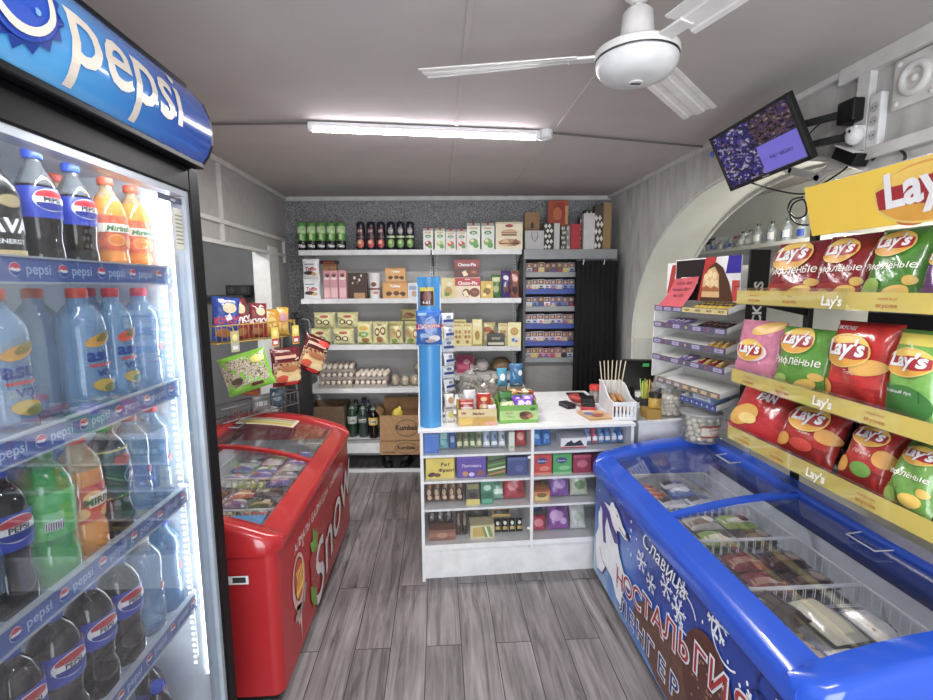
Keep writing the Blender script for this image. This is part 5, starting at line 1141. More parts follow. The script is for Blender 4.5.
r2 = [('d', -.15, .55, .16, .18, pm('#7a4a28', .5)), ('d', .2, .6, .16, .18, pm('#7a4a28', .5)), ('d', -.15, .55, .1, .1, pm('#e0cc98', .5)), ('d', .2, .6, .1, .1, pm('#e0cc98', .5)), ('d', 0, .22, .2, .14, pm('#a86a3c', .5)), ('t', 'Rulet', 0, .84, .1, pm('#8a3a28', .5), 0, .03)]
r3 = [('d', -.2, .5, .2, .22, pm('#c8a868', .5)), ('d', .2, .46, .18, .2, pm('#a8743c', .5)), ('d', .2, .46, .1, .11, pm('#e8dcb0', .5)), ('r', -.4, .82, .4, .92, pm('#a8a050', .5)), ('d', -.1, .16, .2, .1, pm('#8a9a3a', .5))]
for v0, v1, a, b_, ds, lb in ((233, 284, 440, 515, r1, 'standing pale pack with green oval emblem'), (283, 336, 440, 515, r2, 'standing pale pack with two chocolate rolls'), (337, 384, 440, 515, r3, 'standing pale pack with biscuit picture, left of pair'), (387, 440, 440, 515, r3, 'standing pale pack with biscuit picture, right of pair')):
    o = bag('roll_cake_pack', Wq(v0, v1), Hq(a, b_), .11, CR, ds, int(v0)); sh(o, qx((v0 + v1) / 2), z3, .09); tag(o, lb + ', third shelf', 'cake pack', 'roll cake packs on the third shelf')
o = bag('roll_cake_pack', Wq(374, 436), Hq(398, 438), .10, foil('#a89a60'), [('d', 0, .5, .3, .25, pm('#7a5430', .5)), ('r', -.4, .1, .4, .25, pm('#c8b880', .5))], 77); sh(o, qx(405), z3 + Hq(440, 515) + .002, .10); tag(o, 'brownish cake pack lying on top of the standing packs, third shelf', 'cake pack')
yb = [('r', -.4, .86, .4, .95, pm('#c8a860', .5)), ('d', -.18, .62, .16, .08, pm('#b8843c', .5)), ('d', .2, .62, .16, .08, pm('#b8843c', .5)), ('d', -.18, .40, .16, .08, pm('#a8742c', .5)), ('d', .2, .40, .16, .08, pm('#b8843c', .5)), ('d', 0, .18, .2, .08, pm('#a8742c', .5))]
y0 = carton('biscuit_pack', 30 / 3.181 * .00869, .07, .205, pm('#dccf8c', .35), yb)
z3r = 1.165
for i, v in enumerate((54, 85, 116, 147)):
    o = y0 if i == 0 else dup(y0); sh(o, rx(v), z3r, .05); tag(o, f"yellow biscuit pack with small rounds, {ORD[i]} of four behind the blue tube, third shelf", 'pack', 'yellow biscuit packs on the third shelf')
o = dup(y0); sh(o, rx(118), z3r + .0005, .16); o.scale = (1.6, 1, 1.12); tag(o, 'taller yellow biscuit pack showing behind the row of four, third shelf', 'pack', 'yellow biscuit packs on the third shelf')
o = carton('biscuit_pack', 32 / 3.181 * .00869, .06, .24, pm('#d4c878', .3), [('r', -.4, .75, .4, .9, pm('#e8e0b0', .5)), ('d', 0, .4, .25, .18, pm('#a88a38', .5)), ('r', -.45, .0, .45, .06, pm('#a88a38', .5))]); sh(o, rx(180), z3r, .04); tag(o, 'tall pale yellow pack fifth in the yellow row, third shelf', 'pack')
o = bag('biscuit_pack', 42 / 3.181 * .00869, .205, .05, foil('#c8b878'), [('d', -.1, .7, .3, .12, pm('#a85a34', .5)), ('d', .2, .55, .2, .12, pm('#7a4424', .5)), ('d', -.1, .3, .3, .12, pm('#e0d4a0', .5))], 51); sh(o, rx(217), z3r, .13); tag(o, 'brown-spotted biscuit bag standing behind the black chocolate pack', 'pack')
o = carton('chocolate_pack', 58 / 3.181 * .00869, .05, .11, pm('#16140f', .3), [('r', -.45, .1, .45, .3, pm('#c8c0a8', .4)), ('t', 'GOLD', 0, .55, .25, pm('#c8b890', .4), 0, .03)]); sh(o, rx(242), z3r, .02); tag(o, 'black chocolate pack with pale stripe at the shelf front, third shelf', 'pack')
o = carton('biscuit_pack', 30 / 3.181 * .00869, .06, .20, pm('#d0c480', .3), yb); sh(o, rx(264), z3r, .08); tag(o, 'yellow pack between the black chocolate and the last pack, third shelf', 'pack')
o = carton('biscuit_pack', 44 / 3.181 * .00869, .06, .21, pm('#dcd290', .3), [('d', 0, .62, .3, .17, pm('#b8883c', .5)), ('d', 0, .62, .22, .12, pm('#c89a50', .5)), ('d', .05, .24, .32, .13, pm('#c8d0e0', .5)), ('d', -.08, .26, .12, .08, pm('#4a7ac0', .5)), ('d', .16, .2, .1, .06, pm('#c05a4a', .5))]); sh(o, rx(303), z3r, .03); tag(o, 'yellow pack with a big round biscuit, right end of third shelf', 'pack')
# --- fourth shelf: eggs and bread
PULP = mat_noise('egg_tray_pulp', ['#8e8378', '#a1968b'], 30, .95, bump=.4); EGG = pm('#ded0be', .55, 0, .05)
def egg_tray(label, w, d, nx, ny, group):
    t = thing('egg_tray', label, 'egg tray', (0, 0, 0), 0, group); NX, NY = nx * 6, ny * 6; vs = []; fs = []
    for j in range(NY + 1):
        for i in range(NX + 1):
            x = -w / 2 + w * i / NX; y = d * j / NY
            vs.append((x, y, .022 + .016 * math.cos(2 * PI * i / 6) * math.cos(0) * .5 + .016 * math.cos(2 * PI * j / 6) * .5))
    for j in range(NY):
        for i in range(NX): a = j * (NX + 1) + i; fs.append((a, a + 1, a + NX + 2, a + NX + 1))
    o = MB(); o.add(vs, fs, PULP); o.box(-w / 2 - .004, w / 2 + .004, -.004, .0, .0, .03, PULP); o.box(-w / 2 - .004, -w / 2, 0, d, 0, .03, PULP); o.box(w / 2, w / 2 + .004, 0, d, 0, .03, PULP); o.box(-w / 2, w / 2, d, d + .004, 0, .03, PULP); o.build('pulp_tray', t, 60)
    e0 = None
    for j in range(ny):
        for i in range(nx):
            x = -w / 2 + w * (i + .5) / nx; y = d * (j + .5) / ny
            if e0 is None:
                e = MB(); e.sph((0, 0, .028), .0215, .0215, .028, EGG, 12, 8); e0 = e.build('egg', t, 180); e0.location = (x, y, .012)
            else: c = e0.copy(); COL.objects.link(c); c.parent = t; c.location = (x, y, .012)
    return t
E1 = egg_tray('cardboard tray of pale eggs, bottom one of the pile of three', .30, .26, 6, 5, 'egg trays on the fourth shelf'); sh(E1, bx(290 + 186 / 4.667), ZS[3], .05)
for i, lb in ((1, 'cardboard tray of pale eggs, middle one of the pile of three'), (2, 'cardboard tray of pale eggs, topmost of the pile of three')):
    o = dup(E1, label=lb); sh(o, bx(290 + (188 + 4 * i) / 4.667), ZS[3] + .069 * i, .05 + .01 * i, .06 * i)
o = dup(E1, label='single cardboard tray of pale eggs, right of the pile'); sh(o, bx(290 + 352 / 4.667), ZS[3], .05)
o = dup(E1, label='cardboard egg tray lying upon the single tray of eggs'); sh(o, bx(290 + 356 / 4.667), ZS[3] + .069, .06)
def loaf(label, w, d, h, c='#b08a5a', film='#e8e4dc', fa=.45):
    t = thing('bread_bag', label, 'bread', (0, 0, 0), 0, 'bread bags on the fourth shelf'); o = MB()
    o.sph((0, d / 2, h * .47), w * .46, d * .46, h * .46, pm(c, .8, 0, .15, 20), 14, 9, .12); o.v = [(a, b, max(c_, .003)) for a, b, c_ in o.v]; o.build('loaf', t, 180)
    o = MB(); o.sph((0, d / 2, h * .5), w * .5, d * .5, h * .5, clear(film, fa, .2, .3), 14, 9, .14); o.v = [(a, b, max(c_, .001)) for a, b, c_ in o.v]; o.build('clear_wrapper', t, 180); return t
for i, (v, w, h, dz) in enumerate(((468, .085, .11, 0), (516, .084, .10, 0), (562, .088, .11, 0), (608, .08, .12, 0))):
    o = loaf(f"wrapped pale bread roll, {ORD[i]} from the egg trays on the fourth shelf", w, .13, h, '#c2a578', '#e8e6e0', .28); sh(o, bx(290 + v / 4.667), ZS[3], .06)
o = loaf('brown wrapped loaf lying above the pale bread rolls, fourth shelf', .12, .14, .10, '#a07a48', '#d8c8a8', .3); sh(o, bx(290 + 588 / 4.667), ZS[3] + .118, .07)
z4 = .90
t = thing('pink_carton', 'bright pink carton on the lower right shelf behind the sweets', 'box'); w = .155
o = MB(); o.box(-w / 2, w / 2, 0, .1, 0, .16, pm('#a8305c', .5)); o.box(-w / 2 + .004, w / 2 - .004, .004, .096, .158, .162, pm('#d8a0b0', .5)); decos(o, plane_y(0), w, .16, [('r', -.4, .2, .4, .45, pm('#c85a7a', .5)), ('d', .1, .65, .2, .15, pm('#d898a8', .5))]); o.build('carton', t, 0); sh(t, bx(463), z4, .15)
o = loaf('white wrapped bag beside the pink carton, lower right shelf', .14, .12, .13, '#c8b8b0', '#e8e4e4', .6); sh(o, bx(481), z4, .16)
o = loaf('brown bread in a clear bag right of the pink carton', .19, .16, .13, '#a8804c', '#d0b890', .25); sh(o, bx(502), z4, .16)
# --- lowest shelf and floor
def open_box(name, label, w, d, h, m, flap=None, prints=None):
    t = thing(name, label, 'box'); o = MB(); k = .004
    o.box(-w / 2, w / 2, 0, d, 0, k, m); o.box(-w / 2, w / 2, 0, k, k, h, m); o.box(-w / 2, w / 2, d - k, d, k, h, m); o.box(-w / 2, -w / 2 + k, k, d - k, k, h, m); o.box(w / 2 - k, w / 2, k, d - k, k, h, m)
    if prints: decos(o, plane_y(0), w, h, prints)
    o.build('carton', t, 0); return t
zb = .31
t = open_box('cardboard_box', 'open brown cardboard box on the lowest shelf behind the red freezer', .33, .28, .30, pm('#7d664e', .85, 0, .1, 25)); sh(t, -1.03, zb, .06)
lp = [('d', .12, .5, .26, .34, pm('#4a3c30', .7)), ('d', .12, .5, .245, .31, CARD), ('t', 'Kumbala', .12, .43, .26, pm('#3a2e26', .7), 0, .04)]
t = open_box('cardboard_box', 'large brown cardboard box with printed logo and hanging flap, lowest shelf', .395, .29, .235, CARD, None, lp); sh(t, bx(397), zb, -.03)
o = MB(); o.obox((0, -.008, .235 - .0), .2, .002, .0, Matrix.Identity(3), CARD) if False else None
f = MB(); f.box(-.2, .2, -.022, -.018, -.125, .0, CARD); decos(f, plane_y(-.022), .405, .235, [('d', .1, -.27, .26, .22, pm('#4a3c30', .7)), ('d', .1, -.27, .245, .2, CARD), ('t', 'Kumbala', .1, -.31, .2, pm('#3a2e26', .7), 0, .04), ('r', -.42, -.46, -.15, -.40, pm('#7a5a3c', .7))]); f.build('front_flap', t, 0)
f = MB(); R = Matrix.Rotation(.9, 3, 'Y'); f.obox((-.215, .145, .262), .03, .14, .002, R, CARD); f.build('side_flap', t, 0); f = MB(); R = Matrix.Rotation(-.5, 3, 'Y') ; f.prism([(.06, .235), (.3, .235), (.3, .31), (.1, .27)], 0, .198, .202, CARD); f.build('side_flap', t, 0); f = MB(); R = Matrix.Rotation(.35, 3, 'X'); f.obox((0, .295, .285), .2, .002, .055, Matrix.Rotation(-.25, 3, 'X'), CARD); f.build('back_flap', t, 0)
o = MB(); o.sph((0, 0, .055), .05, .05, .055, pm('#e0c81c', .5), 14, 9, .12); o.sph((.02, 0, .1), .02, .02, .03, pm('#e8d030', .5), 8, 6, .1); b_ = o.build('yellow_bag', smooth=180); sh(b_, bx(392), zb + .155, .12); tag(b_, 'crumpled bright yellow bag inside the large cardboard box', 'bag')
o = carton('packing_carton', .25, .2, .148, CARD); sh(o, bx(393), zb + .0055, .03); tag(o, 'brown carton lying in the large cardboard box under the yellow bag', 'box')
for i, (px, dd, body, lab, lb) in enumerate([(345.2, .12, '#28402e', '#b8c0b8', 'dark green big bottle, leftmost on the lowest shelf'), (349, .23, '#182420', '#5a6a60', 'dark green big bottle in the back row, lowest shelf'), (356.4, .11, '#34403c', '#3a4a48', 'green-grey big bottle beside the cardboard box, front row'), (367.2, .07, '#1a1210', '#d8b838', 'black cola bottle with yellow label, lowest shelf'), (360.5, .21, '#201420', '#6a5a8a', 'dark bottle with mauve label behind the yellow labelled one'), (357, .325, '#1c2a20', '#3a5a40', 'dark big bottle at the very back of lowest shelf')]):
    o = bottle('drink_bottle', lb, 'bottle', 'big bottles on the lowest shelf', .045, .32, pm(body, .12, 0, .1, 10, 0, .4), pm('#2a3a30' if i != 4 else '#5a3a70', .4), clear('#8aa090', .5), (.4, .62, pm(lab, .4)), [('r', -.4, .46, .4, .56, pm('#d8d8c8', .4)), ('t', 'Cola', 0, .48, .1, INK, .1, .03)], .84, 'wide'); sh(o, bx(px), zb, dd)
for i, px in enumerate((404, 413.5, 423)):
    o = bottle('drink_bottle', f"dark bottle showing behind the large cardboard box, {ORD[i]} from the left", 'bottle', 'bottles behind the large box', .038, .33, pm('#1a1418', .12, 0, .1, 10, 0, .4), pm('#201c24', .4), None, (.4, .6, pm('#4a2a30', .4)), (), .9, 'pet'); sh(o, bx(px), zb, .352)
t = thing('shoe', 'black sports shoe on the floor under the lowest shelf, left one', 'shoe', (0, 0, 0), 0, 'black shoes under the shelf')
o = MB(); o.box(-.04, .04, 0, .26, 0, .022, pm('#2a2a2c', .6)); o.build('sole', t, 0, .008)
o = MB(); n = 9
for k in range(n): pass
o.sph((0, .08, .03), .04, .085, .045, pm('#141416', .6), 12, 8); o.sph((0, .19, .045), .037, .07, .065, pm('#141416', .6), 12, 8); o.build('upper', t, 180)
o = MB()
for k in range(4): o.tube([(-.02, .07 + .018 * k, .072 + .004 * k), (.02, .07 + .018 * k, .072 + .004 * k)], .003, pm('#8a8a8e', .5), 6)
o.build('laces', t, 180)
sh(t, bx(383), 0, .05, .3); o = dup(t, label='black sports shoe on the floor under the lowest shelf, right one'); sh(o, bx(396), 0, .05, -.2)

# ================================================================== CIGARETTE CABINET AND CURTAIN
CG = pm('#8b8e90', .45); CX0, CX1 = .755, 1.575
t = thing('cigarette_cabinet', 'grey cigarette cabinet with six short shelves beside the black curtain', 'cabinet', BK((CX0 + CX1) / 2), BA); w = (CX1 - CX0) / 2
o = MB(); o.box(-w, w, 0, .40, 1.932, 2.017, CG); o.build('top_box', t, 0, .003)
for s in (-1, 1): o = MB(); o.box(s * w - (.02 if s > 0 else 0), s * w + (.02 if s < 0 else 0), .02, .40, .0, 1.932, pm('#4c4e52', .5)); o.build('side_panel', t, 0)
o = MB(); o.box(-w + .02, w - .02, .25, .27, .75, 1.932, pm('#26282b', .6)); o.box(-w + .02, w - .02, .10, .12, 0, 1.03, pm('#8f8e8c', .6)); o.build('back_panel', t, 0)
cz = [1.635, 1.36, 1.185 + .005, .0, .0, .0]
cz = [on_y(525, p, 4.27).z for p in (297, 324, 350, 372.5, 394 - 0, 418)]
cz = [4.3 and v for v in cz]
zsh = [1.655, 1.432, 1.195, .965, .0, .0]
zsh = [1.655, 1.455, 1.255, 1.05, .85, .0]
# heights read off the photograph along the shelf fronts (y of shelf top at px 540)
zsh = [on_y(540, p, 4.27).z for p in (272.5, 289.5, 307.0, 324.5, 342.0, 358.5)]
BLS = pm('#2a4496', .4)
SW0, SW1 = -w + .02, -w + .47
for i, z in enumerate(zsh):
    m = [CG, BLS, CG, BLS, BLS, CG][i]
    o = MB(); o.box(SW0, SW1, .06, .25, z - .008, z, CG); o.box(SW0, SW1, .052, .06, z - .040, z + .004, m); o.build('pack_shelf', t, 0)
CIGN = [['#b8a888', '#4a3a34', '#c8b878', '#7a4a3c', '#6a3a34', '#5a4a40', '#c8b868', '#8a98b0'], ['#b8b4b0', '#c8c8c8', '#c0c0c4', '#d0ccc8', '#8a94b8', '#9aa4c8', '#7a88c0', '#8a90b8'], ['#b8c4d8', '#5a78c0', '#4a4448', '#d8d8dc', '#5a6ab8', '#4a5a9a', '#7a6a90', '#3a3440'], ['#c8ccd8', '#b8bccc', '#d0d0d8', '#a8acc8', '#c0b8c0', '#b8b0c0', '#8a88a0', '#9a9088'], ['#c0b8c0', '#d0d0d4', '#c8b8c8', '#b8a8b8', '#b098a8', '#c8b0b0', '#a89098', '#786870'], ['#8ab0c8', '#c8b848', '#c088a8', '#d07888', '#a86878', '#b89098', '#383438', '#c0c0c4']]
RW_ = ['top', 'second', 'third', 'fourth', 'fifth', 'lowest']; NUMS = ['first', 'second', 'third', 'fourth', 'fifth', 'sixth', 'seventh', 'eighth']
def cigpack(c, c2, h=.092, txt=1):
    ds = [('r', -.46, .5, .46, .96, pm('#6a5048', .5, 0, .4, 40)), ('d', -.05, .72, .24, .15, pm('#b89078', .5)), ('r', -.46, .04, .46, .14, pm(c2, .4)), ('r', -.25, .2, .25, .36, pm(c2, .4))]
    return carton('cigarette_pack', .053, .022, h, pm(c, .35), ds)
for i, row in enumerate(CIGN):
    for k, c in enumerate(row):
        x = CX0 + .02 + .033 + .055 * k + (.0)
        o = cigpack(c, ['#2a4a9a', '#a83040', '#c8b060', '#303030'][(i + k) % 4], .084 + .003 * ((i * 3 + k) % 3)); sh(o, x, zsh[i], .075)
        tag(o, f"cigarette pack, {NUMS[k]} from the left on the {RW_[i]} shelf of the cigarette cabinet", 'cigarette pack', 'cigarette packs in the grey cabinet')
# curtain hung on a rod
t = thing('curtain', 'black curtain covering right half of the cigarette cabinet', 'curtain', BK(1.39, -.04), BA)
o = MB(); NC, NR = 90, 12; vs = []; fs = []
for j in range(NR + 1):
    for i in range(NC + 1):
        u = i / NC; v = j / NR; x = -.185 + .365 * u; x *= (1.0 + .03 * v)
        a = (.006 + .016 * v); vs.append((x, .0 + a * math.sin(u * 2 * PI * 8.5 + .8 * math.sin(3 * v)) + .01 * math.sin(u * 5 + 2 * v), 1.915 - 1.80 * v + .012 * math.sin(u * 2 * PI * 4) * (1 - v) * .6))
for j in range(NR):
    for i in range(NC): a = j * (NC + 1) + i; fs.append((a, a + NC + 1, a + NC + 2, a + 1))
o.add(vs, fs, pm('#08080a', .9)); o.build('cloth', t, 180)
o = MB(); o.tube([(-.19, .0, 1.92), (.18, .0, 1.92)], .004, CHROME, 8); o.build('rod', t)
for x in (-.12, .06): o = MB(); o.tube([(x, -.012, 1.925), (x - .005, -.028, 1.905), (x - .012, -.032, 1.88)], .004, WHITE, 6); o.build('hook', t)
# gift bags on the cabinet
def sx_(v): return bx(510 + v / 5.833)
def S(v): return v / 5.833 * .00869
def gift(label, v0, v1, y0, y1, m, ds=(), d=.07, dep=.08, handle=False, side=None):
    w_, h_ = S(v1 - v0), S(y1 - y0); t = thing('gift_bag', label, 'gift bag', (0, 0, 0), 0, 'gift bags on the cigarette cabinet')
    o = MB(); o.box(-w_ / 2, w_ / 2, 0, d, 0, h_, m); decos(o, plane_y(0), w_, h_, ds)
    if side: o.add([(w_ / 2 + .0006, 0, 0), (w_ / 2 + .0006, d, 0), (w_ / 2 + .0006, d, h_), (w_ / 2 + .0006, 0, h_)], [(0, 1, 2, 3)], side)
    o.build('paper_bag', t, 0)
    if handle: o = MB(); o.tube([(-.025, -.003, h_ * .93), (-.028, -.004, h_ * .72), (-.012, -.004, h_ * .5), (.0, -.004, h_ * .42), (.014, -.004, h_ * .5), (.028, -.004, h_ * .72), (.025, -.003, h_ * .93)], .0022, pm('#6a5038', .6), 6); o.build('handle', t)
    sh(t, sx_((v0 + v1) / 2), 2.017, dep); return t
KR = pm('#a07a52', .8, 0, .1, 30); PAT = mat_noise('lattice_paper', ['#2c2a24', '#5a4f3a', '#d8d4c8', '#e4e2da'], 42, .6, bump=0, pos=[.40, .47, .50, .56])
LAT = [('p', [(x, z), (x + .17, z + .09), (x, z + .18), (x - .17, z + .09)], pm('#d8d6ce', .5)) for x in (-.28, .06) for z in (.02, .42, .8)] + [('p', [(x, z), (x + .17, z + .09), (x, z + .18), (x - .17, z + .09)], pm('#d8d6ce', .5)) for x in (-.1, .24) for z in (.22, .62)]
gift('tall kraft gift bag with a dark leaf print, left end of the cabinet', 82, 172, 168, 400, KR, [('d', 0, .66, .12, .08, pm('#4a3424', .6)), ('r', -.02, .4, .02, .6, pm('#4a3424', .6))], .06, .20)
gift('small pale grey gift bag with brown cord handle', 92, 202, 292, 402, pm('#b4b4b4', .6), (), .06, .04, True)
LP2 = pm('#3c362a', .6)
gift('dark and white lattice gift bag left of the red one', 200, 262, 248, 402, LP2, LAT, .07, .06); gift('plain white side of a gift bag right of lattice bag', 263, 296, 248, 402, pm('#c8c6c2', .6), (), .07, .07)
gift('narrow lattice gift bag in shadow behind the white one', 300, 336, 255, 400, pm('#50483a', .6), [(a, [(x * .9, z) for x, z in b_], c) for a, b_, c in LAT], .06, .13)
gift('narrow silvery gift bag left of the red one', 338, 366, 260, 402, pm('#8a8c8a', .6), LAT[:4], .07, .09); gift('bright red gift bag in the middle of the row', 366, 422, 256, 405, pm('#b01c28', .5), (), .07, .05)
gift('patterned gift bag edge right of the red one', 416, 440, 262, 402, pm('#5a5444', .6), LAT, .06, .14)
gift('tall white ribbed gift bag right of the red bag', 442, 508, 200, 408, pm('#ccc8c8', .6), [('r', -.4 + .2 * k, .02, -.39 + .2 * k, .98, pm('#b0acac', .6)) for k in range(5)], .07, .04)
gift('large brown and white lattice gift bag at right end', 508, 558, 150, 404, pm('#4a4030', .6), [(a, [(x * 1.2, z * .8) for x, z in b_], c) for a, b_, c in LAT], .08, .05); gift('plain kraft side panel gift bag at far right corner', 558, 606, 135, 404, pm('#9a7c4e', .7), (), .08, .06)
t = gift('shiny orange-red gift bag hanging on wall above the others', 246, 366, 104, 258, foil('#b8502c'), [('d', .05, .55, .4, .4, pm('#a03c22', .3)), ('d', -.05, .5, .22, .25, pm('#c86a3c', .3)), ('r', .34, .1, .5, .8, pm('#c8905a', .4))], .10, .14); t.location = BK(sx_(306), .2, 2.018 + S(402 - 258)); 
o = carton('gift_bag', S(130), .11, S(402 - 262), pm('#6a5a44', .7)); sh(o, sx_(318), 2.017, .205); tag(o, 'brown box behind lattice bags that the orange bag stands on', 'gift box')
gift('patterned gift bag behind the white ribbed one', 410, 440, 200, 400, pm('#4c4436', .6), LAT, .06, .21); gift('lattice gift bag rising behind the white ribbed one, in back', 440, 510, 160, 400, pm('#463e30', .6), LAT, .07, .18)
# gas cylinder behind the red freezer
t = thing('gas_cylinder', 'dark grey gas cylinder with hose behind the red freezer', 'gas cylinder', (-1.20, 4.12, 0)); CY = pm('#2c2a2b', .5)
o = MB(); o.lathe([(.10, 0), (.112, .02), (.112, 1.18), (.105, 1.27), (.075, 1.35), (.035, 1.39), (.03, 1.40)], CY, 28); o.build('tank', t, 40)
o = MB(); o.lathe([(.022, 1.40), (.022, 1.43), (.03, 1.435), (.03, 1.45), (.012, 1.455), (.012, 1.475), (.026, 1.48), (.026, 1.495)], BLACK, 14); o.tube([(0, 0, 1.44), (.06, -.02, 1.445), (.07, -.02, 1.46)], .009, BLACK, 8); o.build('valve', t, 40)
o = MB(); o.tube([(.06, -.02, 1.44), (.12, -.04, 1.43), (.135, -.04, 1.36), (.12, -.06, 1.26), (.06, -.12, 1.12), (.02, -.125, .9), (.03, -.12, .6)], .007, pm('#77777a', .5), 8); o.build('hose', t, 180)
# ================================================================== DISPLAY COUNTER
CA = math.radians(2.0); C0 = (-.105, 2.612)
def CT(x, d=0.0, z=0.0): return (C0[0] + x * math.cos(CA) - d * math.sin(CA), C0[1] + x * math.sin(CA) + d * math.cos(CA), z)
CW = pm('#e2e3e4', .35); CL = 1.236; CDIV = .632; CZ = [.22, .433, .600, .754]
t = thing('display_counter', 'white shop counter with glass-front sweet shelves and long white top', 'counter', CT(0), CA)
o = MB(); o.box(-.018, CL, -.012, .87, .893, .911, CW); o.build('worktop', t, 0, .002)
for x0, x1 in ((-.008, .010), (CDIV - .009, CDIV + .009), (CL - .022, CL - .004)):
    o = MB(); o.box(x0, x1, 0, .40, 0 if x0 < 0 or x0 > 1 else .17, .893, CW); o.build('upright', t, 0)
o = MB(); o.box(.01, CL - .02, .385, .40, .17, .893, pm('#c9cbce', .5)); o.build('back_panel', t, 0)
o = MB(); o.box(-.008, CL - .004, .845, .86, 0, .893, CW); o.build('rear_panel', t, 0)
o = MB(); o.box(.01, CL - .02, .03, .045, 0, .19, CW); o.build('plinth', t, 0)
for i, z in enumerate(CZ):
    for x0, x1 in ((.010, CDIV - .009), (CDIV + .009, CL - .022)):
        o = MB(); o.box(x0, x1, .004 if i == 0 else .014, .385, z - (.03 if i == 0 else .014), z, CW); o.build('shelf', t, 0)
for x0, x1 in ((.012, CDIV - .011), (CDIV + .011, CL - .024)):
    o = MB(); o.box(x0, x1, .004, .007, .222, .885, clear('#f2f6f8', .008, .02, .05)); g = o.build('glass_door', t, 0)
    for z in (.29, .72): o = MB(); o.box(x1 - .016, x1 + .002, -.004, .004, z, z + .014, WHITE); o.build('door_clip', g, 0, .002)
def cx(px): return (on_y(px, 500, 2.64).x - C0[0])
def c5(v): return cx(410 + v / 4.115)
def c6(v): return cx(520 + v / 4.115)
SX = 0.00134            # metres per unit of those views
def st(o, x, row, d, rz=0.0, z=None): o.location = CT(x, d, (CZ[row] if z is None else z) + .0006); o.rotation_euler = (o.rotation_euler[0], o.rotation_euler[1], CA + rz); return o
def cbox(v0, v1, hh, col, ds, label, row, right=False, dd=.05, dep=.11, name='sweets_box', cat='box', group='sweets behind the counter glass'):
    f = c6 if right else c5; w = (f(v1) - f(v0)) * .95; v0 += 3; v1 += 3; o = carton(name, w, dep, hh * 1.1, pm(col, .38), ds); st(o, (f(v0) + f(v1)) / 2, row, dd); return tag(o, label, cat, group)
def cbag(v0, v1, hh, col, ds, label, row, right=False, dd=.09, th=.06, seed=1, dz=0.0, name='sweets_bag'):
    f = c6 if right else c5; w = (f(v1) - f(v0)) * .98; o = bag(name, w, hh * 1.1, th, foil(col), ds, seed); o.rotation_euler = (-.35, 0, 0); st(o, (f(v0) + f(v1)) / 2, row, dd, 0, CZ[row] + .012 + dz); return tag(o, label, 'bag', 'sweets behind the counter glass')
# topmost row
cbox(58, 121, .105, '#1f66c4', [('r', -.5, .86, .5, .92, pm('#3a80d8', .4)), ('r', -.45, .1, -.1, .3, pm('#3a78cc', .4))], 'plain blue box at left end of top counter shelf', 3)
cbag(121, 166, .10, '#5aa0a8', [('r', -.3, .5, .3, .8, pm('#a8ccd0', .4))], 'teal snack bag next to the plain blue box, top counter shelf', 3, seed=3)
cbag(166, 195, .10, '#2a5aa8', [('r', -.3, .3, .3, .6, pm('#88a8d8', .4))], 'slim blue bag beside the teal one, top counter shelf', 3, seed=4)
for k in range(4): cbag(197 + 27 * k, 222 + 27 * k, .095, ['#6a7040', '#8a8060', '#5a8048', '#9a9a78'][k], [('r', -.4, .1, .4, .35, pm('#d0d8a8', .4)), ('d', 0, .6, .3, .14, pm('#4a5a30', .4))], f"narrow {['olive', 'tan', 'green', 'khaki'][k]} sweets bag in the middle of top counter shelf", 3, seed=5 + k)
for k in range(3): cbag(307 + 32 * k, 338 + 32 * k, .09, ['#b8c4d0', '#8aa0b8', '#c8ccd0'][k], [('r', -.4, .1, .4, .3, pm('#e8ecf0', .4)), ('d', .1, .55, .2, .14, pm('#4a6aa0', .4))], f"white-blue sweets bag, {ORD[k]} of three on top counter shelf", 3, seed=15 + k)
o = cbox(408, 432, .10, '#d8dcd4', [('r', -.4, .1, .4, .25, pm('#a8b890', .4))], 'narrow white pack near the divider, top counter shelf', 3)
cbag(438, 490, .10, '#a82a34', [('d', 0, .5, .3, .2, pm('#d88a80', .4))], 'red sweets bag against the divider, top counter shelf left side', 3, seed=21)
# second row
cbox(62, 186, .118, '#dcc43c', [('r', -.5, .92, .5, 1, pm('#b89c28', .4)), ('t', 'Рот', .18, .58, .22, pm('#4a2418', .4), .1, .05), ('t', 'Фронт', .22, .32, .22, pm('#4a2418', .4), .1, .05), ('d', -.3, .2, .14, .1, pm('#4a2a1a', .4), .3), ('d', -.1, .18, .12, .09, pm('#6a3a20', .4))], 'yellow sweets box with brown lettering, second counter shelf', 2)
cbox(191, 316, .118, '#5c3aa6', [('t', 'Ломтишка', 0, .48, .19, pm('#ece4f4', .4), 0, .03), ('d', -.22, .18, .1, .12, pm('#c88a50', .4)), ('d', .3, .2, .12, .13, pm('#8a5030', .4)), ('d', 0, .15, .1, .09, pm('#d8c8e8', .4)), ('r', -.5, .9, .5, .96, pm('#7a58c0', .4))], 'purple sweets box with white lettering, second counter shelf', 2)
o = cbox(319, 396, .12, '#4a6a34', [('p', [(-.5, .05 + .2 * k), (.5, .2 + .2 * k), (.5, .28 + .2 * k), (-.5, .13 + .2 * k)], pm(['#c87a3c', '#d8e0b0', '#5a9a40', '#3a2a20'][k], .4)) for k in range(4)], 'striped green and orange sweets pack, second counter shelf', 2)
cbox(400, 488, .10, '#3c4a86', [('r', -.5, .85, .5, 1, pm('#56649c', .4)), ('d', .1, .4, .2, .2, pm('#55639a', .4))], 'dull blue box against the divider, second counter shelf', 2)
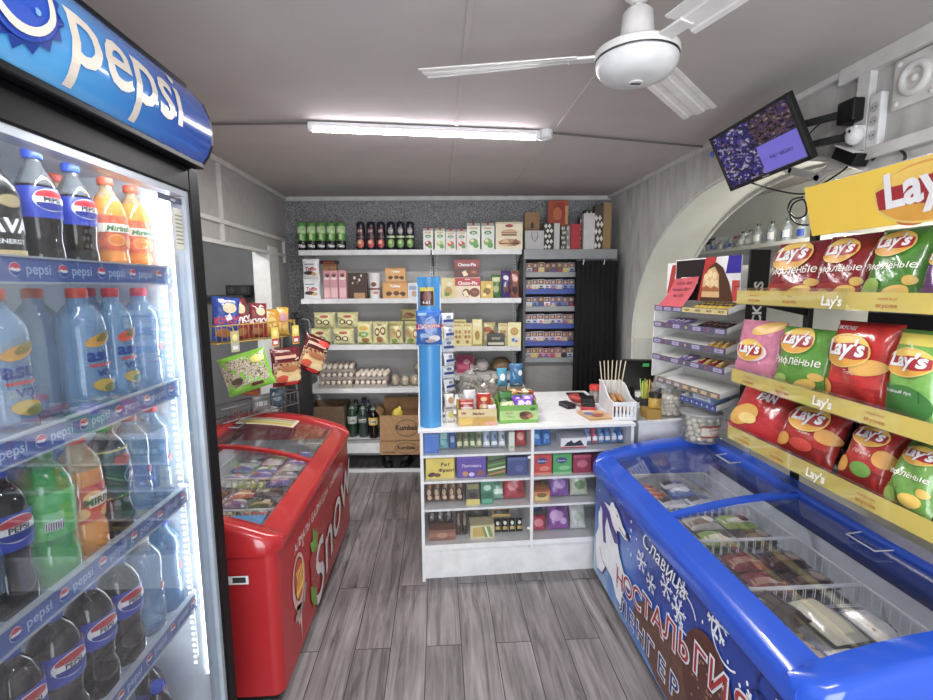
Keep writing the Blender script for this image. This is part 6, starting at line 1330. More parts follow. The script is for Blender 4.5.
# third row
for k in range(5): cbag(66 + 32 * k, 97 + 32 * k, .135, ['#5a3a2a', '#6a4834', '#4a3024', '#7a5840', '#5a4030'][k], [('d', -.1, .35, .25, .12, pm('#c09a70', .35)), ('d', .15, .6, .22, .1, pm('#a87850', .35)), ('d', 0, .15, .3, .08, pm('#d0b090', .35))], f"brown sweets bag with painted glints, {ORD[k]} from the left on third counter shelf", 1, th=.05, seed=31 + k)  # pale discs put the wrapper glints into the colour
cbox(229, 289, .12, '#4a443a', [('r', -.4, .72, .4, .95, pm('#8a8450', .4)), ('r', -.5, 0, .5, .26, pm('#d8c868', .4)), ('d', 0, .45, .3, .12, pm('#2a241c', .4))], 'dark box with yellow lower band, third counter shelf', 1)
cbox(291, 346, .13, '#3c8a68', [('r', -.5, .25, .5, .5, pm('#2c6a50', .4)), ('r', -.4, .05, .4, .2, pm('#5ab088', .4)), ('d', 0, .7, .3, .12, pm('#c0d8c8', .4))], 'green sweets box in the middle of third counter shelf', 1)
cbag(344, 396, .13, '#7aa890', [('r', -.4, .2, .4, .4, pm('#d8e8dc', .4)), ('d', 0, .65, .3, .12, pm('#3a7a58', .4))], 'pale green clear bag next to the green box, third counter shelf', 1, seed=41)
cbag(392, 488, .13, '#b03440', [('d', -.1, .5, .22, .18, pm('#d07078', .35)), ('d', .2, .3, .15, .12, pm('#8a1c2a', .35)), ('d', .1, .75, .2, .08, pm('#d88890', .35))], 'bright red sweets bag against the divider, third counter shelf', 1, seed=42)
# lowest row
cbox(70, 188, .06, '#8a5a48', [('r', -.5, .35, .5, .7, pm('#a06a54', .4)), ('d', 0, .5, .2, .25, pm('#b8846a', .4))], 'low brown tray of bars at left end of lowest counter shelf', 0)
for k in range(3): 
    o = cbag(74 + 36 * k, 108 + 36 * k, .09, ['#3a2a26', '#4a3834', '#2c2422'][k], [('r', -.3, .4, .3, .6, pm('#6a5850', .4))], f"dark wrapped bar standing in the low brown tray, {ORD[k]} from left", 0, dd=.12, th=.03, seed=51 + k, dz=.062)
for k in range(2): cbag(191 + 26 * k, 216 + 26 * k, .155, ['#4a3228', '#3a2820'][k], [('r', -.2, .3, .2, .7, pm('#7a5c48', .4))], f"tall dark brown pack, {['left', 'right'][k]} of two on lowest counter shelf", 0, th=.04, seed=55 + k)
cbox(245, 352, .075, '#d4c89a', [('r', -.4, .15, .1, .85, pm('#c8a850', .4)), ('p', [(.1, .1), (.45, .1), (.3, .9), (-.05, .9)], pm('#7a9a50', .4)), ('p', [(.22, .1), (.3, .1), (.15, .9), (.07, .9)], pm('#e8e4d0', .4))], 'cream and green cookie box at front of lowest counter shelf', 0)
cbag(250, 345, .10, '#4a5a30', [('r', -.4, .3, .4, .6, pm('#2a2a1a', .4))], 'dark green bag behind the cream cookie box, lowest counter shelf', 0, dd=.22, th=.05, seed=61, dz=.02)
for k in range(4): cbag(356 + 31 * (k % 4), 385 + 31 * (k % 4), .07, '#1e1a18', [('r', -.35, .2, .35, .45, pm('#b89850', .35)), ('d', 0, .7, .25, .14, pm('#d8d4cc', .35))], f"black and gold coffee candy bag, {ORD[k]} from the cookie box, lowest counter shelf", 0, th=.04, seed=62 + k)
o = cbag(345, 430, .06, '#c0a040', [('r', -.4, .3, .4, .7, pm('#2a2018', .4))], 'golden pack lying on top of the black candy bags, lowest counter shelf', 0, dd=.11, th=.05, seed=71, dz=.085)
# right half
cbag(58, 100, .09, '#2f78c8', [('d', 0, .5, .3, .15, pm('#6aa8e0', .35))], 'bright blue bag, left of two at the divider, top right counter shelf', 3, True, seed=72); cbag(100, 142, .09, '#2a6ab8', [('d', 0, .5, .3, .15, pm('#5a98d8', .35))], 'bright blue bag, right of two at the divider, top right counter shelf', 3, True, seed=73)
o = cbox(168, 282, .055, '#e4e4e4', [('p', [(-.4, .2), (-.1, .8), (.0, .5), (.25, .8), (.4, .2)], pm('#26242a', .4)), ('r', -.5, 0, .5, .14, pm('#b03040', .4)), ('t', 'Орео', -.1, .3, .45, pm('#26242a', .4), .2, .05)], 'white box with black print and red edge, top right counter shelf', 3, True)
for k in range(6): cbag(284 + 27 * k, 310 + 27 * k, .085, ['#7a90b8', '#c05060', '#6a98c8', '#4a80c0', '#88a0c0', '#3a78c0'][k], [('r', -.4, .15, .4, .4, pm('#e0e4ec', .4)), ('d', .1, .65, .25, .12, pm('#3a4a80', .4))], f"{['grey-blue', 'pink-red', 'sky blue', 'mid blue', 'pale blue', 'deep blue'][k]} wafer bag on top right counter shelf", 3, True, seed=75 + k)
yk = lambda c: [('d', -.05, .68, .3, .15, pm('#203a80', .4)), ('t', 'Яшкино', -.05, .63, .13, WHITE, 0, .03), ('r', -.5, 0, .5, .1, pm(c, .4)), ('d', .1, .3, .3, .12, pm(c, .4))]
cbox(58, 136, .11, '#cc3a34', yk('#e0806a'), 'red wafer box with blue oval emblem, second right counter shelf', 2, True); cbox(139, 220, .11, '#4aa858', yk('#8ac88a'), 'green wafer box with blue oval emblem, second right counter shelf', 2, True)
cbox(223, 302, .10, '#a02c4a', [('d', 0, .5, .3, .2, pm('#c86a80', .4)), ('r', -.5, .85, .5, 1, pm('#c04a60', .4))], 'crimson sweets box next to the green wafer box', 2, True); cbox(305, 380, .10, '#7a3a50', [('d', 0, .5, .3, .2, pm('#c88a98', .4))], 'plum coloured box behind the blue freezer edge', 2, True)
cbox(58, 132, .065, '#c88a4c', [('r', -.4, .1, .4, .5, pm('#d8c878', .4)), ('d', 0, .55, .3, .2, pm('#8a5a30', .4)), ('r', -.5, .85, .5, 1, pm('#a83a34', .4))], 'small orange sweets box at divider, third right counter shelf', 1, True)
cbag(68, 122, .09, '#6a3a30', [('r', -.4, .3, .4, .5, pm('#a86a50', .4))], 'brown bag behind the small orange box, third right counter shelf', 1, True, dd=.20, th=.04, seed=91, dz=.02)
cbag(135, 226, .13, '#7a4a98', [('d', 0, .5, .28, .2, pm('#a880c0', .35)), ('d', -.2, .75, .15, .1, pm('#c8a8d8', .35))], 'purple clear sweets bag, third right counter shelf', 1, True, seed=92); cbag(226, 305, .12, '#b8c0a8', [('d', 0, .45, .3, .2, pm('#6a8a58', .35)), ('r', -.3, .7, .3, .85, pm('#e0e4d8', .4))], 'pale green-white sweets bag, third right counter shelf', 1, True, seed=93)
cbag(58, 128, .08, '#b02c44', [('d', 0, .5, .3, .25, pm('#d06a78', .35))], 'red-pink sweets bag at divider, lowest right counter shelf', 0, True, th=.05, seed=94); cbag(60, 128, .08, '#2c3a6a', [('d', 0, .5, .3, .25, pm('#5a6aa0', .35))], 'dark blue sweets bag behind the red-pink one, lowest right counter shelf', 0, True, dd=.19, th=.05, seed=95, dz=.07)
cbag(132, 228, .15, '#8a4a98', [('d', -.1, .5, .3, .2, pm('#b88ac0', .35)), ('d', .2, .3, .15, .12, pm('#c8a0d0', .35)), ('d', .1, .75, .2, .1, pm('#5a2a70', .35))], 'large purple sweets bag, lowest right counter shelf', 0, True, seed=96); cbag(230, 300, .13, '#c8ccc8', [('d', 0, .5, .3, .2, pm('#a8b0a0', .35))], 'white clear sweets bag, lowest right counter shelf', 0, True, seed=97)

# ------------------------------------------------------------------ things on the counter top
TZ = .9115
t = thing('display_tube', 'tall bright blue cardboard tube standing at left end of counter', 'tube', (-.052, 2.70, TZ))
TB = mat_noise('blue_card', ['#2e8fd4', '#359ada'], 2, .35, bump=0)
o = MB(); o.lathe([(.064, 0), (.064, .84)], TB, 40); o.build('tube', t, 60)
o = MB(); o.box(-.066, -.060, -.02, .02, 0, .80, WHITE); o.box(.060, .066, -.02, .02, 0, .80, WHITE); o.build('edge_strip', t, 0)
tf_ = cyl_fn(lambda z: .065)
o = MB(); o.decal(rect_shape(.085, .10), tf_, pm('#d8c838', .4), -.012, .735, .001); o.decal(rect_shape(.078, .078), tf_, pm('#4a2028', .4), -.012, .725, .002); o.decal(disc_shape(.022, .03, 2, 16), tf_, pm('#8a5a50', .4), -.008, .735, .003); o.decal(text_shape('4-61', .024, 0, .03, 1, .01), tf_, WHITE, -.012, .695, .004)
o.decal(text_shape('V', .05, 0, -.01, 1, .01), tf_, pm('#2a6aa8', .4), -.01, .775, .001); pc = o.build('price_card', t, 0); pc['label'] = 'dark and yellow card taped near the tube top'
o = bag('snack_bag', .142, .185, .035, foil('#2a62b4'), [('p', [(-.45, .62), (-.1, .95), (.1, .80), (.45, .9), (.4, .6)], pm('#7ac0e8', .4)), ('t', 'Дюжина', 0, .50, .17, pm('#c8303c', .4), 0, .07, .08), ('t', 'Дюжина', 0, .503, .165, pm('#f0e8e8', .4), 0, .0, .08), ('d', .2, .2, .22, .09, pm('#d8d4d8', .4)), ('d', -.15, .28, .2, .07, pm('#9ab8d8', .4)), ('d', .05, .12, .2, .05, pm('#b8a0a0', .4)), ('r', -.42, .86, -.1, .94, pm('#88b0d8', .4))], 101)
put(o, (-.052, 2.614, TZ + .475)); o['label'] = 'blue dried fish snack bag hanging on front of the blue tube'; o['category'] = 'bag'
o = MB(); o.tube([(.073 * math.cos(a), .073 * math.sin(a), .0 + .003 * math.sin(3 * a)) for a in [2 * PI * k / 30 for k in range(31)]], .003, pm('#6aa8e0', .3), 6); tag(put(o.build('ribbon', smooth=180), (-.052, 2.70, TZ + .47)), 'light blue ribbon tied round the blue tube under the bag', 'ribbon')
# strip of wrapped snacks hanging behind the tube
rr = random.Random(3); strip = bag('snack_pack', .085, .075, .03, foil('#c8ccd2'), [('r', -.4, .3, .4, .5, pm('#2a3a80', .4)), ('d', 0, .72, .2, .12, pm('#6a7a90', .4))], 103)
for k in range(6):
    o = strip if k == 0 else dup(strip); put(o, (.055 + .006 * (k % 2), 2.80 - .008 * (k % 2), TZ + .56 - .077 * k), .5 + .3 * (k % 2), -.15); tag(o, f"white and blue snack pack in the strip behind the blue tube, {ORD[k]} from the top", 'snack pack', 'strip of snack packs behind the tube')
o = MB(); o.tube([(.072, 2.845, TZ), (.072, 2.845, TZ + .66)], .005, CHROME, 8); o.box(.02, .13, 2.835, 2.90, TZ, TZ + .008, CHROME); tag(o.build('strip_stand', smooth=0), 'thin metal stand carrying the hanging snack strip', 'stand')
for k, (x, y, z, c) in enumerate(((.058, 2.745, 0, '#c8c4bc'), (.058, 2.75, .085, '#d0ccc8'))):
    o = bag('snack_pack', .058, .08, .03, foil(c), [('d', .1, .5, .25, .25, pm('#b8b840' if k == 0 else '#b08050', .4))], 110 + k); put(o, (x, y, TZ + z + .003), .2, -.3); tag(o, ['whitish snack bag lying beside the tube foot', 'whitish snack bag leaning higher beside the tube'][k], 'snack pack')
def tray_box(name, label, x0, x1, y, dep, h, m, ds):
    w_ = x1 - x0; t = thing(name, label, 'box', ((x0 + x1) / 2, y, TZ), CA); k = .003; o = MB()
    o.box(-w_ / 2, w_ / 2, 0, dep, 0, k, m); o.box(-w_ / 2, w_ / 2, 0, k, k, h, m); o.box(-w_ / 2, w_ / 2, dep - k, dep, k, h * 1.25, m)
    o.prism([(0, k), (dep, k), (dep, h * 1.25), (.03, h)], 0, -w_ / 2, -w_ / 2 + k, m); o.prism([(0, k), (dep, k), (dep, h * 1.25), (.03, h)], 0, w_ / 2 - k, w_ / 2, m)
    decos(o, plane_y(0), w_, h, ds); o.build('open_carton', t, 0); return t
tray_box('sweets_box', 'beige-yellow open wafer carton on the counter front', .105, .325, 2.665, .17, .095, pm('#cfae58', .5, 0, .18, 30), [('r', -.5, .55, .5, 1, pm('#d8c48c', .5)), ('t', 'Madera', .02, .66, .24, pm('#7a3a34', .5), .1, .03), ('d', -.3, .3, .2, .18, pm('#e0bc4c', .5)), ('d', .15, .25, .3, .2, pm('#c89838', .5)), ('r', -.42, .72, -.3, .84, pm('#a84a3a', .5)), ('d', .35, .12, .15, .12, pm('#d89a88', .5))])
tray_box('sweets_box', 'green open sweets carton with nut picture on counter front', .345, .57, 2.70, .17, .105, pm('#6fae3a', .45), [('r', -.5, .18, .5, .70, pm('#a8cc78', .45)), ('t', 'Крем', -.25, .52, .18, pm('#8a2a3a', .5), .1, .04), ('t', 'Чока', -.22, .32, .18, pm('#8a2a3a', .5), .1, .04), ('d', .18, .42, .17, .24, pm('#7a4a28', .5)), ('d', .1, .5, .09, .13, pm('#4a2a1a', .5)), ('d', .3, .38, .08, .12, pm('#b07a48', .5)), ('d', .36, .78, .07, .1, pm('#3a7a2a', .5))])
def pk_(w, h, c, ds, x, y, z, label, rx=-.25, rz=0, seed=1, th=.03, name='sweets_pack'): 
    o = bag(name, w, h, th, foil(c), ds, seed); put(o, (x, y, z), CA + rz, rx); return tag(o, label, 'sweets', 'sweets in the counter cartons')
pk_(.085, .09, '#a02a30', [('r', -.4, .3, .4, .5, pm('#e0d0c8', .4)), ('r', -.4, .7, .4, .8, pm('#e0b0a0', .4))], .155, 2.70, TZ + .055, 'red striped wafer pack at left in the beige carton', -.2, 0, 201)
pk_(.075, .13, '#c4c4c8', [('d', 0, .3, .2, .12, pm('#8a8a90', .4))], .185, 2.765, TZ + .055, 'grey-white wrapper standing behind the red striped pack', -.3, .2, 202)
pk_(.085, .125, '#a8261e', [('d', 0, .7, .22, .1, pm('#d8b070', .4)), ('d', 0, .35, .3, .14, pm('#c89860', .4)), ('d', .05, .35, .15, .08, pm('#e8d8b0', .4))], .255, 2.72, TZ + .05, 'big red sweets pack with golden picture in the beige carton', -.25, -.1, 203)
pk_(.05, .07, '#d8c8cc', [('d', 0, .5, .25, .2, pm('#c06a80', .4))], .300, 2.68, TZ + .045, 'small pinkish-white pack at right edge of the beige carton', -.2, .1, 204, .02)
pk_(.085, .10, '#2a5a2a', [('r', -.4, .6, .4, .9, pm('#3a7a34', .4))], .395, 2.785, TZ + .07, 'dark green pack standing at back of the green carton', -.35, .1, 205)
for k in range(3): pk_(.06, .05, ['#a8c060', '#d8d8a0', '#8ab048'][k], [('d', 0, .5, .25, .25, pm('#e8e8c8', .4))], .375 + .03 * k, 2.725 + .022 * k, TZ + .068, f"small lime green sweet at front left of the green carton, {ORD[k]} one", -.6, .3 * k - .3, 206 + k, .02)
for k in range(4): pk_(.07, .07, ['#7a48b8', '#8a50c8', '#6a3aa8', '#9468d0'][k], [('d', 0, .5, .28, .25, pm('#d8c8e8', .4)), ('d', .1, .3, .15, .15, pm('#e8a8c8', .4))], .475 + .045 * (k % 2), 2.728 + .055 * (k // 2), TZ + .072 + .01 * (k // 2), f"violet wrapped sweet in right half of the green carton, {ORD[k]} one", -.7, .4 * (k % 3) - .3, 210 + k, .025)
# heap of bags behind the cartons
hp = [('clear bag of pale sweets, big crumpled one behind the beige carton', .20, 3.07, .16, .15, .20, '#c8c8c4', '#9a948a'), ('clear bag of whitish sweets next to the snack strip', .055, 3.05, .09, .11, .24, '#d0d4d0', '#a8a49a'), ('dark clear bag beside the tube foot on the counter', .0, 2.86, .06, .07, .12, '#8a7a78', '#4a3838'), ('crumpled clear bag of biscuits behind the red pack', .27, 2.905, .13, .11, .15, '#d8d4c4', '#a88a60'), ('clear bag of caramel pieces behind the green carton', .335, 3.02, .08, .10, .155, '#d8cdb8', '#a87848')]
for i, (lb, x, y, w_, d_, h_, fc, ic) in enumerate(hp):
    h_ *= 1.3; t = thing('sweets_bag', lb, 'bag', (x, y, TZ + .012), 0, 'clear sweets bags on the counter'); o = MB(); rq = random.Random(300 + i)
    n_ = 36 if w_ > .1 else 12
    for k in range(n_):
        a = rq.uniform(0, 6.28); q = rq.uniform(0, .36) ; zz = rq.uniform(.12, .7) * h_; sh_ = 1 - .45 * zz / h_
        o.sph((q * w_ * math.cos(a) * sh_, q * d_ * math.sin(a) * sh_, zz), .016, .012, .010, pm([ic, '#d8d0c0', '#b8a890', '#c8b8a0', '#8a6a50'][k % 5], .5), 7, 5)
    o.build('sweets', t, 180, 0)['kind'] = 'stuff'
    o = MB(); o.sph((0, 0, h_ * .45), w_ * .52, d_ * .52, h_ * .45, clear(fc, .22, .15, .4), 16, 11, .16); o.tube([(0, 0, h_ * .84), (.01, 0, h_ * .93), (.02, .01, h_ * 1.0)], [.03, .012, .035], clear(fc, .4, .15, .4), 10, False); o.build('clear_film', t, 30)
cand = flat_pack('candy', .035, .02, .014, foil('#c89868'), [('r', -.2, .2, .2, .8, pm('#e8dcc8', .4))], 401)
cc = ['#c89868', '#a8703c', '#d8c8a0', '#b84a38', '#d8a840', '#8a5a3c', '#e0d8c8', '#5a8a40']
cands = [cand]
for k, c in enumerate(cc[1:]): cands.append(flat_pack('candy', .045, .026, .018, foil(c), [('r', -.2, .2, .2, .8, pm('#e8dcc8' if k % 2 else '#7a4a30', .4))], 402 + k))
used = set(); nm_c = ['caramel', 'brown', 'cream', 'red', 'golden', 'chestnut', 'ivory', 'leaf green']
t = tray_box('sweets_box', 'brown card tray heaped with loose candies behind green carton', .44, .60, 2.90, .14, .10, pm('#a8845a', .7), [])
for k in range(24):
    i = k % 8; o = cands[i] if i not in used else dup(cands[i]); used.add(i); L = k // 8
    put(o, (.468 + .034 * (k % 4), 2.925 + .045 * ((k // 4) % 2) + .004 * L, TZ + .085 + .019 * L), RNG.uniform(-.5, .5), RNG.uniform(-.1, .1), 0); tag(o, f"{nm_c[i]} wrapped candy in the {['lower', 'middle', 'upper'][L]} layer of the heap on the card tray", 'candy', 'loose candies heaped on the card tray')
b_ = MB(); b_.box(-.075, .075, .004, .136, .004, .083, pm('#8a6a44', .8)); fl_ = b_.build('card_insert', t, 0)
o = bag('snack_bag', .09, .15, .04, foil('#2a6a98'), [('p', [(-.2, .1), (.15, .1), (.25, .95), (-.1, .95)], pm('#d8c840', .4)), ('d', .25, .6, .15, .12, pm('#e0e4e8', .4)), ('r', -.45, .7, -.2, .9, pm('#2a4a78', .4))], 501); put(o, (.50, 3.06, TZ + .14), .1, -.1); tag(o, 'yellow and blue snack bag standing upright at back of heap', 'bag')
o = carton('sweets_box', .12, .10, .14, pm('#b8a890', .6)); put(o, (.50, 3.065, TZ)); tag(o, 'plain card box under the yellow and blue snack bag', 'box')
o = bag('snack_bag', .07, .12, .03, foil('#3a8aa8'), [('d', 0, .5, .25, .2, pm('#d8e0e0', .4))], 502); put(o, (.41, 3.07, TZ + .14), .15, -.15); tag(o, 'teal blue snack bag left of the yellow-blue one', 'bag'); o = carton('sweets_box', .07, .08, .138, pm('#a89a84', .6)); put(o, (.40, 3.075, TZ)); tag(o, 'small card box under the teal blue snack bag', 'box')
# pay terminal, leaflets
t = thing('payment_terminal', 'black and red card payment terminal on white counter top', 'card terminal', (.955, 3.00, TZ), -.25)
o = MB(); o.prism([(-.09, 0), (.09, 0), (.09, .055), (.03, .06), (-.09, .03)], 0, -.045, .045, pm('#b82020', .35)); o.build('base', t, 0, .005)
o = MB(); o.obox((0, -.02, .052), .042, .07, .014, Matrix.Rotation(.14, 3, 'X'), pm('#1a1a1e', .35)); o.obox((0, .01, .066), .034, .03, .003, Matrix.Rotation(.14, 3, 'X'), pm('#30363c', .15))
for r_ in range(4):
    for c_ in range(3): o.obox((-.024 + .024 * c_, -.075 + .016 * r_, .055 + .0025 * r_), .008, .005, .004, Matrix.Rotation(.14, 3, 'X'), DGREY)
o.build('handset', t, 0, .002)
o = MB(); o.tube([(-.045, .05, .04), (-.09, .06, .05), (-.10, .12, .045), (-.06, .16, .04)], .022, pm('#a83028', .4), 10); o.build('paper_roll_cover', t)
o = carton('card_reader', .06, .11, .03, pm('#2a2a2e', .4), []); put(o, (.85, 2.99, TZ), .3); tag(o, 'small dark card reader left of the payment terminal', 'card reader')
for i, (c, dx, rz, ds) in enumerate((('#d8c09a', 0, .18, []), ('#c89858', .008, .08, []), ('#d0a878', -.004, .12, [('d', -.2, .55, .2, .18, pm('#6a7ab0', .5)), ('d', .2, .5, .15, .2, pm('#d88848', .5)), ('r', -.35, .75, .1, .88, pm('#e8e0d0', .5)), ('d', 0, .25, .25, .12, pm('#b85a44', .5)), ('r', -.1, .35, .35, .42, pm('#4a4a6a', .5))]))):
    w_, d_ = .15, .19; o = MB(); o.box(-w_ / 2, w_ / 2, 0, d_, 0, .0035, pm(c, .4)); decos(o, lambda x, z, e: (x, z, .0035 + e), w_, d_, ds); put(o.build('leaflet', smooth=0), (.955 + dx, 2.715 + .004 * i, TZ + .0042 * i), rz); tag(bpy.context.scene.collection.objects[-1], ['bottom leaflet of the small stack in front of the terminal', 'middle leaflet of the small stack in front of the terminal', 'top colourful leaflet of the small stack in front of the terminal'][i], 'leaflet', 'leaflets on the counter')
# white basket with bread sticks and skewers
t = thing('plastic_basket', 'white plastic basket with slotted front on the counter right end', 'basket', (1.085, 2.70, TZ), -.12); WPL = pm('#dfe2e6', .35)
o = MB(); w_, d_, k = .066, .40, .003
zf, zm, zr = .105, .105, .165
def sidep(x): o.prism([(0, 0), (d_, 0), (d_, zr), (.30, zr), (.24, .155), (.15, .115), (.10, .105), (0, zf)], 0, x - k / 2, x + k / 2, WPL)
sidep(-w_); sidep(w_); o.box(-w_, w_, 0, d_, 0, k, WPL); o.box(-w_, w_, d_ - k, d_, 0, zr, WPL)
o.box(-w_, w_, 0, k, 0, .022, WPL); o.box(-w_, w_, 0, k, .085, zf, WPL)
for i in range(6): x = -w_ + .012 + i * .0216; o.box(x, x + .012, 0, k, .022, .085, WPL)
o.tube([(-w_, 0, zf), (w_, 0, zf)], .005, WPL, 8)
for x in (-w_, w_): o.tube([(x, 0, zf), (x, .10, .105), (x, .15, .115), (x, .24, .155), (x, .30, zr), (x, d_, zr)], .005, WPL, 8)
o.build('basket_body', t, 30)
BN = pm('#b5824a', .7, 0, .15, 25)
o0 = None
for i, (x, y, z) in enumerate(((-.040, .21, .03), (.0, .22, .03), (.040, .21, .03), (-.022, .225, .083), (.022, .235, .083))):
    if o0 is None: b = MB(); b.sph((0, 0, 0), .0185, .10, .025, BN, 12, 9, .05); o0 = b.build('bread_stick', smooth=180); o = o0
    else: o = dup(o0)
    p = Matrix.Rotation(-.12, 3, 'Z') @ Vector((x, y, 0)); put(o, (1.085 + p.x, 2.70 + p.y, TZ + z), -.12); tag(o, f"brown bread roll in the white basket, {['lower left', 'lower middle', 'lower right', 'upper left', 'upper right'][i]} one", 'bread', 'bread rolls in the white basket')
s0 = None
for i in range(7):
    if s0 is None: b = MB(); b.tube([(0, 0, 0), (0, 0, .30)], .0035, pm('#d8c8a8', .6), 6); s0 = b.build('wooden_skewer'); o = s0
    else: o = dup(s0)
    p = Matrix.Rotation(-.12, 3, 'Z') @ Vector((-.045 + .014 * i, .335 + .012 * (i % 2), 0)); put(o, (1.085 + p.x, 2.70 + p.y, TZ + .006), 0, RNG.uniform(-.05, .05), -.14 + .05 * i); tag(o, f"pale wooden skewer standing in the white basket, {ORD[i]} from the left", 'skewer', 'wooden skewers in the white basket')
t = thing('jar', 'clear jar with bright red lid behind the white basket', 'jar', (1.06, 3.17, TZ)); o = MB(); o.lathe([(.034, 0), (.037, .01), (.037, .075), (.03, .085)], clear('#b0a8a0', .5), 18); o.build('glass', t, 40); o = MB(); o.lathe([(.038, .085), (.038, .115), (.034, .118)], pm('#d83020', .4), 18); o.build('lid', t, 40)
t = thing('phone_stand', 'low flat black stand on the counter at foot of curtain', 'stand', (.985, 3.36, TZ)); o = MB(); o.box(-.06, .07, -.05, .06, 0, .012, BLACK); o.build('base', t, 0, .004); o = MB(); o.box(-.04, .03, 0, .03, .012, .02, BLACK); o.build('holder', t, 0, .003)
# right side cabinet with the cash register screen
t = thing('side_cabinet', 'white side cabinet between the counter and chocolate rack', 'cabinet', (1.385, 2.72, 0)); o = MB(); o.box(-.205, .20, 0, .75, 0, .885, CW); o.build('carcass', t, 0); o = MB(); o.box(-.215, .205, -.01, .76, .885, .905, CW); o.build('top_board', t, 0, .002)
KZ = .9058
t = thing('monitor', 'black cash register screen seen from behind with a green sticker', 'monitor', (1.33, 3.22, KZ), math.radians(196))
R = Matrix.Rotation(math.radians(-18), 3, 'X')
o = MB(); pts = [(-.165, .0), (.135, .0), (.165, .235), (.15, .25), (-.15, .225), (-.165, .21)]
vs = [tuple(R @ Vector((x, y_, z)) + Vector((0, 0, .07))) for y_ in (-.012, .012) for x, z in pts]; n = 6
o.add(vs, [tuple(range(n)), tuple(range(2 * n - 1, n - 1, -1))] + [((i + 1) % n, i, i + n, (i + 1) % n + n) for i in range(n)], BLACK); sc_ = o.build('casing', t, 0, .004)
o = MB(); vs = [tuple(R @ Vector((x, .0135, z)) + Vector((0, 0, .07))) for x, z in ((-.03, .19), (-.085, .185), (-.085, .21), (-.03, .215))]; o.add(vs, [(0, 1, 2, 3)], emit('#2fae50', .25)); s_ = o.build('sticker', sc_, 0); s_['label'] = 'small green sticker'  # faint glow added to the green, the sticker is no lamp
o = MB(); o.box(-.07, .07, -.05, .07, 0, .012, BLACK); o.tube([(0, .02, .01), (0, .01, .10)], .018, BLACK, 10); o.build('stand', t, 0)
t = thing('straw_cup', 'cup full of yellow and green straws before the black screen', 'cup', (1.30, 2.92, KZ)); o = MB(); o.lathe([(.028, 0), (.036, .09), (.034, .09), (.026, .004)], pm('#3a3a3a', .4), 18); o.build('cup', t, 40)
for i in range(16):
    a = i * 2.4; q = .024 * math.sqrt((i + .5) / 16); b = MB(); b.tube([(q * .8 * math.cos(a), q * .8 * math.sin(a), .006), (q * 1.7 * math.cos(a), q * 1.7 * math.sin(a), .185 + .01 * (i % 3))], .0032, pm(['#c8c030', '#8ab030', '#d8d050', '#b04a30', '#a8c848'][i % 5], .4), 6); b.build('straw', t)
for i, (dx, dy) in enumerate(((.075, .01), (.088, .03), (.06, -.03))):
    b = MB(); b.tube([(0, 0, 0), (.025, 0, .145)], .006, pm(['#3a6ab8', '#284a90', '#30343c'][i], .4), 8); b.tube([(.025, 0, .145), (.028, 0, .16)], [.006, .002], pm('#20242c', .4), 8); o = put(b.build('pen'), (1.30 + dx, 2.92 + dy, KZ + .001)); tag(o, ['blue pen leaning beside the cup of straws', 'dark blue pen right of the cup of straws', 'black pen in front of the cup of straws'][i], 'pen')
t = thing('honey_jar', 'jar of yellow candy with dark lid on a clear yellow box', 'jar', (1.30, 2.78, KZ + .062)); o = MB(); o.lathe([(.035, 0), (.038, .008), (.038, .055), (.034, .062)], pm('#b8922e', .25, 0, .25, 60), 18); o.build('jar', t, 40); o = MB(); o.lathe([(.038, .062), (.038, .088), (.035, .09)], pm('#2a2418', .4), 18); o.build('lid', t, 40); 
o = MB(); o.box(-.045, .045, -.05, .05, 0, .058, clear('#e0b850', .45, .1, .2)); o.box(-.038, .038, -.043, .043, .004, .05, pm('#c89a30', .5, 0, .3, 60)); tag(put(o.build('sweets_tub', smooth=0), (1.275, 2.775, KZ + .001)), 'clear box of yellow sweets under the dark-lidded jar', 'box')
def marsh(label, name, x, y, z, r0, r1, h, lid, lab=False):
    t = thing(name, label, 'tub', (x, y, z)); o = MB(); rq = random.Random(int(x * 100)); MW = pm('#e6dfcf', .7)
    for k in range(70):
        a = k * 2.399; lay = k // 14; q = (r0 - .018) * math.sqrt(((k % 14) + .6) / 14); o.sph((q * math.cos(a), q * math.sin(a), .018 + lay * h * .155), .019, .017, .015, MW, 8, 6, .08)
    o.build('marshmallows', t, 180)['kind'] = 'stuff'
    o = MB(); o.lathe([(r0, 0), (r1, h * .96)], clear('#eef0f0', .10, .08, .25), 28, cap1=False); o.build('clear_tub', t, 40)
    if lid: o = MB(); o.lathe([(r1 + .003, h * .92), (r1 + .006, h * .93), (r1 + .006, h * .99), (r1 - .004, h)], clear('#eceff2', .35, .1, .25), 28); o.build('lid', t, 40)
    if lab:
        rf = lambda zz: r0 + (r1 - r0) * zz / (h * .96) + .001; fq = cyl_fn(rf); o = MB(); o.decal(rect_shape(r1 * 1.5, h * .42, 10, 3), fq, pm('#d8d0c0', .5), .035, h * .42, .001); o.decal(rect_shape(r1 * 1.5, h * .07, 10, 2), fq, pm('#9a4a3c', .5), .035, h * .60, .002); o.decal(rect_shape(r1 * 1.5, h * .07, 10, 2), fq, pm('#9a4a3c', .5), .035, h * .25, .002)
        o.decal(text_shape('Зефир', h * .17, 0, .03, 1, .008), fq, pm('#9a3a34', .5), .03, h * .45, .002); o.decal(text_shape('Тамаша', h * .14, 0, .03, 1, .008), fq, pm('#9a3a34', .5), .04, h * .31, .002); o.build('label', t, 60)
    return t
marsh('clear bucket of white marshmallows with brown label on blue freezer lid', 'marshmallow_tub', 1.44, 2.515, .8475, .088, .105, .165, True, True)
t = marsh('open clear tub of white marshmallows behind, on the side cabinet', 'marshmallow_tub', 1.415, 2.83, KZ + .001, .078, .085, .15, False)
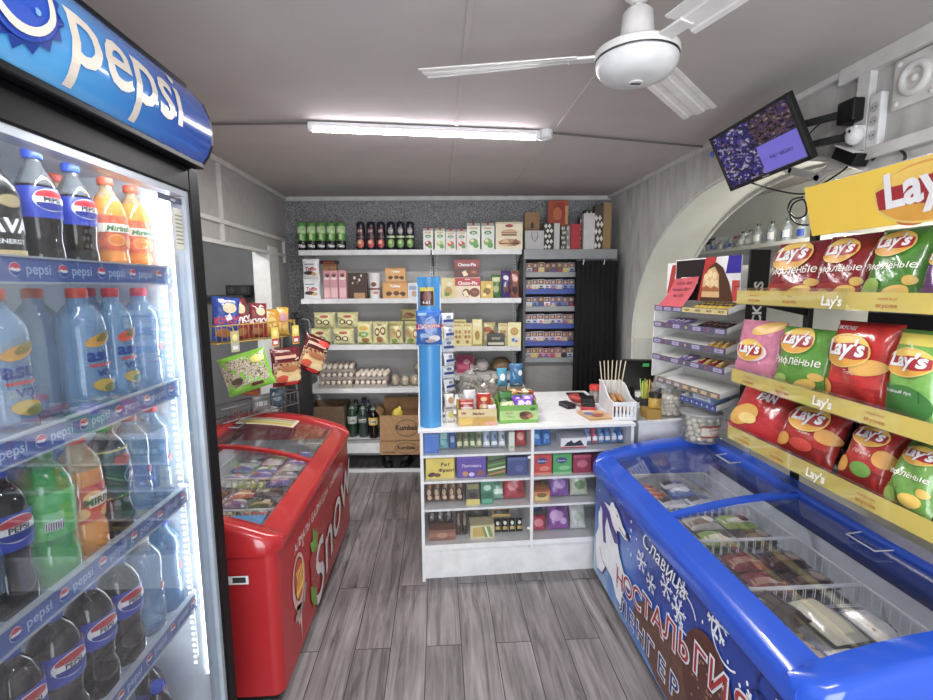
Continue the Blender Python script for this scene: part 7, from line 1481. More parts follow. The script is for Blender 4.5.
o = MB(); o.sph((0, 0, 0), .10, .09, .03, clear('#e8eaee', .35, .2, .4), 16, 8, .18); o.v = [(a * .8, b * .8, c_) for a, b, c_ in o.v]; tag(put(o.build('plastic_bag', smooth=25), (1.40, 2.86, KZ + .185)), 'crumpled clear plastic bag lying over the open marshmallow tub', 'bag')
# ================================================================== CHOCOLATE RACK
KA = math.radians(-80.4); KO = Vector((1.38, 2.605, 0))
t = thing('chocolate_rack', 'white chocolate bar rack with sloping trays and black picture sign', 'display rack', tuple(KO), KA)
def KP(x, y, z): return KO + Matrix.Rotation(KA, 3, 'Z') @ Vector((x, y, z))
KW = pm('#d9d9d6', .4); LIPV = pm('#5a5470', .45); LIPL = pm('#a89cc0', .45)
tz = [on_y(655, 305, 2.9).z, on_y(654, 321, 2.9).z, on_y(653.5, 337, 2.9).z, on_y(652, 353, 2.9).z]
tz += [tz[3] - .135, tz[3] - .203]
o = MB(); o.box(-.30, .30, .185, .2, .908, 1.80, KW); o.box(.26, .295, .185, .2, 0, .908, KW); o.build('back_panel', t, 0)
o = MB(); o.box(.300, .312, .10, .215, .90, 1.87, BLACK); sfn_ = lambda x, z, e: (.312 + e, .157 + x, z); o.decal(text_shape('SNICKERS', .075, 0, .03), sfn_, WHITE, .025, 1.55, .001, PI / 2); s_ = o.build('side_panel', t, 0); s_['label'] = 'black side panel with white vertical lettering'
o = MB(); o.box(-.308, -.300, .0, .2, 1.14, tz[0], KW) if False else o.box(-.308, -.300, .0, .2, 1.14, 1.56, KW); o.build('side_frame', t, 0)
def slope(y, z): return z + .30 * y
trays = []
for i, z in enumerate(tz):
    w0, w1 = (-.30, .30) if i < 4 else ((-.24, .28) if i == 4 else (-.02, .26)); dp = .17; k = .30 if i < 4 else .22
    o = MB()
    o.prism([(0, z - .03), (dp, z - .03 + k * dp), (dp, z - .024 + k * dp), (0, z - .024)], 0, w0, w1, KW)
    o.prism([(0, z - .03), (dp, z - .03 + k * dp), (dp, z + .012 + k * dp), (0, z)], 0, w1 - .003, w1, KW); o.prism([(0, z - .03), (dp, z - .03 + k * dp), (dp, z + .012 + k * dp), (0, z)], 0, w0, w0 + .003, KW)
    lip = LIPV if i != 4 else pm('#7a6a58', .45)
    o.box(w0, w1, -.004, 0, z - .032, z, lip if i < 5 else pm('#3a4a8a', .45)); n = 7
    for q in range(n):
        x = w0 + (w1 - w0) * (q + .5) / n
        if i == 0 and q >= 3: o.decal(rect_shape((w1 - w0) / n, .026, 1, 1), plane_y(-.004), pm('#c8b878', .45), x, z - .016, .0006); o.decal(text_shape('NUTS', .016, 0, .04), plane_y(-.004), pm('#6a4428', .5), x, z - .021, .0012)
        elif i < 4 and q % 2 == 0 or i == 0: o.decal(rect_shape((w1 - w0) / n * .72, .020, 1, 1), plane_y(-.004), LIPL if i < 4 else pm('#b8a890', .4), x, z - .016, .0006); o.decal(text_shape('шоко', .013, 0, .03), plane_y(-.004), pm('#4a4468', .5), x, z - .020, .0012)
        elif i < 4: o.decal(disc_shape(.008, .008, 1, 10), plane_y(-.004), pm('#b04a58' if q % 3 else '#c8a858', .5), x, z - .016, .0006)
        elif i == 4: o.decal(rect_shape((w1 - w0) / n * .6, .018, 1, 1), plane_y(-.004), pm('#c0a890' if q > 2 else '#a8a4b8', .5), x, z - .016, .0006)
        else: o.decal(text_shape('АБВ'[q % 3], .02, 0, .03), plane_y(-.004), WHITE, x, z - .023, .0006)
    trays.append(o.build('tray', t, 0))
# picture sign over the trays
zs0, zs1 = tz[0] + .035, on_y(700, 258, 2.6).z
o = MB(); sw = .30; o.box(-.20, sw, .06, .066, zs0 - .0, zs1, WHITE); hh = zs1 - zs0; pf = lambda x, z, e: (x, .06 - e, zs0 + z)
o.decal(poly_shape([(-.195, hh * .0), (-.195, hh * .97), (.05, hh * .97), (.0, 0)]), pf, pm('#241a1c', .4), 0, 0, .001)
o.decal(poly_shape([(.0, .0), (.05, hh), (.13, hh), (.08, 0)]), pf, pm('#c02a26', .4), 0, 0, .0015); o.decal(poly_shape([(.20, hh * .62), (.215, hh), (.30, hh), (.30, hh * .62)]), pf, pm('#3424a0', .4), 0, 0, .0015); o.decal(rect_shape(.05, hh * .45, 1, 1), pf, pm('#c83a30', .4), .272, hh * .24, .0015)
o.decal(poly_shape([(.02, 0), (.035, hh * .45), (.075, hh * .78), (.13, hh * .88), (.18, hh * .75), (.23, hh * .4), (.262, 0)]), pf, pm('#54301f', .4), 0, 0, .0022); o.decal(poly_shape([(.03, .02), (.04, hh * .5), (.075, hh * .72), (.12, hh * .78), (.155, hh * .6), (.165, .02)]), pf, pm('#d8b074', .5), 0, 0, .003)
for k, (x, z) in enumerate(((.06, .55), (.09, .62), (.125, .58), (.075, .40), (.11, .42), (.14, .40))): o.decal(disc_shape(.016, hh * .085, 2, 12), pf, pm('#e8cc98', .5), x, hh * z, .0036)
o.decal(poly_shape([(.035, hh * .3), (.07, hh * .36), (.10, hh * .29), (.13, hh * .35), (.16, hh * .28), (.16, hh * .22), (.035, hh * .22)]), pf, pm('#a8622e', .5), 0, 0, .0042)
o.decal(poly_shape([(-.15, hh * .40), (-.145, hh * .56), (.0, hh * .56), (-.005, hh * .40)]), pf, pm('#e8e8f0', .5), 0, 0, .002); o.decal(text_shape('SNICKERS', hh * .15, .2, .03, 1.0, 0, .14), pf, pm('#2a2a9c', .5), -.075, hh * .43, .003)
sg2 = o.build('picture_sign', t, 0); sg2['label'] = 'black picture sign with cut chocolate bar'
o = MB(); o.box(-.30, -.05, .075, .08, zs0 - .01, zs1 - .015, WHITE); pf2 = lambda x, z, e: (x, .075 - e, zs0 + z); o.decal(poly_shape([(-.295, hh * .15), (-.255, hh * .88), (-.205, hh * .88), (-.225, hh * .6), (-.245, hh * .15)]), pf2, pm('#b8322c', .45), 0, 0, .001)
for k in range(3): o.decal(rect_shape(.06 + .015 * k, .006, 1, 1), pf2, pm('#b89090', .5), -.255, hh * (.06 - .04 * k), .001)
s3 = o.build('rear_sign', t, 0); s3['label'] = 'white sign with red slanted stripe'
# pink handwritten note
o = MB(); vs = []; n = 8
P0, P1 = zs0 + hh * .52, tz[0] - .002
for k in range(n + 1):
    v = k / n; vs += [(-.195 - .06 * v, .05 - .062 * v * v, P0 + (P1 - P0) * v), (.015 - .05 * v, .05 - .062 * v * v, P0 + .012 + (P1 - P0 - .012) * v)]
NP = pm('#d2525e', .6); o.add(vs, [(2 * k, 2 * k + 2, 2 * k + 3, 2 * k + 1) for k in range(n)], NP)
nf = lambda x, z, e: (x - .055 * (P0 - z) / (P0 - P1), .05 - .062 * ((P0 - z) / (P0 - P1)) ** 2 - e, z)
for k, s in enumerate(('Сдача 50тг', 'меньше 500тг', 'Нет 100')): o.decal(text_shape(s, .026, .1, 0, 1, .02), nf, pm('#5a2438', .6), -.09, P0 - .032 - .036 * k, .003)
o = o.build('paper_note', None, 180); put(o, tuple(KO), KA); tag(o, 'pink paper note with handwriting hanging over chocolate rack trays', 'note')
# bars in the trays
bars = {}
def cbar(key, c, ds, x, i, y, label, rz=0.0, w=.032, l=.10, h=.02, dz=0):
    if key not in bars: bars[key] = flat_pack('chocolate_bar', w, l, h, foil(c), ds, 600 + len(bars)); o = bars[key]
    else: o = dup(bars[key])
    p = KP(x, y, tz[i] - .022 + .30 * (y - 0) + dz); o.location = p; o.rotation_euler = (.29, 0, KA + rz); tag(o, label, 'chocolate bar', 'chocolate bars in the sloping trays')
yd = [('r', -.4, .3, .4, .5, pm('#3a2a4a', .4)), ('d', 0, .72, .3, .1, pm('#e8e0b8', .4))]
for k in range(8): cbar('y', '#d8b830', yd, .02 + .034 * k, 0, .07 + .004 * (k % 2), f"yellow chocolate bar in the top tray, {ORD[k]} from the left")
for k in range(7): cbar('w', '#c8c0a0', [('r', -.4, .3, .4, .6, pm('#6a5030', .4))], .035 + .034 * k, 0, .115, f"pale wrapped bar behind the yellow ones in the top tray, {ORD[k]} from the left", 0, .03, .09, .02, .02)
for k in range(5): cbar('d', '#2e2226', [('r', -.4, .35, .4, .6, pm('#6a4a44', .4)), ('r', -.4, .8, .4, .9, pm('#b05a48', .4))], .08 + .04 * k, 1, .06, f"dark chocolate bar at right of the second tray, {ORD[k]} from the left", -.5)
for k in range(4): cbar('p', '#6a5a8a', [('r', -.4, .3, .4, .55, pm('#c8c0d8', .4)), ('d', 0, .8, .3, .08, pm('#b04a50', .4))], -.20 + .042 * k, 1, .07, f"violet chocolate bar at left of the second tray, {ORD[k]} from the left", -.3)
for k in range(3): cbar('g', '#b08a3c', [('d', 0, .5, .3, .2, pm('#e0c888', .4))], .15 + .04 * k, 2, .055 + .01 * k, f"gold bar at right of the third tray, {ORD[k]} from the left", .3)
for k in range(2): cbar('p', '#6a5a8a', [], -.06 + .042 * k, 3, .06, f"violet bar in middle of the fourth tray, {['left', 'right'][k]} one", -.3)
for k in range(4): cbar('g' if k % 2 else 'r', '#8a2a3c', [('d', 0, .5, .3, .2, pm('#d8b060', .4))], .08 + .046 * k, 3, .055, f"{'gold' if k % 2 else 'dark red and gold'} bar at right of the fourth tray, {['first', 'second', 'third', 'last'][k]} of the row", .3)
p = KP(.12, .03, tz[5] - .010); o = carton('chocolate_bar_box', .17, .10, .045, pm('#7a98c8', .4), [('r', -.4, .2, .4, .8, pm('#e0e4ec', .4)), ('t', 'КОМПЛИМЕНТ', 0, .4, .3, pm('#2a3a7a', .4), 0, .03)]); o.location = p; o.rotation_euler = (.21, 0, KA); tag(o, 'pale blue bar carton in the lowest tray', 'box')

# ================================================================== CRISP RACK
LX, LYC, LH = 1.30, 1.575, .455
t = thing('crisp_rack', 'black crisp rack with yellow shelf strips and yellow header board', 'display rack', (LX, LYC, 0), -PI / 2)
SZ = [1.675, 1.333, 1.075]; LIPY = pm('#ecd95e', .35, 0, .04, 4); 
for s in (-1, 1):
    o = MB(); o.box(s * LH - .015, s * LH + .015, .31, .335, 0, 2.0, BLACK); o.box(s * LH - .012, s * LH + .012, .1, .335, 0, .0, BLACK); o.build('post', t, 0, .002)
o = MB(); o.box(-LH, LH, .322, .328, .95, 1.86, pm('#1c1a1e', .6)); 
o = MB(); o.box(-LH * .35, LH, .322, .328, .95, 1.86, pm('#242226', .6)); o.build('back_panel', t, 0)
for i, z in enumerate(SZ):
    o = MB(); o.box(-LH, LH, .0, .32, z - .052, z - .046, pm('#3a3a3c', .4)); sh_ = o.build('shelf', t, 0)
    for s in (-1, 1): b = MB(); b.prism([(.0, z - .046), (.32, z - .046), (.32, z - .11), (.30, z - .11)], 0, s * LH - .003, s * LH + .003, BLACK); b.build('bracket', sh_, 0)
    o = MB(); o.box(-LH - .004, LH + .004, -.006, -.002, z - .056, z, LIPY); o.box(-LH - .004, LH + .004, -.0075, -.0065, z - .06, z + .012, clear('#fbf6e4', .012, .05, .08))
    for k, x in enumerate((-.30, .02, .33)):
        for q, (s, dx, hh_, c, b_) in enumerate((("Lay's", 0, .036, '#f0efe8', .03),)):
            o.decal(text_shape(s, .044, .15, .03), plane_y(-.0076), pm('#f2efe2', .4), .05, z - .045, .0006) if k == 1 else None
        o.decal(text_shape('ещё' if k == 0 else 'новый вкус', .013, 0, .02), plane_y(-.0076), pm('#c86a38', .5), (-.14, .25, .60)[k] if k < 2 else -.34, z - .022, .0006); o.decal(text_shape('вкуснее', .020, 0, .04), plane_y(-.0076), pm('#b84a28', .5), (-.14, .25, .60)[k] if k < 2 else -.34, z - .044, .0006)
    o.build('price_strip', sh_, 0)
    o = MB(); o.tube([(-LH - .004, .0, z + .0), (-LH - .022, -.004, z + .004), (-LH - .026, -.004, z + .012), (-LH - .020, -.004, z + .02), (-LH, .0, z + .018)], .0025, pm('#7a2a30', .4), 6); o.build('end_clip', sh_)
o = MB(); hz0, hz1 = 1.868, 2.03; hw0, hw1 = -.085, .52
hf = lambda x, z, e: (x, .015 - .043 * (z - hz0) / (hz1 - hz0) - e, z)
vs = [hf(x, z, e) for e in (0, -.006) for z in (hz0, hz1) for x in (hw0, hw1)]
YH = mat_noise('yellow_board', ['#f0c408', '#f8d418'], 3, .4, (1, 1, .3), bump=0); o.add(vs, [(0, 1, 3, 2), (4, 6, 7, 5), (0, 4, 5, 1), (2, 3, 7, 6), (0, 2, 6, 4), (1, 5, 7, 3)], YH)
for k, (a, b_, m_) in enumerate(((hw0 + .05, .10, '#e8c226'), (hw0 + .14, .07, '#d8ae1c'), (hw0 + .24, .05, '#e8c226'))):
    pass
hd = o.build('header_board', t, 0)
def lays(o, fn, cx, cz, rx, rz_, e, tw, rot=.06, ring=True):
    """the crisp maker's emblem: a sun disc with a red ribbon and white script"""
    if ring: o.decal(disc_shape(rx * 1.06, rz_ * 1.08, 4, 30), fn, pm('#e8c860', .4), cx, cz, e, rot)
    o.decal(disc_shape(rx, rz_, 4, 30), fn, pm('#e2a01c', .4), cx, cz, e + .0006, rot); o.decal(disc_shape(rx * .96, rz_ * .5, 3, 24), fn, pm('#f0c648', .4), cx, cz + rz_ * .42, e + .0010, rot)
    bs = band_shape(lambda x: -.42 - .10 * math.sin(3 * x), lambda x: .46 + .05 * math.sin(4 * x))
    o.decal(([(x * rx * .97, z * rz_ * (1 - .25 * x ** 6)) for x, z in bs[0]], bs[1]), fn, pm('#a81824', .4), cx, cz, e + .0018, rot); o.decal(text_shape("Lay's", rz_ * .8, .12, .035, 1, rx / 6, rx * 1.66), fn, WHITE, cx, cz - rz_ * .28, e + .0028, rot)
o = MB(); lays(o, hf, .325, 1.945, .145, .075, .0012, 1); o.decal(disc_shape(.05, .02, 2, 16), hf, pm('#c86a28', .5), .28, 1.88, .001); o.build('emblem', hd, 0)
o = MB(); o.box(-.06, .45, .055, .06, 1.96, 2.055, clear('#c8ccec', .35, .1, .3)); o.build('clear_backing', t, 0)
for x in (-.06, .40): o = MB(); o.tube([(x, .02, 1.95), (x, .32, 1.95)], .005, BLACK, 6); o.build('header_arm', t)
# crisp bags
def crisp(label, i, pl, pr, top, col, txt, lean=.22, extra=(), rzx=0.0, seed=1, back=.03, w=None, ex=.40, ez=.72, esc=.34, th=.075, tc='#f0ece0', h=None, dark=None):
    yl, yr = on_x(pl, 300, LX + back + .02).y, on_x(pr, 300, LX + back + .02).y; w_ = w or (yl - yr); h_ = h or (top - (SZ[i] - .045)) / math.cos(lean)
    ds = [('r', -.42, .05, .42, .28, pm(dark or col, .35))]
    o = bag('crisp_bag', w_, h_, th, foil(col), ds + list(extra), seed)
    fn = bag_surface(w_, h_, th, seed); mb = MB(); lays(mb, fn, w_ * (ex - .5), h_ * ez, w_ * esc, w_ * esc * .62, .0072, 1, .03)
    if txt: mb.decal(text_shape(txt, h_ * .13, .12, .012, 1, w_ / 24, w_ * .84), fn, pm(tc, .4), 0, h_ * .43, .0095, .05)
    # join the emblem into the bag mesh so that the print stays part of it
    me = o.data; src = mb; nb = len(me.vertices)
    bm = bmesh.new(); bm.from_mesh(me); vv = [bm.verts.new(v) for v in src.v]
    mi0 = len(me.materials)
    for m_ in src.ms: me.materials.append(m_)
    for f_, k_ in zip(src.f, src.mi):
        try: q = bm.faces.new([vv[j] for j in f_]); q.material_index = mi0 + k_; q.smooth = True
        except ValueError: pass
    bm.to_mesh(me); bm.free()
    put(o, (LX + back + th * .5, (yl + yr) / 2, SZ[i] - .0445), -PI / 2 + rzx, -lean); return tag(o, label, 'crisp bag', 'crisp bags on the crisp rack')
chip = lambda c: [('d', .18, .15, .2, .09, pm('#e8c050', .4), .3), ('d', -.2, .12, .16, .07, pm('#d8a838', .4), -.4), ('d', .36, .3, .1, .06, pm('#d8b048', .4))]
crisp('maroon ridged crisp bag on the top rack shelf, leftmost', 0, 764, 812, 1.862, '#8a1a24', 'Рифлёные', .25, chip(0), .12, 701, .03, None, .42, .74, .34, .07, dark='#a02a24')
crisp('maroon ridged crisp bag on the top rack shelf, next to the green one', 0, 811, 857, 1.866, '#8a1a24', 'Рифлёные', .25, chip(0), .10, 702, .03, None, .42, .74, .34, .07, dark='#a02a24')
crisp('green ridged crisp bag on the top rack shelf', 0, 856, 912, 1.868, '#4a8a2a', 'Рифлёные', .25, chip(0) + [('d', -.25, .2, .2, .12, pm('#9ac050', .4), .4)], .05, 703, .03, None, .45, .76, .33, .08)
crisp('purple and white crisp bag at right end of the top rack shelf', 0, 914, 958, 1.82, '#6a3a78', '', .2, [('p', [(-.45, .1), (-.2, .1), (.1, .9), (-.2, .9)], pm('#d8d4d8', .4))], 0, 704, .03, None, .5, .7, .3, .07)
o = bag('crisp_bag', .22, .16, .07, foil('#3f7a24'), [('d', .0, .6, .3, .2, pm('#5a9a38', .4))], 705); put(o, (LX + .175, on_x(918, 250, LX + .17).y, SZ[0] + .0), -PI / 2, -.15); o.location.z = SZ[0] - .0445; o.scale = (1, 1, 1.45); tag(o, 'dark green crisp bag standing in back of the top rack shelf', 'crisp bag')
crisp('pink crisp bag on the middle rack shelf, leftmost', 1, 738, 777, 1.545, '#d07a98', '', .12, [('d', .2, .88, .3, .1, pm('#e0b050', .4), .3), ('p', [(0, .05), (.3, .05), (.2, .35)], WHITE), ('d', -.05, .48, .36, .17, pm('#ead0d8', .4))], .1, 711, .025, None, .45, .50, .28, .08)
crisp('green ridged crisp bag on the middle rack shelf, second from left', 1, 778, 829, 1.535, '#5c9a34', 'Рифлёные', .10, chip(0) + [('d', -.3, .14, .2, .1, pm('#a8cc60', .4), .4)], .06, 712, .03, None, .45, .80, .30, .09)
crisp('large red crisp bag on the middle rack shelf', 1, 828, 891, 1.575, '#c4241e', '', .08, [('t', 'Томат', .05, .40, .07, pm('#f0d8c8', .4), .1, .02), ('d', .25, .5, .22, .09, pm('#e0a848', .4), .2), ('d', -.38, .2, .14, .1, pm('#d89838', .4)), ('d', 0, .14, .25, .1, pm('#a01a1c', .4)), ('t', 'ВКУСНЕЕ', -.2, .9, .06, WHITE, 0, .03)], .04, 713, .03, None, .40, .66, .36, .11, dark='#b02020')
crisp('light green crisp bag with yellow band on the middle rack shelf', 1, 890, 946, 1.565, '#74ae48', '', .08, [('r', -.5, .84, .5, .96, pm('#d8c840', .4)), ('d', 0, .22, .46, .2, pm('#3a7a34', .4)), ('p', [(-.4, .30), (.3, .26), (.28, .38), (-.4, .42)], pm('#1c5a48', .4)), ('t', 'Зелёный лук', -.06, .33, .05, WHITE, 0, .02)], 0, 714, .03, None, .5, .66, .40, .10)
o = crisp('red crisp bag with white FAN lettering on the lowest rack shelf', 2, 734, 786, 1.245, '#c02028', '', .45, [('t', 'FAN', .05, .70, .2, WHITE, .1, .06), ('d', -.2, .35, .25, .2, pm('#dca840', .4), .3), ('d', -.1, .3, .15, .1, pm('#e8c870', .4))], .15, 721, .03, None, .2, .2, .02, .09)
crisp('red crisp bag leaning on the lowest rack shelf, next to FAN bag', 2, 783, 836, 1.235, '#a82420', '', .4, [('t', 'Паприка', .02, .44, .07, pm('#e8c8b8', .4), .1, .02), ('d', -.32, .25, .15, .12, pm('#d89838', .4), .2), ('d', .35, .5, .16, .12, pm('#d89a40', .4)), ('d', .05, .25, .2, .1, pm('#c83a2c', .4))], .1, 722, .03, None, .48, .72, .32, .10, dark='#8a1c1c')
crisp('red crisp bag on the lowest rack shelf, beside the green one', 2, 846, 896, 1.245, '#b02420', '', .4, [('t', 'Паприка', .0, .46, .07, pm('#e8c8b8', .4), .1, .02), ('d', -.32, .25, .15, .12, pm('#d89838', .4), .2), ('d', .36, .48, .16, .12, pm('#d89a40', .4)), ('d', .1, .25, .2, .1, pm('#6a9a3c', .4))], .05, 723, .03, None, .5, .74, .32, .10, dark='#8a1c1c')
crisp('green ridged crisp bag at right end of the lowest rack shelf', 2, 897, 948, 1.235, '#6a9c40', 'Рифлёные', .35, chip(0) + [('d', -.25, .14, .2, .1, pm('#a8cc60', .4), .4)], 0, 724, .03, None, .55, .76, .32, .10)
o = bag('crisp_bag', .09, .17, .06, foil('#3a1e22'), [('r', -.3, .2, .3, .3, pm('#8a7a78', .4))], 731); put(o, (LX + .215, on_x(840, 440, LX + .19).y, SZ[2] - .0445), -PI / 2, -.3); tag(o, 'narrow dark bag wedged between two red bags, lowest rack shelf', 'crisp bag')

# ================================================================== BOTTLE SHELF THROUGH THE ARCH
SB = 2.02
o = MB(); o.box(2.55, 3.1, 3.0, 5.45, SB - .03, SB, pm('#d8d8d0', .5)); o.box(3.06, 3.1, 3.0, 5.45, SB - .2, SB - .03, WHITE); tag(o.build('wall_shelf', smooth=0, bevel=.003), 'pale shelf of vodka bottles on far wall through the arch', 'shelf')
def vodka(h, r, lab, cap): 
    t = thing('vodka_bottle', '', 'bottle', (0, 0, 0), 0, 'bottles on the shelf through the arch')
    P = [(r * .95, 0), (r, .004), (r, h * .58), (r * .8, h * .68), (r * .36, h * .76), (r * .34, h * .9)]
    o = MB(); o.lathe(P, clear('#dfeaf0', .25, .05, .3), 12); o.build('glass', t, 50); o = MB(); o.lathe([(r * .42, h * .88), (r * .42, h), (r * .38, h)], pm(cap, .35), 12); o.build('cap', t, 40)
    rf = prof_r(P); o = MB(); o.decal(rect_shape(r * 1.6, h * .3, 8, 2), cyl_fn(rf), pm(lab, .5), 0, h * .34, .001); o.build('label', t, 50); return t
v0 = vodka(.11, .021, '#cfd2d0', '#9aa0a0'); v1 = vodka(.115, .022, '#3a5ab0', '#5a6a7a')
for k in range(12):
    o = (v0 if k == 0 else dup(v0)) if k % 4 != 2 else (v1 if k == 2 else dup(v1)); put(o, (2.68 + .03 * (k % 2), 5.08 - .072 * k, SB + .001), -PI / 2 + .5); o['label'] = f"small clear bottle on the shelf through the arch, {ORD[k]} from the left"
v2 = vodka(.14, .032, '#d8dcd8', '#2a2a2c')
for k in range(2): o = v2 if k == 0 else dup(v2); put(o, (2.66, 4.15 - .10 * k, SB + .001), -PI / 2 + .5); o['label'] = f"clear bottle with black cap above the crisp rack end, {['left', 'right'][k]} of two"
v3 = vodka(.175, .034, '#dfe2e2', '#2c4a3a'); v4 = vodka(.17, .034, '#2c4cb0', '#c8d0d8')
for k in range(6): o = (v3 if k == 0 else dup(v3)) if k % 2 == 0 else (v4 if k == 1 else dup(v4)); put(o, (2.64 + .05 * (k % 2), 3.92 - .085 * k, SB + .001), -PI / 2 + .5); o['label'] = f"taller vodka bottle behind the maroon crisp bags, {ORD[k]} from the left"
o = carton('white_box', .70, .05, .15, pm('#e4e4e0', .5), [('r', .3, .7, .46, .9, pm('#c05a50', .5)), ('p', [(-.5, .6), (-.3, .99), (-.12, .99), (-.2, .6)], pm('#3a2a26', .5)), ('r', -.1, .3, .4, .5, pm('#b8c8d0', .5))]); put(o, (2.80, 4.72, SB + .001), -PI / 2); tag(o, 'long white box behind the row of small bottles', 'box')

# ================================================================== SNACK STAND IN THE DOORWAY
NA = math.radians(58.2); NO = Vector((-1.15, 3.15, 0))
t = thing('snack_stand', 'yellow wire snack basket stand before the left doorway', 'display stand', tuple(NO), NA); YW_ = pm('#d0a838', .4)
def NP_(x, y, z): return NO + Matrix.Rotation(NA, 3, 'Z') @ Vector((x, y, z))
for s in (-.263, .27): o = MB(); o.tube([(s, .128, 0), (s, .128, 1.48)], .006, pm('#55565a', .5), 8); o.build('post', t)
o = MB(); o.tube([(.27, .128, .008), (.27, .0, .008)], .007, pm('#55565a', .5), 8); o.build('foot', t)
def wbasket(z0, z1, YW_, d0=.0, d1=.12, w=.295):
    o = MB(); P = lambda x, y, z: (x, y, z)
    for z in (z0, z1): o.tube([(-w, d0, z), (w, d0, z), (w, d1, z), (-w, d1, z), (-w, d0, z)], .0042, YW_, 6, False)
    for k in range(17): x = -w + 2 * w * k / 16; o.tube([(x, d0, z1), (x, d0, z0), (x, d1, z0), (x, d1, z1)], .0024, YW_, 5, False)
    o.build('wire_basket', t, 180)
wbasket(1.37, 1.475, YW_); wbasket(.89, .975, pm('#7a7b80', .5))
for k, x in enumerate((-.22, .07, .24)):
    o = MB(); o.tube([(x, -.004, 1.472), (x, -.05, 1.468), (x, -.06, 1.44)], .003, YW_, 6); o.build('hook', t)
    g = MB(); g.box(-.028, .028, -.002, .0, -.125, .0, pm('#d8c448' if k != 0 else '#b8b070', .45)); decos(g, lambda x_, z, e: (x_, -.002 - e, z - .125), .056, .125, [('r', -.46, .05, .46, .42, pm('#b8303a' if k else '#a8b0a8', .45)), ('r', -.3, .12, .3, .3, pm('#e8e0e0', .45)), ('d', 0, .7, .3, .16, pm('#e8dc8a', .45))]); g.build('price_tag', t, 0, loc=(x, -.063, 1.445))
def nb(w_, h_, th, c, ds, x, y, z, label, lean=-.1, rz=0.0, ry=0.0, seed=1, name='snack_bag'):
    o = bag(name, w_, h_, th, foil(c), ds, seed); o.location = NP_(x, y, z); o.rotation_euler = (lean, ry, NA + rz - .35); return tag(o, label, 'snack bag', 'snack bags on the doorway stand')
lt = lambda s, c='#e8e0e0': [('t', s, 0, .4, .2, pm(c, .4), .1, .05, .1), ('d', .1, .75, .25, .12, pm('#d8c8a0', .4)), ('d', -.1, .18, .3, .1, pm('#a8683c', .4))]
nb(.16, .27, .05, '#2a4ea8', lt('КУКУ', '#c8303c') + [('p', [(-.3, .95), (-.1, .95), (.2, .5), (0, .45)], pm('#e0e4f0', .4))], -.197, .056, 1.376, 'blue snack bag at left end of the yellow basket', -.12, 0, .1, 801)
nb(.115, .255, .04, '#8a2a2e', lt('КУКУ'), -.06, .066, 1.376, 'maroon snack bag in the yellow basket, next to blue bag', -.12, .1, -.1, 802)
nb(.115, .225, .04, '#8a2a30', lt('КУКУ'), .052, .068, 1.376, 'maroon snack bag in the middle of the yellow basket', -.12, 0, .06, 803)
nb(.115, .18, .04, '#d09428', [('d', 0, .5, .3, .2, pm('#e8c060', .4)), ('d', .15, .25, .2, .1, pm('#a86a28', .4))], .158, .068, 1.376, 'orange-yellow snack bag right of the maroon ones', -.12, .1, 0, 804)
nb(.085, .19, .04, '#dca830', [('d', 0, .6, .3, .2, pm('#c88a98', .4)), ('d', .1, .25, .25, .1, pm('#e8c868', .4))], .247, .068, 1.376, 'yellow snack bag with pink spot at right end of basket', -.12, 0, .08, 805)
SEED = mat_noise('seed_print', ['#4a3c2c', '#8a7a5c', '#d8cdb4', '#6a5a40', '#e0d8c0'], 75, .4, bump=0, pos=[.34, .44, .5, .56, .64]); NUTP = mat_noise('nut_print', ['#5a1a18', '#8a3a28', '#d0a868', '#7a2a20', '#e0c898'], 60, .35, bump=0, pos=[.38, .46, .52, .57, .64])
hd_ = [('r', -.46, .12, .46, .62, NUTP), ('p', [(-.4, .9), (.1, .92), (.42, .7), (.3, .66)], pm('#d8c0a8', .4)), ('d', 0, .3, .4, .2, pm('#d8b878', .35)), ('d', -.2, .2, .2, .1, pm('#c84a30', .35)), ('d', .2, .18, .25, .1, pm('#e0c890', .35)), ('d', .05, .45, .3, .08, pm('#a8683c', .35)), ('r', -.4, .72, .3, .8, pm('#d8a890', .35)), ('d', .1, .06, .25, .05, pm('#c82a28', .35))]
o = nb(.20, .25, .06, '#6a1a1e', hd_, .10, -.11, 1.08, 'dark red nut bag hanging from the basket, left of two', -.05, .1, .0, 807); o.location = NP_(.10, -.12, 1.062)
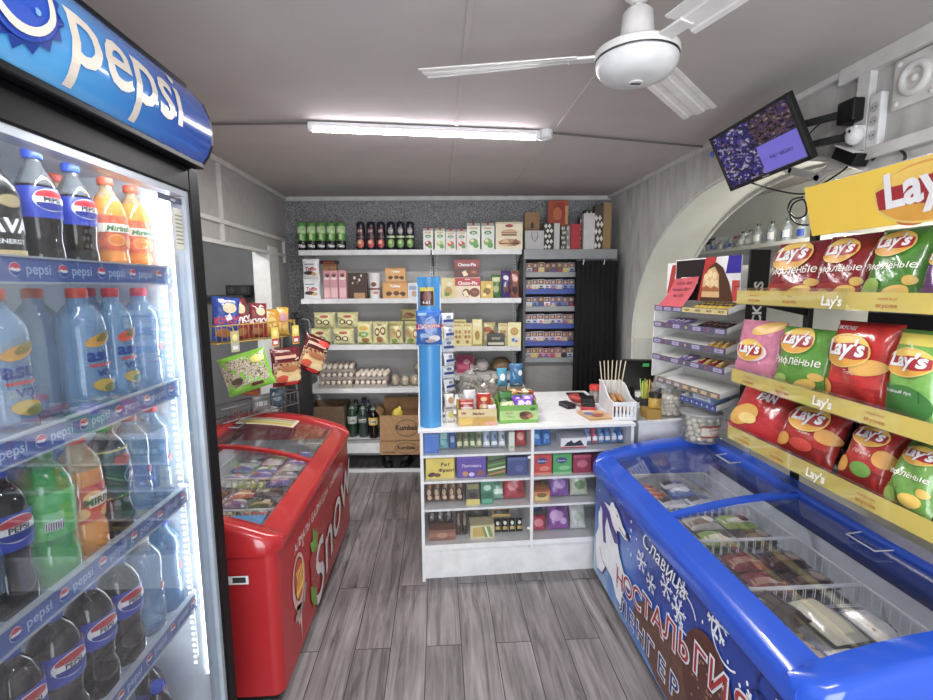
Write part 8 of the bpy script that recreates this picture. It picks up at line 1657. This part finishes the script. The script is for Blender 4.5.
o = nb(.20, .25, .06, '#5a1a1c', hd_ + [('d', .2, .85, .25, .08, pm('#d83a30', .35))], .27, -.125, 1.13, 'dark red nut bag hanging tilted from the basket, right of two', -.05, .1, .45, 808)
nb(.15, .20, .05, '#b85a2c', [('r', -.4, .3, .4, .5, pm('#d8d0cc', .4)), ('d', .15, .25, .3, .12, pm('#8a4a2c', .4)), ('t', 'СНЕК', 0, .65, .12, pm('#e8e0d8', .4), .1, .03)], -.06, .07, 1.01, 'orange snack bag in lower basket behind the green one', -.1, .1, .25, 809)
o = nb(.28, .24, .08, '#7ec22a', [('r', -.48, .16, .40, .86, SEED), ('p', [(-.2, .16), (-.05, .16), (.25, .86), (.1, .86)], pm('#8a9a48', .5)), ('d', .28, .74, .15, .1, pm('#d8c84a', .4)), ('d', -.25, .3, .12, .08, pm('#5a4a34', .4)), ('r', .0, .08, .25, .16, pm('#6a2a20', .4))], -.13, -.085, 1.075, 'bright green pumpkin seed bag in the lower basket', -.3, -.25, -.25, 810)
nb(.10, .12, .04, '#4a6a80', [('d', 0, .5, .3, .2, pm('#9ab0bc', .4))], .13, .045, .897, 'small blue-grey bag at right of the lower basket', -.1, 0, .2, 811); nb(.12, .10, .04, '#8a8a90', [('r', -.3, .3, .3, .6, pm('#c0c0c4', .4))], .02, .04, .897, 'small grey bag under the green seed bag', -.1, 0, 0, 812)
# hall shelf with a black box seen through the doorway
o = MB(); o.box(-2.65, -1.95, 4.98, 5.2, 1.60, 1.625, DGREY); tag(o.build('hall_shelf', smooth=0), 'dark thin shelf in the dim room beyond the doorway', 'shelf')
t = thing('radio', 'small black radio on the dark shelf beyond the doorway', 'radio', (-2.02, 5.03, 1.6255)); o = MB(); o.box(-.12, .12, 0, .12, 0, .10, BLACK); o.build('case', t, 0, .006); o = MB()
for s in (-1, 1): o.decal(disc_shape(.03, .03, 2, 16), plane_y(0), DGREY, .06 * s, .05, .001)
o.build('speaker_grille', t, 0)
SC.view_settings.view_transform = 'Standard'
SC.view_settings.look = 'None'
SC.view_settings.gamma = 1.0
SC.view_settings.use_curve_mapping = False
SC.view_settings.exposure = 0.2
